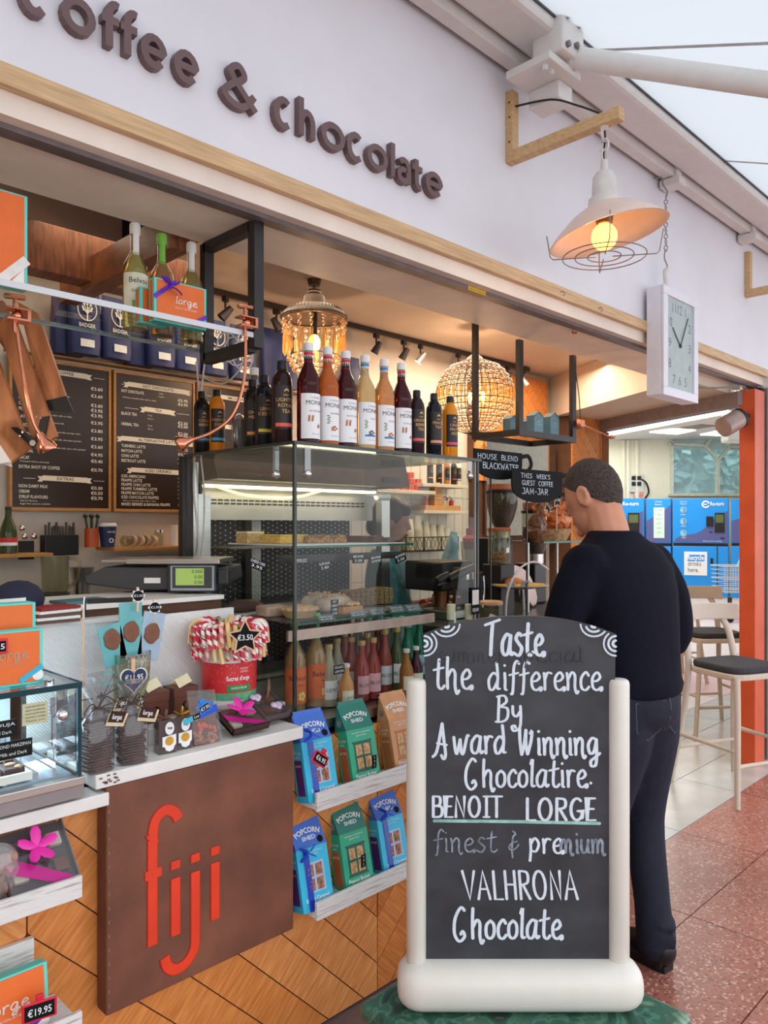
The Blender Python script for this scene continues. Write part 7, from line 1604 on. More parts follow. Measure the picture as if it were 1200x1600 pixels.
def house(px, Y, z, w_, h_, lb, m_=HB, grp='little house boxes on the hanging frame'):
    t = thing('house_box', lb, 'box', (XY(px, Y), Y, z), 0, grp); MB().prism([(-w_/2,0),(w_/2,0),(w_/2,h_*.78),(0,h_),(-w_/2,h_*.78)], 0, .05).build('box', m_, t, bevel=.001)
    m = MB().ribbon([(-w_/2,h_*.78),(0,h_),(w_/2,h_*.78)], .006, -.002, .052, capr=False).build('roof_edge', mat('roof_edge_blue', (80,112,124), .6), t); m = MB(); letter(m, 'salt', 0, h_*.5, .012, -.001, align='c'); letter(m, 'CARAMELS', 0, h_*.38, .006, -.001, align='c'); m.build('lettering', mat('pale_grey_ink', (190,206,208), .6), t, kind='stuff')
for px, Y, w_, h_, lb in ((804,2.44,.075,.10,'little blue house box behind the left post of the hanging frame'),(829,2.44,.06,.10,'little blue house box second from left on the hanging frame'),(842,2.33,.085,.115,'larger blue house box in the middle of the hanging frame'),(853,2.44,.055,.10,'small blue house box peeking between the two larger ones'),(867,2.33,.085,.125,'larger blue house box at right of the hanging frame')): house(px, Y, 2.072, w_, h_, lb)

# ---------------- things on the stall's right half ----------------
def wsh(px0, px1, Y, z, lb):
    x0, x1 = XY(px0, Y), XY(px1, Y); t = thing('wall_shelf', lb, 'shelf', (x0, Y, z)); MB().box(0,x1-x0,0,.17,-.022,0).build('board', CREAM, t, bevel=.002); return t
wsh(590, 681, 3.31, 1.80, 'cream wall shelf stacked with orange boxes'); wsh(661, 731, 3.31, 1.850, 'cream wall shelf with black labelled bottles'); wsh(663, 731, 3.31, 1.675, 'cream wall shelf with wooden tray and small pots')
OB = mat('bright_orange_box', (226,86,36), .5, var=.06)
k = 0
for row, (n_, x0) in enumerate(((8, 594), (4, 618), (3, 617))):
    for q in range(n_):
        px = x0+q*11.0; 
        if px > 655: continue
        lb = '%s orange box from left in the %s row on the cream shelf' % (('first','second','third','fourth','fifth','sixth','seventh','eighth')[q], ('bottom','middle','top')[row])
        t = thing('orange_box', lb, 'box', (XY(px+5, 3.36), 3.36, 1.801+row*.040), .1*math.sin(q*3), 'small orange boxes on the cream shelf'); MB().box(-.021,.021,0,.045,0,.036).build('box', OB, t, bevel=.002); MB().box(-.003,.003,-.001,.0,0,.036).build('band', mat('brown_band', (120,56,30), .5), t)
for i, (px, c) in enumerate(((672,(40,36,30)),(686,(46,40,34)),(698,(196,120,50)),(709,(44,38,34)),(716,(224,220,206)))): iced(px, 3.37, ('black bottle with yellow label at left on the bottle shelf', 'second black labelled bottle on the bottle shelf', 'blue labelled orange bottle in the middle of the bottle shelf', 'black bottle with pink strip on the bottle shelf', 'white bottle at right of the bottle shelf')[i], c, ((226,190,60),(190,100,60),(60,120,190),(200,60,100),(200,200,190))[i], .70, ('ICED','TEA',''), loc=(XY(px, 3.37), 3.37, 1.851), grp='bottles on the far cream shelf')
t = thing('wooden_tray', 'light wooden tray with tall wooden block on the lower cream shelf', 'tray', (XY(665, 3.33), 3.33, 1.676)); MB().box(0,.36,0,.11,0,.032).build('tray', mat('honey_wood', (206,150,92), .5, var=.1), t, bevel=.003); MB().prism([(.11,.032),(.20,.032),(.185,.16),(.17,.185),(.13,.185),(.115,.16)], .02, .07).build('block', MC['honey_wood'], t, bevel=.003)
for i, (dx, c) in enumerate(((.05,(200,60,60)),(.23,(220,216,200)),(.26,(210,190,150)),(.31,(200,50,60)))):
    t = thing('small_pot', ('red pot left of the tall wooden block', 'white pot right of the tall wooden block', 'cream pot second right of the wooden block', 'red flower pot at the right end of the wooden tray')[i], 'pot', (XY(665, 3.33)+dx, 3.375, 1.709)); MB().lathe([(0,0),(.016,0),(.02,.035),(.018,.035),(.014,.006)], 12).build('pot', mat('pot_%d' % i, c, .5), t, smooth=40); m = MB()
    for q in range(5): m.tube([(0,0,.03),(.016*math.cos(q*1.3),.012*math.sin(q*1.3),.055+.01*math.sin(q))], .0035, 5)
    m.build('sticks', LEDGE if i % 2 else MC['red_plastic'], t, kind='stuff')
# wire basket of paper cups
t = thing('wire_basket', 'black wire basket on the tiled wall filled with stacked paper cups', 'basket', (XY(634, 3.30), 3.30, 1.41)); bwid = XY(716, 3.30)-XY(634, 3.30)
m = MB()
for z in (0,.09): m.tube([(0,0,z),(bwid,0,z),(bwid,.16,z),(0,.16,z)], .004, 6, closed=True)
for q in range(4): x = bwid*q/3; m.tube([(x,0,0),(x,0,.09)], .004, 6)
for q in range(12): x = bwid*q/12; m.tube([(x,0,0),(x+bwid/12,0,.09)], .002, 4); m.tube([(x+bwid/12,0,0),(x,0,.09)], .002, 4); m.tube([(x,0,0),(x,.16,0)], .002, 4)
m.build('wires', BLACK, t, kind='stuff')
CUPW = mat('cream_cup', (226,218,196), .6, var=.02)
for i, (px, hh) in enumerate(((639,.20),(652,.235),(664,.19),(675,.165),(687,.165),(697,.15))):
    t = thing('cup_stack', ('leftmost cup stack in the wire basket', 'tallest cup stack in the wire basket', 'third cup stack from left in the wire basket', 'fourth cup stack from left in the wire basket', 'fifth cup stack from left in the wire basket', 'rightmost cup stack in the wire basket')[i], 'cups', (XY(px, 3.38), 3.38, 1.416), 0, 'paper cup stacks in the wire basket')
    n_ = int((hh-.08)/.012); MB().lathe([(0,0),(.033,0),(.024,.08),(.0,.08)], 14, (0,0,n_*.012)).build('paper_cup', CUPW, t, smooth=40)
    for q in range(n_): MB().lathe([(.034,0),(.035,.003),(.032,.012)], 14, (0,0,q*.012)).build('paper_cup', CUPW, t, smooth=40)
# small things round the espresso machine; a low service counter
cs = thing('service_counter', 'dark service counter carrying the espresso machine and jars', 'counter', (2.5, 2.025, 0)); MB().box(0,1.25,0,.57,.0,1.12).build('carcass', mat('dark_carcass', (70,60,54), .6), cs); MB().box(-.02,1.27,-.02,.59,1.12,1.145).build('worktop', mat('dark_stone_top', (64,60,58), .3), cs)
ZS = 1.1465
em = thing('espresso_machine', 'black espresso machine with rounded pinkish metal side arch and portafilter handles', 'coffee machine', (2.62, 2.24, ZS))
def ea(px, py, Y): return PY(px, py, Y)-V((2.62,2.24,ZS))
YA = 2.30; ptsA = [ea(a, b, YA) for a, b in ((770,893),(800,893),(820,903),(830,922),(834,938))]
MB().ribbon([(p.x, p.z) for p in spl(ptsA, 6)], .075, YA-2.24, YA-2.24+.03, capr=True).build('side_arch', mat('satin_pink_metal', (196,172,164), .35, .4, var=.04), em, bevel=.004)
MB().box(.28,.62,.06,.14,.005,.20).build('body', mat('machine_black', (28,26,28), .3), em, bevel=.01); MB().box(.10,.34,.10,.34,.12,.26).build('head', MC['machine_black'], em, bevel=.01)
for (a, b), (c, d_), r_ in (((628+54,908),(700,897),.018),((700,905),(742,885),.022)):
    p0, p1 = ea(a, b, 2.2), ea(c, d_, 2.2); MB().tube([p0, p0*.7+p1*.3, p1], [r_*.8, r_, r_*.7], 10).build('portafilter_handle', DARK, em, smooth=50)
for q in range(2): MB().cyl(ea(725+q*14, 905, 2.22), .025, .03, 12).build('group_head', STEEL, em, smooth=40)
MB().tube(spl([ea(756,900,2.25), ea(757,925,2.23), ea(754,950,2.22)]), .006, 8).build('steam_pipe', CHROME, em, smooth=60)
MB().box(*[v for v in (.05,.25,.02,.2,-.0,.04)]).build('drip_tray', STEEL, em, bevel=.004)
t = thing('card_reader', 'black card machine on a stalk left of the espresso machine', 'card reader', (XY(705, 2.24), 2.22, ZS)); MB().box(-.03,.05,-.02,.03,.14,.24, RY(.2)).build('screen', DARK, t, bevel=.006); MB().cyl((0,0,0), .008, .16, 8).build('stalk', BLACK, t); MB().box(-.10,-.02,-.01,.02,.18,.21, RY(-.15)).build('keypad', BLACK, t, bevel=.004)
def grinder(px, py0, py1, Y, wpx, lb, fill, lidw=True):
    D = DY(px, Y); w_ = wpx/F*D/2; top = PY(px, py0, Y).z; bot = PY(px, py1, Y).z; h_ = top-bot
    t = thing('coffee_grinder', lb, 'grinder', (XY(px, Y), Y, ZS)); b0 = bot-ZS
    MB().lathe([(w_*.45,b0),(w_*.75,b0+h_*.25),(w_*.98,b0+h_*.6),(w_,b0+h_*.92),(w_*.97,b0+h_*.92),(w_*.94,b0+h_*.6)], 24).build('hopper', CLG, t, smooth=50)
    MB().lathe([(0,b0+.002),(w_*.42,b0+.002),(w_*.72,b0+h_*.25),(w_*.94,b0+h_*.6),(w_*.95,b0+h_*fill),(0,b0+h_*fill)], 24).build('coffee_beans', mat('coffee_beans', (74,42,34), .6, col2=(34,18,16), scale=110, bump=.8, bscale=130), t, smooth=50)
    MB().lathe([(w_*1.02,b0+h_*.90),(w_*1.04,b0+h_*.96),(0,b0+h_*.97)], 24).build('black_rim', DARK, t, smooth=40)
    if lidw: MB().lathe([(w_*.85,b0+h_*.97),(w_*.92,b0+h_),(w_*.92,b0+h_*1.13),(0,b0+h_*1.13)], 24).build('wood_lid', mat('red_wood', (170,96,58), .5, var=.1, scale=8, stretch=(1,6,1)), t, smooth=30)
    MB().lathe([(w_*.5,b0-.05),(w_*.5,b0+.002),(0,b0+.002)], 16).build('steel_collar', STEEL, t, smooth=40)
    MB().box(-w_*.7,w_*.7,-.03,.12,0,max(.02, b0-.05)).build('grinder_body', mat('machine_black', (28,26,28), .3), t, bevel=.008)
grinder(784, 765, 826, 2.50, 50, 'coffee grinder with full hopper of beans and wooden lid under the first mug sign', .88)
grinder(838, 795, 866, 2.42, 46, 'coffee grinder with half empty clear hopper behind the pastry bags', .35)
t = thing('biscuit_jar', 'tall clear jar with wooden lid and oat biscuits in front of the full grinder', 'jar', (XY(780, 2.20), 2.20, PY(780, 881, 2.20).z))
MB().lathe([(0,.0),(.050,0),(.053,.006),(.053,.152),(.050,.156),(.048,.15),(.048,.008)], 28).build('glass', CLG, t, smooth=50); MB().lathe([(.054,.154),(.056,.158),(.056,.170),(.052,.173),(0,.173)], 28).build('wood_lid', mat('red_wood', (170,96,58), .5), t, smooth=30)
for q in range(5): MB().lathe([(0,0),(.036,.002),(.038,.008),(.034,.013),(0,.014)], 18, (.004*math.sin(q*2), .004*math.cos(q*2), .004+q*.010)).build('oat_biscuit', OAT, t, smooth=50)
MB().box(-.018,.004,-.0545,-.0535,.055,.078).build('jar_label', PAPER, t)
t2_ = thing('jar_stand', 'small black riser under the tall biscuit jar', 'stand', (XY(780, 2.20), 2.20, ZS)); MB().box(-.055,.055,-.05,.06,0,PY(780, 881, 2.20).z-ZS-.001).build('riser', DARK, t2_, bevel=.004)
# mug shaped signs
def mug(px0, px1, py0, py1, Y, lb, lines, rz=0):
    D = DY((px0+px1)/2, Y); x0, x1 = XY(px0, Y), XY(px1, Y); zt_, zb_2 = PY(px0, py0, Y).z, PY(px1, py1, Y).z; w_ = x1-x0; h_ = zt_-zb_2
    t = thing('mug_sign', lb, 'sign', (x0, Y, zb_2), rz, 'mug shaped chalkboard signs')
    pts = [(0,h_),(0,h_*.55)]+[(w_*.5-w_*.5*math.cos(a), h_*.55-h_*.55*math.sin(a)**.8) for a in [PI*k/14 for k in range(1, 14)]]+[(w_,h_*.55),(w_,h_)]
    MB().prism(pts, 0, .006).build('board', CARD, t)
    MB().ribbon(sp((w_-.01,h_*.85),(w_+.05,h_*.92),(w_+.075,h_*.62),(w_+.04,h_*.36),(w_-.02,h_*.25)), .018, 0, .006).build('handle', CARD, t)
    m = MB()
    for s_, u, v, hh, ww in lines: pen(m, s_, w_*u, h_*v, h_*hh, w=w_*ww, wd=.10, y0=-.0015, y1=0, G=PLX)
    m.build('chalk_lettering', CH, t)
    return t
PLX = dict(PL); PLX.update({'S': (.56, [sp((.46,.9),(.2,1.0),(.06,.76),(.28,.5),(.46,.24),(.26,.0),(.03,.1))]), 'U': (.6, [sp((.06,1),(.06,.3),(.26,0),(.46,.3),(.46,1))]), 'D': (.62, [[(.06,0),(.06,1)], sp((.06,1),(.5,.8),(.5,.2),(.06,0))]), 'C': (.62, [ar(.32,.5,.28,.5,50,310)]), 'K': (.58, [[(.06,0),(.06,1)], [(.46,1),(.08,.48),(.5,0)]]), 'W': (.8, [[(.02,1),(.2,0),(.36,.7),(.52,0),(.7,1)]]), "'": (.2, [[(.06,1),(.04,.8)]]), 'J': (.5, [sp((.38,1),(.38,.25),(.2,0),(.02,.15)), [(.1,1),(.5,1)]]), 'M': (.74, [[(.06,0),(.1,1),(.33,.3),(.56,1),(.6,0)]]), '-': (.4, [[(.06,.45),(.3,.45)]])})
m1 = mug(741, 816, 700, 752, 2.02, 'mug shaped chalkboard reading house blend blackwater', [('HOUSE',.06,.68,.17,.40),('BLEND',.54,.69,.17,.36),('BLACKWATER',.16,.36,.20,.76)])
m2_ = mug(800, 879, 731, 787, 1.97, 'mug shaped chalkboard reading this week\'s guest coffee jam-jar', [('THIS',.16,.74,.13,.22),('WEEK\'S',.46,.74,.13,.28),('GUEST',.18,.52,.14,.26),('COFFEE',.50,.52,.14,.30),('JAM-JAR',.18,.25,.18,.52)])
for mm in (m1, m2_): MB().box(.125,.131,.008,.014,-(mm.location.z-ZS),.05).build('support_stake', BLACK, mm)
# baskets of bagged pastries on a glass tier
GS = (XY(858, 2.05), 2.05, PY(858, 846, 2.05).z)
t = thing('glass_tier', 'green edged glass tier holding baskets of bagged pastries', 'shelf', GS); MB().box(-.05,.30,-.0,.26,-.008,0).build('glass_board', GLASS, t); MB().box(-.055,.30,-.006,0,-.009,.001).build('green_edge', GLASSE, t); MB().cyl((.0,.12,-(GS[2]-ZS)), .006, GS[2]-ZS-.008, 8).build('leg', STEEL, t); MB().cyl((.26,.12,-(GS[2]-ZS)), .006, GS[2]-ZS-.008, 8).build('leg', STEEL, t)
def crumple(lb, px, py, Y, r, c, seed, z=None):
    random.seed(seed); p = PY(px, py, Y); t = thing('pastry_bag', lb, 'bag', (p.x, p.y, z if z else p.z-r[2])); m = MB(); m.ball((0,0,r[2]), r, 22, 16)
    m.v = [(V(v)+V((1,1,0))*0+V((math.sin(v[2]*170+v[0]*90), math.cos(v[0]*150), math.sin(v[0]*160+v[1]*120)))*r[0]*.11) for v in m.v]; m.v = [tuple(v) for v in m.v]
    m.build('crinkled_wrap', c, t, smooth=25); MB().tube([(0,0,r[2]*1.8),(r[0]*.2,0,r[2]*2.2),(r[0]*.5,0,r[2]*2.6)], [r[0]*.2,r[0]*.12,r[0]*.4], 8).build('twisted_top', c, t, smooth=30)
FOB = mat('bronze_foil', (170,112,70), .3, .35, var=.3, scale=30, bump=.3); FOO = mat('orange_foil', (200,110,60), .3, .3, var=.25, scale=24, bump=.3); FOY = mat('yellow_wrap', (222,180,30), .35); FOD = mat('brown_cellophane', (110,72,48), .3, .1, var=.3, scale=30, bump=.3); FOK = mat('kraft_basket', (184,150,110), .7, var=.2, scale=60, bump=.5)
crumple('dark brown crinkled pastry bag at left on the glass tier', 838, 815, 2.06, (.05,.04,.065), FOD, 3, GS[2]+.001); crumple('orange brown crinkled pastry bag in the basket', 872, 800, 2.12, (.08,.05,.05), FOO, 5, GS[2]+.05)
crumple('yellow wrapped packet between the brown bags', 843, 795, 2.16, (.03,.02,.04), FOY, 6, GS[2]+.07); crumple('bronze crinkled bag behind the star signs', 845, 775, 2.14, (.05,.03,.04), FOB, 8, GS[2]+.11)
t = thing('kraft_basket', 'pale woven basket under the orange brown pastry bag', 'basket', (XY(874, 2.10), 2.13, GS[2]+.001)); MB().lathe([(0,0),(.06,0),(.09,.06),(.086,.06),(.056,.006)], 22).build('basket', FOK, t, smooth=40)
p = PY(871, 781, 2.0); st_ = starsign('small black star sign on a stick in front of the pastries', p, .045, '5.50', 0, .14)
p = PY(857, 790, 2.03); starsign('tilted black star sign behind the upright one', p, .055, '€3.50', .2).rotation_euler = (0,.5,.2)
# plate, wire handle, jars in front
YP = 2.02; pz = PY(815, 918, YP).z
t = thing('cake_plate', 'yellow topped plate on a glass stand beside the customer', 'plate', (XY(812, YP+.06), YP+.06, pz)); MB().lathe([(0,-.012),(.05,-.012),(.12,-.004),(.135,.004),(.133,.008),(0,.0)], 36).build('plate', mat('glass_plate', (170,160,140), .2), t, smooth=50); MB().cyl((0,0,.002), .118, .006, 36).build('yellow_top', mat('yellow_paper', (220,170,50), .6), t); MB().cyl((0,0,-(pz-ZS)), .03, pz-ZS-.01, 16, r2=.02).build('pedestal', CLG, t)
MB().lathe([(0,.008),(.05,.008),(.048,.024),(.02,.034),(0,.036)], 18, (.02,.05,0)).build('pastry', mat('orange_pastry', (206,120,60), .7, bump=.4), t, smooth=50)
for i in range(2):
    a = thing('printed_card', ('grey printed card on the yellow plate, left', 'grey printed card on the yellow plate, right')[i], 'card', (XY(802+22*i, 1.97), 1.985, pz+.010), 0); MB().box(-.03,.03,0,.002,0,.026, RX(.3)).build('card', mat('grey_print', (150,156,160), .5), a); m = MB(); letter(m, 'Lemon Cake', 0, .010, .007, -.0008, w=.05, align='c', T=RX(.3)); m.build('lettering', INK, a, kind='stuff')
t = thing('wire_arch', 'tall white wire arch handle in front of the espresso machine', 'wire handle', (XY(790, 1.96), 1.96, ZS-.20)); q = [PY(a, b, 1.96)-V(t.location) for a, b in ((790,975),(791,945),(795,920),(808,893),(825,880),(840,879),(857,890))]; MB().tube(spl(q, 6), .0045, 8).build('wire', mat('white_cable', (214,206,202), .5), t, smooth=60)
t = thing('lidded_jar', 'small clear jar with pale wooden lid right of the case edge', 'jar', (XY(767, 1.98), 1.98, PY(767, 972, 1.98).z)); MB().lathe([(0,0),(.05,0),(.05,.075),(.047,.075),(.047,.005)], 24).build('glass', CLG, t, smooth=50); MB().lathe([(.051,.075),(.051,.086),(.046,.090),(0,.090)], 24).build('wood_lid', mat('pale_lid', (206,160,116), .5), t, smooth=30); MB().cyl((0,0,.004),.043,.05,18).build('sweets', mat('dark_sweets', (90,80,84), .6, var=.3, scale=60), t)
t2_ = thing('rear_ledge', 'low ledge behind the chalkboard carrying jars and white capped vials', 'ledge', (2.44, 1.88, .902)); MB().box(0,1.44,0,.12,0,.168).build('board', mat('dark_carcass', (70,60,54), .6), t2_, bevel=.003)
MB().box(0,1.44,-.004,0,.165,.175).build('edge', GREYM, t2_)
for i, px in enumerate((705, 733)):
    t = thing('capped_vial', ('left white capped vial inside the case end', 'right white capped vial inside the case end')[i], 'vial', (XY(px, 1.93), 1.93, ZB+.003)); h0 = PY(px, 944, 1.93).z-ZB-.003; MB().lathe([(0,0),(.016,0),(.016,h0-.04),(0,h0-.04)], 14).build('glass', CLG, t, smooth=50); MB().lathe([(.017,h0-.06),(.017,h0),(0,h0)], 14).build('cap', mat('cream_cap', (226,222,190), .5), t, smooth=40); MB().box(-.004,.008,-.0176,-.0172,h0-.10,h0-.03).build('seal_strip', PAPER, t)
t = thing('payment_sticker', 'black framed white code sticker reading squid on the case glass', 'sticker', PY(743, 940, 1.893)+V((0,0,-.05))); MB().box(-.026,.026,0,.001,0,.105).build('sticker', CARD, t); MB().box(-.020,.020,-.0008,0,.038,.096).build('white_panel', PAPER, t); m = MB(); letter(m, 'SQUID', 0, .012, .013, -.0012, w=.040, align='c', bold=.02); m.build('lettering', WINK, t, kind='stuff')
CC = mat('copper_cup', (176,112,84), .3, .9, var=.1)
t = thing('copper_cup', 'copper measuring cup held by the server', 'cup', (XY(690, 2.45), 2.45, PY(690, 952, 2.45).z)); MB().lathe([(0,0),(.032,0),(.042,.095),(.040,.095),(.030,.006)], 22).build('cup', CC, t, smooth=50); MB().tube(spl([(-.04,0,.08),(-.065,0,.07),(-.06,0,.03),(-.036,0,.02)]), .004, 6).build('handle', CC, t, smooth=60)
t = thing('plastic_bag', 'crumpled translucent blue bag hanging beside the cups', 'bag', (XY(702, 3.1), 3.1, PY(702, 880, 3.1).z)); MB().add([(-.10,0,-.02),(.07,-.02,-.0),(.08,.0,.19),(.05,.03,.20),(.0,-.03,.08),(-.04,.03,.03)], [(0,1,4),(1,2,4),(2,3,4),(3,5,4),(5,0,4),(0,5,3,2,1)]).build('bag', mat('translucent_blue', (120,160,176), .3, trans=.3), t, smooth=80)
t = thing('clear_container', 'clear plastic tub holding a white roll behind the glass', 'container', (XY(736, 2.9), 2.9, PY(736, 885, 2.9).z)); MB().lathe([(0,0),(.05,0),(.065,.15),(.062,.15),(.047,.006)], 22).build('tub', CLG, t, smooth=50); MB().cyl((0,0,.005), .04, .10, 18).build('roll', PAPER, t, smooth=40); MB().lathe([(.044,.105),(.052,.17),(.03,.19),(.03,.23),(0,.23)], 16).build('red_top', mat('faded_red', (170,60,56), .5), t, smooth=40)
t2_ = thing('tall_stand', 'dark stand under the clear plastic tub', 'stand', (XY(736, 2.9), 2.9, 0)); MB().box(-.1,.1,-.08,.1,0,PY(736, 885, 2.9).z-.001).build('stand', mat('dark_carcass', (70,60,54), .6), t2_)

# ---------------- the server behind the counter ----------------
random.seed(21)
TEAL = mat('teal_print_top', (92,140,150), .8, col2=(62,104,114), scale=60, stretch=(1,1,.5), bump=.2); SK2 = mat('skin_brown', (150,98,76), .5, var=.04); BHR = mat('black_hair', (20,17,18), .5, var=.2, scale=90, stretch=(1,1,.1), bump=.3)
wq = P(611, 820, 4.1)
wo = thing('person', 'server with black hair and teal top reaching forward behind the cake case', 'person', (wq.x, wq.y, 0), math.radians(-135))
b = MB(); H = TR(0, .0, 1.595) @ RX(math.radians(-12))
b.ball((0,0,.02), (.072,.092,.105), 18, 14, H); b.ball((0,.032,-.045), (.055,.062,.066), 14, 10, H); b.add([(-.011,.096,.02),(.011,.096,.02),(.017,.092,-.025),(-.017,.092,-.025),(0,.122,-.018)], [(0,1,4),(1,2,4),(2,3,4),(3,0,4),(0,3,2,1)], H)
b.ball((0,.094,-.05), (.022,.012,.011), 8, 6, H)
for sx in (-1, 1): b.ball((sx*.03,.086,.012), (.014,.009,.008), 8, 6, H); b.ball((sx*.074,-.002,-.005), (.008,.018,.028), 8, 6, H)
limb(b, [(0,-.02,1.54),(0,-.03,1.44),(0,-.03,1.3)], [(.05,.05),(.05,.05),(.07,.07)]); limb(b, [(0,-.03,1.35),(0,-.02,1.1),(0,-.02,.92)], [(.10,.07),(.09,.07),(.10,.08)])
for sx in (-1, 1):
    limb(b, [(sx*.09,-.01,.92),(sx*.10,.0,.5),(sx*.10,-.02,.07)], [(.08,.08),(.055,.055),(.04,.04)])
    el, wr = V((sx*.19+.02,.06,1.14)), V((.24,.19,1.17)) if sx > 0 else V((-.12,.28,1.17))
    limb(b, [(sx*.16,-.02,1.38), el, wr], [(.045,.045),(.036,.036),(.024,.026)]); dr_ = (wr-el).normalized(); pm = wr+dr_*.05; b.ball(pm, (.03,.038,.018), 10, 8); sd_ = dr_.cross(V((0,0,1))).normalized()
    for k in range(4): s_ = pm+dr_*.025+sd_*(.022-.015*k); b.tube(spl([s_, s_+dr_*.03, s_+dr_*(.052-.005*abs(k-1))+V((0,0,-.02))], 3), .0078, 6)
    b.tube(spl([pm-sd_*.025, pm-sd_*.038+dr_*.02, pm-sd_*.03+dr_*.04], 3), .008, 6)
b.build('body', SK2, wo, remesh=.007)
hb = MB(); hb.ball((0,-.018,.035), (.083,.098,.108), 20, 14, H); hb.ball((0,-.085,-.035), (.055,.045,.06), 14, 10, H); hb.ball((0,.055,.075), (.062,.04,.045), 12, 8, H); hb.build('hair', BHR, wo, remesh=.008)
j_ = MB(); vs = []; fs = []; n = 24
secs = [((0,-.02,.84),.19,.14),((0,-.02,.98),.165,.125),((0,-.02,1.15),.165,.125),((0,-.02,1.30),.185,.12),((0,-.025,1.39),.18,.10),((0,-.03,1.45),.09,.075)]
for c, rx, ry in secs:
    for i in range(n): a = 2*PI*i/n; vs.append((c[0]+rx*math.cos(a), c[1]+ry*math.sin(a), c[2]))
for j in range(len(secs)-1):
    for i in range(n): fs.append((j*n+i, j*n+(i+1) % n, (j+1)*n+(i+1) % n, (j+1)*n+i))
fs += [tuple(range(n-1,-1,-1)), tuple((len(secs)-1)*n+i for i in range(n))]; j_.add(vs, fs)
for sx in (-1, 1): limb(j_, [(sx*.15,-.02,1.38),(sx*.18+.01,.02,1.26),(sx*.19+.02,.06,1.15)], [(.072,.072),(.064,.066),(.056,.06)])
j_.build('top', TEAL, wo, remesh=.009)
tr_ = MB()
for sx in (-1, 1): limb(tr_, [(sx*.085,-.02,.9),(sx*.10,.0,.5),(sx*.10,-.02,.06)], [(.10,.11),(.07,.07),(.06,.07)]); 
tr_.ball((0,-.02,.88), (.17,.13,.12), 16, 10); tr_.build('trousers', JEAN, wo, remesh=.012)
for sx in (-1, 1): MB().ball((sx*.10,.04,.035), (.045,.12,.034), 14, 8).build('shoe', SHOE, wo, smooth=60)
MB().tube([(.222+.031*math.cos(a)*.8, .165+.031*math.cos(a)*.6, 1.168+.031*math.sin(a)) for a in [2*PI*i/20 for i in range(20)]], .0075, 8, closed=True).build('red_bracelet', mat('red_band', (190,50,50), .4), wo, smooth=60)

# ---------------- bar stools ----------------
STM = mat('warm_grey_plastic', (206,192,178), .45, var=.02); CSH = mat('charcoal_cushion', (58,60,68), .8, var=.1, scale=60, bump=.2, bscale=200)
def LD(Lx, D): return V((S2*(D+Lx), S2*(D-Lx), 0))
def stool(Lx, D, rz, lb):
    t = thing('bar_stool', lb, 'stool', LD(Lx, D), rz, 'warm grey bar stools')
    sp_ = .255; zt_ = .71
    for sx, sy in ((-1,-1),(-1,1),(1,-1),(1,1)):
        q = [(sx*sp_, sy*sp_, 0), (sx*.205, sy*.20, .45), (sx*.185, sy*.185, zt_)]
        if sx < 0: q.append((-.215, sy*.175, .90)); q.append((-.255, sy*.150, 1.0))
        MB().tube(spl(q, 5), [(.014+.008*min(1, i/12), .018) for i in range(5*(len(q)-1)+1)], 10).build('leg', STM, t, smooth=50)
    m = MB(); pts = [(.20*math.copysign(abs(math.cos(a))**.45, math.cos(a)), .205*math.copysign(abs(math.sin(a))**.45, math.sin(a))) for a in [2*PI*i/28 for i in range(28)]]
    m.zprism(pts, .690, .725).build('seat', STM, t, bevel=.008)
    MB().zprism([(x*.96, y*.96) for x, y in pts], .726, .765).build('cushion', CSH, t, bevel=.014, seg=3)
    for a, b_ in (((-1,-1),(1,-1)),((-1,1),(1,1)),((1,-1),(1,1)),((-1,-1),(-1,1))):
        z = .30 if a[1] == b_[1] else .22; k_ = .222
        MB().tube([(a[0]*k_, a[1]*k_, z), (b_[0]*k_, b_[1]*k_, z)], (.014,.010), 8).build('stretcher', STM, t, smooth=60)
    n = 12; vs = []; fs = []
    for i in range(n+1):
        a = -1.0+2.0*i/n; cx, cy = -.06-.205*math.cos(a), .255*math.sin(a)
        for z, off in ((.985,.0),(1.085,-.012)):
            vs += [(cx+off, cy, z), (cx+off-.016, cy*1.04, z)]
    for i in range(n):
        A_ = 4*i; B_ = A_+4; fs += [(A_, B_, B_+2, A_+2), (A_+1, A_+3, B_+3, B_+1), (A_+2, B_+2, B_+3, A_+3), (A_, A_+1, B_+1, B_)]
    fs += [(0,2,3,1), (4*n, 4*n+1, 4*n+3, 4*n+2)]
    m = MB().add(vs, fs); m.build('backrest', STM, t, smooth=40, bevel=.004)
stool(2.10, 4.59, math.radians(-113), 'warm grey bar stool with charcoal cushion nearest the camera by the orange post')
stool(2.52, 5.95, math.radians(-128), 'warm grey bar stool behind the nearest one, backrest seen face on in the doorway')
stool(2.95, 7.9, math.radians(-40), 'far bar stool mostly hidden behind the man in the doorway')

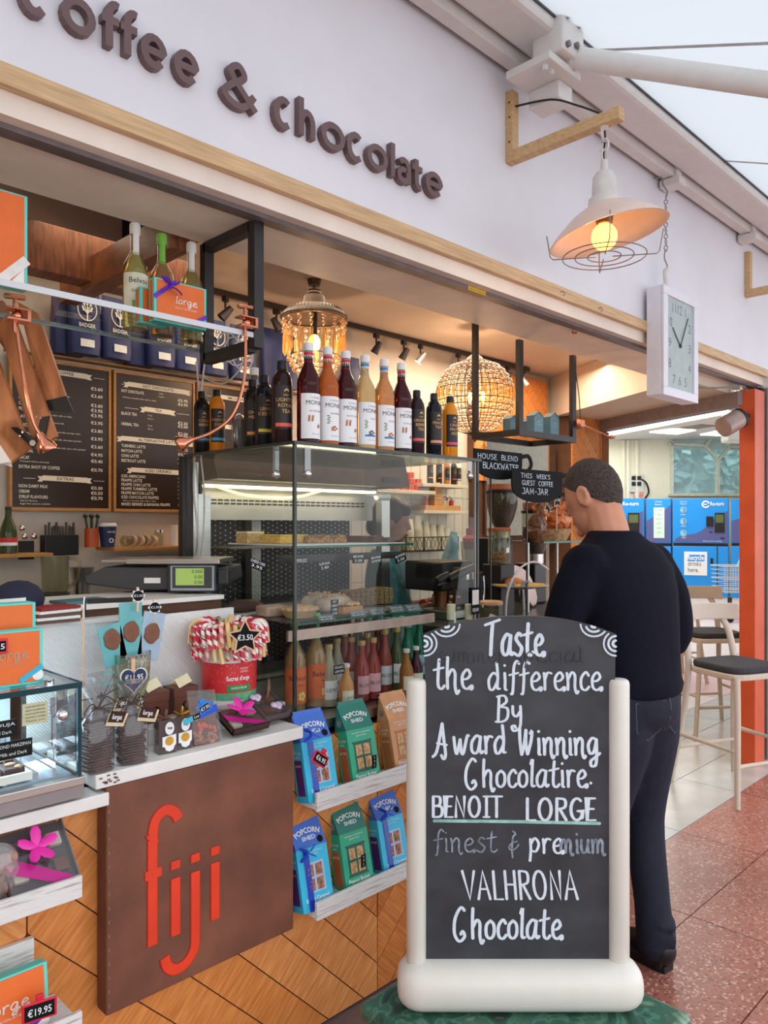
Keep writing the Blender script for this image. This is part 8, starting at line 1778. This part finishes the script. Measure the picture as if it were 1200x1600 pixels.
# ---------------- bottle return machines in the far hall ----------------
a0 = V((4.55, 16.05)); dm = V((2.43, -1.15)).normalized(); amach = math.atan2(dm.y, dm.x)
def mx(px):      # distance along the machine front at a picture column
    k = (px-600)/F; return (k*a0.y-a0.x)/(dm.x-k*dm.y)
def mz(px, py): D = a0.y+dm.y*mx(px); return EYE-(py-HOR)/F*D
M0 = LD(a0.x, a0.y)
BLM = mat('machine_blue', (30,148,236), .35, var=.01); PUM = mat('machine_indigo', (84,92,150), .4, var=.01); LGT = mat('machine_light_blue', (150,214,244), .5, var=0); MWH = mat('machine_white', (230,238,242), .5, var=0)
def machine(lb, p0, p1, kind):
    x0, x1 = mx(p0), mx(p1); t = thing('return_machine', lb, 'vending machine', M0+V((S2*(dm.x+dm.y)*x0, S2*(dm.y-dm.x)*x0, 0)), -PI/4+amach, 'blue bottle return machines')
    w_ = x1-x0-.02; pm = (p0+p1)/2; zt_ = mz(pm, 779); zm = mz(pm, 849); zl = mz(pm, 853.5)
    MB().box(0,w_,0,.4,zm,zt_).build('upper_cabinet', BLM, t, bevel=.01); MB().box(.01,w_-.01,.03,.4,zl-.02,zm+.02).build('gap_strip', DARK, t); MB().box(0,w_,.0,.4,.16,zl).build('lower_door', BLM, t, bevel=.01); MB().box(.02,w_-.02,.05,.4,0,.16).build('plinth', MWH, t)
    hu = zt_-zm
    if kind == 'm':
        pts = [(.02,zm+.02),(w_-.02,zm+.02),(w_-.02,zm+hu*.72)]+[(w_*(1-u), zm+hu*(.72-.70*u**.8+.06*math.sin(u*9))) for u in (.12,.24,.36,.48,.60,.72,.84,.94)]
    else: pts = [(.01,zm+.02),(w_-.01,zm+.02),(w_-.01,zm+hu*.86),(w_*.6,zm+hu*.66),(w_*.3,zm+hu*.6),(.01,zm+hu*.5)]
    MB().prism(pts, -.012, -.002).build('indigo_swoosh', PUM, t)
    m = MB()
    if kind == 'm':
        letter(m, 'Re-turn', w_*.80, zt_-hu*.16, hu*.09, -.014, align='c', w=w_*.24, bold=.02); m.ribbon([(w_*.60+.06*math.cos(a), zt_-hu*.13+.06*math.sin(a)) for a in [.4+5.3*i/14 for i in range(15)]], .03, -.016, -.012); m.ribbon([(w_*.575,zt_-hu*.13),(w_*.615,zt_-hu*.13)], .025, -.016, -.012)
        letter(m, 'How to', w_*.2, zt_-hu*.08, hu*.035, -.014, align='c'); letter(m, 'Return', w_*.2, zt_-hu*.13, hu*.035, -.014, align='c')
        for i in range(3): letter(m, ('INSERT', 'PRESS', 'TAKE')[i], w_*.2, zt_-hu*(.37+.26*i), hu*.03, -.014, align='c')
        letter(m, 'thank you for recycling', w_*.55, zm+hu*.04, hu*.03, -.014)
        m.build('lettering', MWH, t, kind='stuff')
        for i in range(3): MB().lathe([(0,0),(.065,.0)], 18, T=TR(w_*.2, -.013, zt_-hu*(.25+.26*i)) @ RX(PI/2) @ Matrix.Diagonal((1,1.15,1,1))).build('step_icon', LGT, t)
        MB().box(w_*.61,w_*.73,-.05,-.0,zm+hu*.38,zm+hu*.60).build('tablet', DARK, t, bevel=.005); MB().box(w_*.76,w_*.93,-.03,0,zm+hu*.24,zm+hu*.68).build('screen_housing', DARK, t, bevel=.005); MB().box(w_*.775,w_*.915,-.034,-.030,zm+hu*.46,zm+hu*.64).build('screen', mat('dim_screen', (84,100,60), .3, emit=(90,110,60), estr=.1, var=0), t)
        MB().box(w_*.66,w_*.72,-.02,0,zm+hu*.24,zm+hu*.26).build('slot', DARK, t); MB().box(w_*.86,w_*.93,-.02,0,zm+hu*.10,zm+hu*.13).build('receipt_slot', DARK, t)
    else:
        letter(m, "What's", w_*.5, zt_-hu*.09, hu*.04, -.014, align='c'); letter(m, 'Return', w_*.5, zt_-hu*.15, hu*.04, -.014, align='c'); m.build('lettering', MWH, t, kind='stuff')
        MB().box(w_*.30,w_*.74,-.016,-.002,zm+hu*.12,zt_-hu*.20).build('info_poster', mat('poster_pale_green', (206,236,226), .5, var=.02), t); m = MB()
        for i in range(6): letter(m, ('BOTTLES','CANS','LIDS ON','EMPTY','CLEAN','LABEL')[i], w_*.52, zt_-hu*(.27+.10*i), hu*.025, -.018, align='c')
        m.build('poster_lettering', mat('soft_grey_ink', (110,130,130), .6), t, kind='stuff')
    return t, w_, zl
machine('blue return machine at left, mostly behind the man\'s head', 905, 1008, 'm'); machine('blue and indigo info column with poster left of the big machine', 1010, 1050, 'i')
t, w_, zl = machine('big blue return machine with small screen and recycle notice in middle of hall', 1051, 1140, 'm')
x0, x1 = mx(1069)-mx(1051), mx(1105)-mx(1051); z0, z1 = mz(1087, 899), mz(1087, 862)
MB().box(x0,x1,-.012,-.001,z0,z1).build('recycle_notice', MWH, t); MB().box(x0+.06,x1-.05,-.015,-.012,z1-(z1-z0)*.40,z1-(z1-z0)*.13).build('notice_highlight', BLM, t); m = MB(); letter(m, 'Recycle', (x0+x1)/2, z1-(z1-z0)*.34, .10, -.017, align='c', w=(x1-x0)*.72, bold=.03); m.build('recycle_word', MWH, t); m = MB(); letter(m, 'drinks', x0+.07, z1-(z1-z0)*.60, .095, -.0145, w=(x1-x0)*.58); letter(m, 'here.', x0+.07, z1-(z1-z0)*.86, .095, -.0145, w=(x1-x0)*.48); m.build('notice_lettering', mat('notice_blue_ink', (40,70,120), .6), t, kind='stuff')
MB().box(mx(1110)-mx(1051), mx(1114)-mx(1051), -.02, 0, mz(1112, 882), mz(1112, 872)).build('door_latch', DARK, t); MB().box(mx(1120)-mx(1051), mx(1121.5)-mx(1051), -.006, .01, .16, zl).build('door_seam', DARK, t)
machine('blue and indigo info column beside the orange post', 1142, 1225, 'i')
# shopping trolley
Dt = 12.6; tp = P(1150, 820, Dt); t = thing('shopping_trolley', 'pale metal shopping trolley parked in front of the return machines', 'trolley', (tp.x, tp.y, 0), -PI/4)
k = Dt/F; zy_ = lambda py: EYE-(py-HOR)*k; xx = lambda px: (px-1150)*k
TM = mat('trolley_metal', (206,214,220), .35, .4, var=0); m = MB()
for i in range(7):
    z = zy_(884+i*6.5); x0 = xx(1121+i*.4); x1 = xx(1185)
    m.tube([(x0,-.25,z),(x1,-.25,z),(x1,.25,z),(x0,.25,z)], .012 if i % 3 == 0 else .006, 5, closed=True)
for i in range(16): x = xx(1122)+(xx(1185)-xx(1122))*i/15; m.tube([(x,-.25,zy_(884)),(x,-.25,zy_(925))], .005, 4)
m.build('wire_basket', TM, t, kind='stuff'); MB().tube([(xx(1145),-.2,zy_(884)),(xx(1148),-.25,zy_(870)),(xx(1158),-.25,zy_(866)),(xx(1172),-.25,zy_(872))], .03, 8).build('handle', LGT, t, smooth=60)
MB().box(xx(1150),xx(1166),-.26,-.22,zy_(884),zy_(868)).build('child_seat', MWH, t, bevel=.01); MB().tube([(xx(1128),-.2,.12),(xx(1185),-.2,.14),(xx(1185),.2,.14),(xx(1128),.2,.12)], .025, 6, closed=True).build('chassis', TM, t); MB().tube([(xx(1185),-.2,.14),(xx(1180),-.22,zy_(925))], .02, 6).build('upright', TM, t)
for a in (xx(1132), xx(1182)):
    for b_ in (-.2, .2): MB().lathe([(0,-.015),(.06,-.015),(.06,.015),(0,.015)], 14, T=TR(a, b_, .06) @ RX(PI/2)).build('wheel', DARK, t, smooth=40)
# socket board on the hall wall with a red extinguisher-like packet
Dw = DW-.02; q = P(993, 755, Dw); t = thing('socket_board', 'pale wall board with four dark sockets in the far hall', 'socket board', q, -PI/4); k = Dw/F
MB().box(-12*k,12*k,-.04,0,-14*k,14*k).build('board', mat('board_grey', (206,206,196), .5), t, bevel=.005)
for a, b_ in ((-4,8),(4.5,8),(-4,-1),(4.5,-1)): MB().box((a-3)*k,(a+3)*k,-.06,-.041,(b_-3)*k,(b_+3)*k).build('socket', DARK, t)
MB().tube(spl([(8*k,-.05,6*k),(16*k,-.04,0),(20*k,-.03,-14*k),(14*k,-.03,-24*k)]), .02, 5).build('cable', BLACK, t)
q = P(997, 775, Dw); t = thing('red_notice', 'small red and white notice below the socket board in the hall', 'notice', q, -PI/4); MB().box(-7*k,7*k,-.03,0,-6*k,6*k).build('panel', mat('red_notice_print', (214,84,72), .5, col2=(236,190,180), scale=9), t)
for i, px in enumerate((974, 981, 995)):
    q = P(px, 700, Dw); tag(MB().cyl((0,0,0), .05, 1.5, 8).build('wall_pipe', HW, loc=(q.x, q.y, 1.9)), ('leftmost thin pale pipe on the hall wall', 'middle thin pale pipe on the hall wall', 'pale pipe running above the socket board')[i], 'pipe')
# tube light head and white panel by the orange post
t = thing('cylinder_light', 'brownish grey cylindrical light fixed to the orange post pointing into the doorway', 'light', P(1168, 648, 5.02)); q = [P(1156,653,5.0)-V(t.location), P(1130,668,4.95)-V(t.location)]
MB().tube([q[0], q[1]], .065, 20).build('can', mat('grey_brown_can', (170,148,142), .4, .3), t, smooth=40); MB().tube([q[0]+(q[0]-q[1])*.02, q[0]-(q[0]-q[1])*.12], .067, 20).build('dark_cap', DARK, t, smooth=40); MB().tube([(0.03,0,0), q[0]*.8], .014, 8).build('bracket', BRS, t)
q = PX(1156, 650, 5.9); t = thing('white_ac_box', 'white box hanging from the hall ceiling behind the cylinder light', 'box', P(1158, 690, 8.0), -PI/4); MB().box(-.13,.14,0,.2,0,.30).build('cover', MWH, t, bevel=.02); MB().box(-.02,.02,.08,.12,.30,3.42-t.location.z).build('drop_rod', MWH, t)
MB_ = MB().tube(spl([P(1012,606,4.3), P(1060,604,4.5), P(1120,606,4.7), P(1160,603,4.95), P(1166,612,5.0)]), .005, 5); tag(MB_.build('loose_cable', mat('grey_cable', (120,112,110), .6)), 'thin cable running along the soffit above the doorway', 'cable')
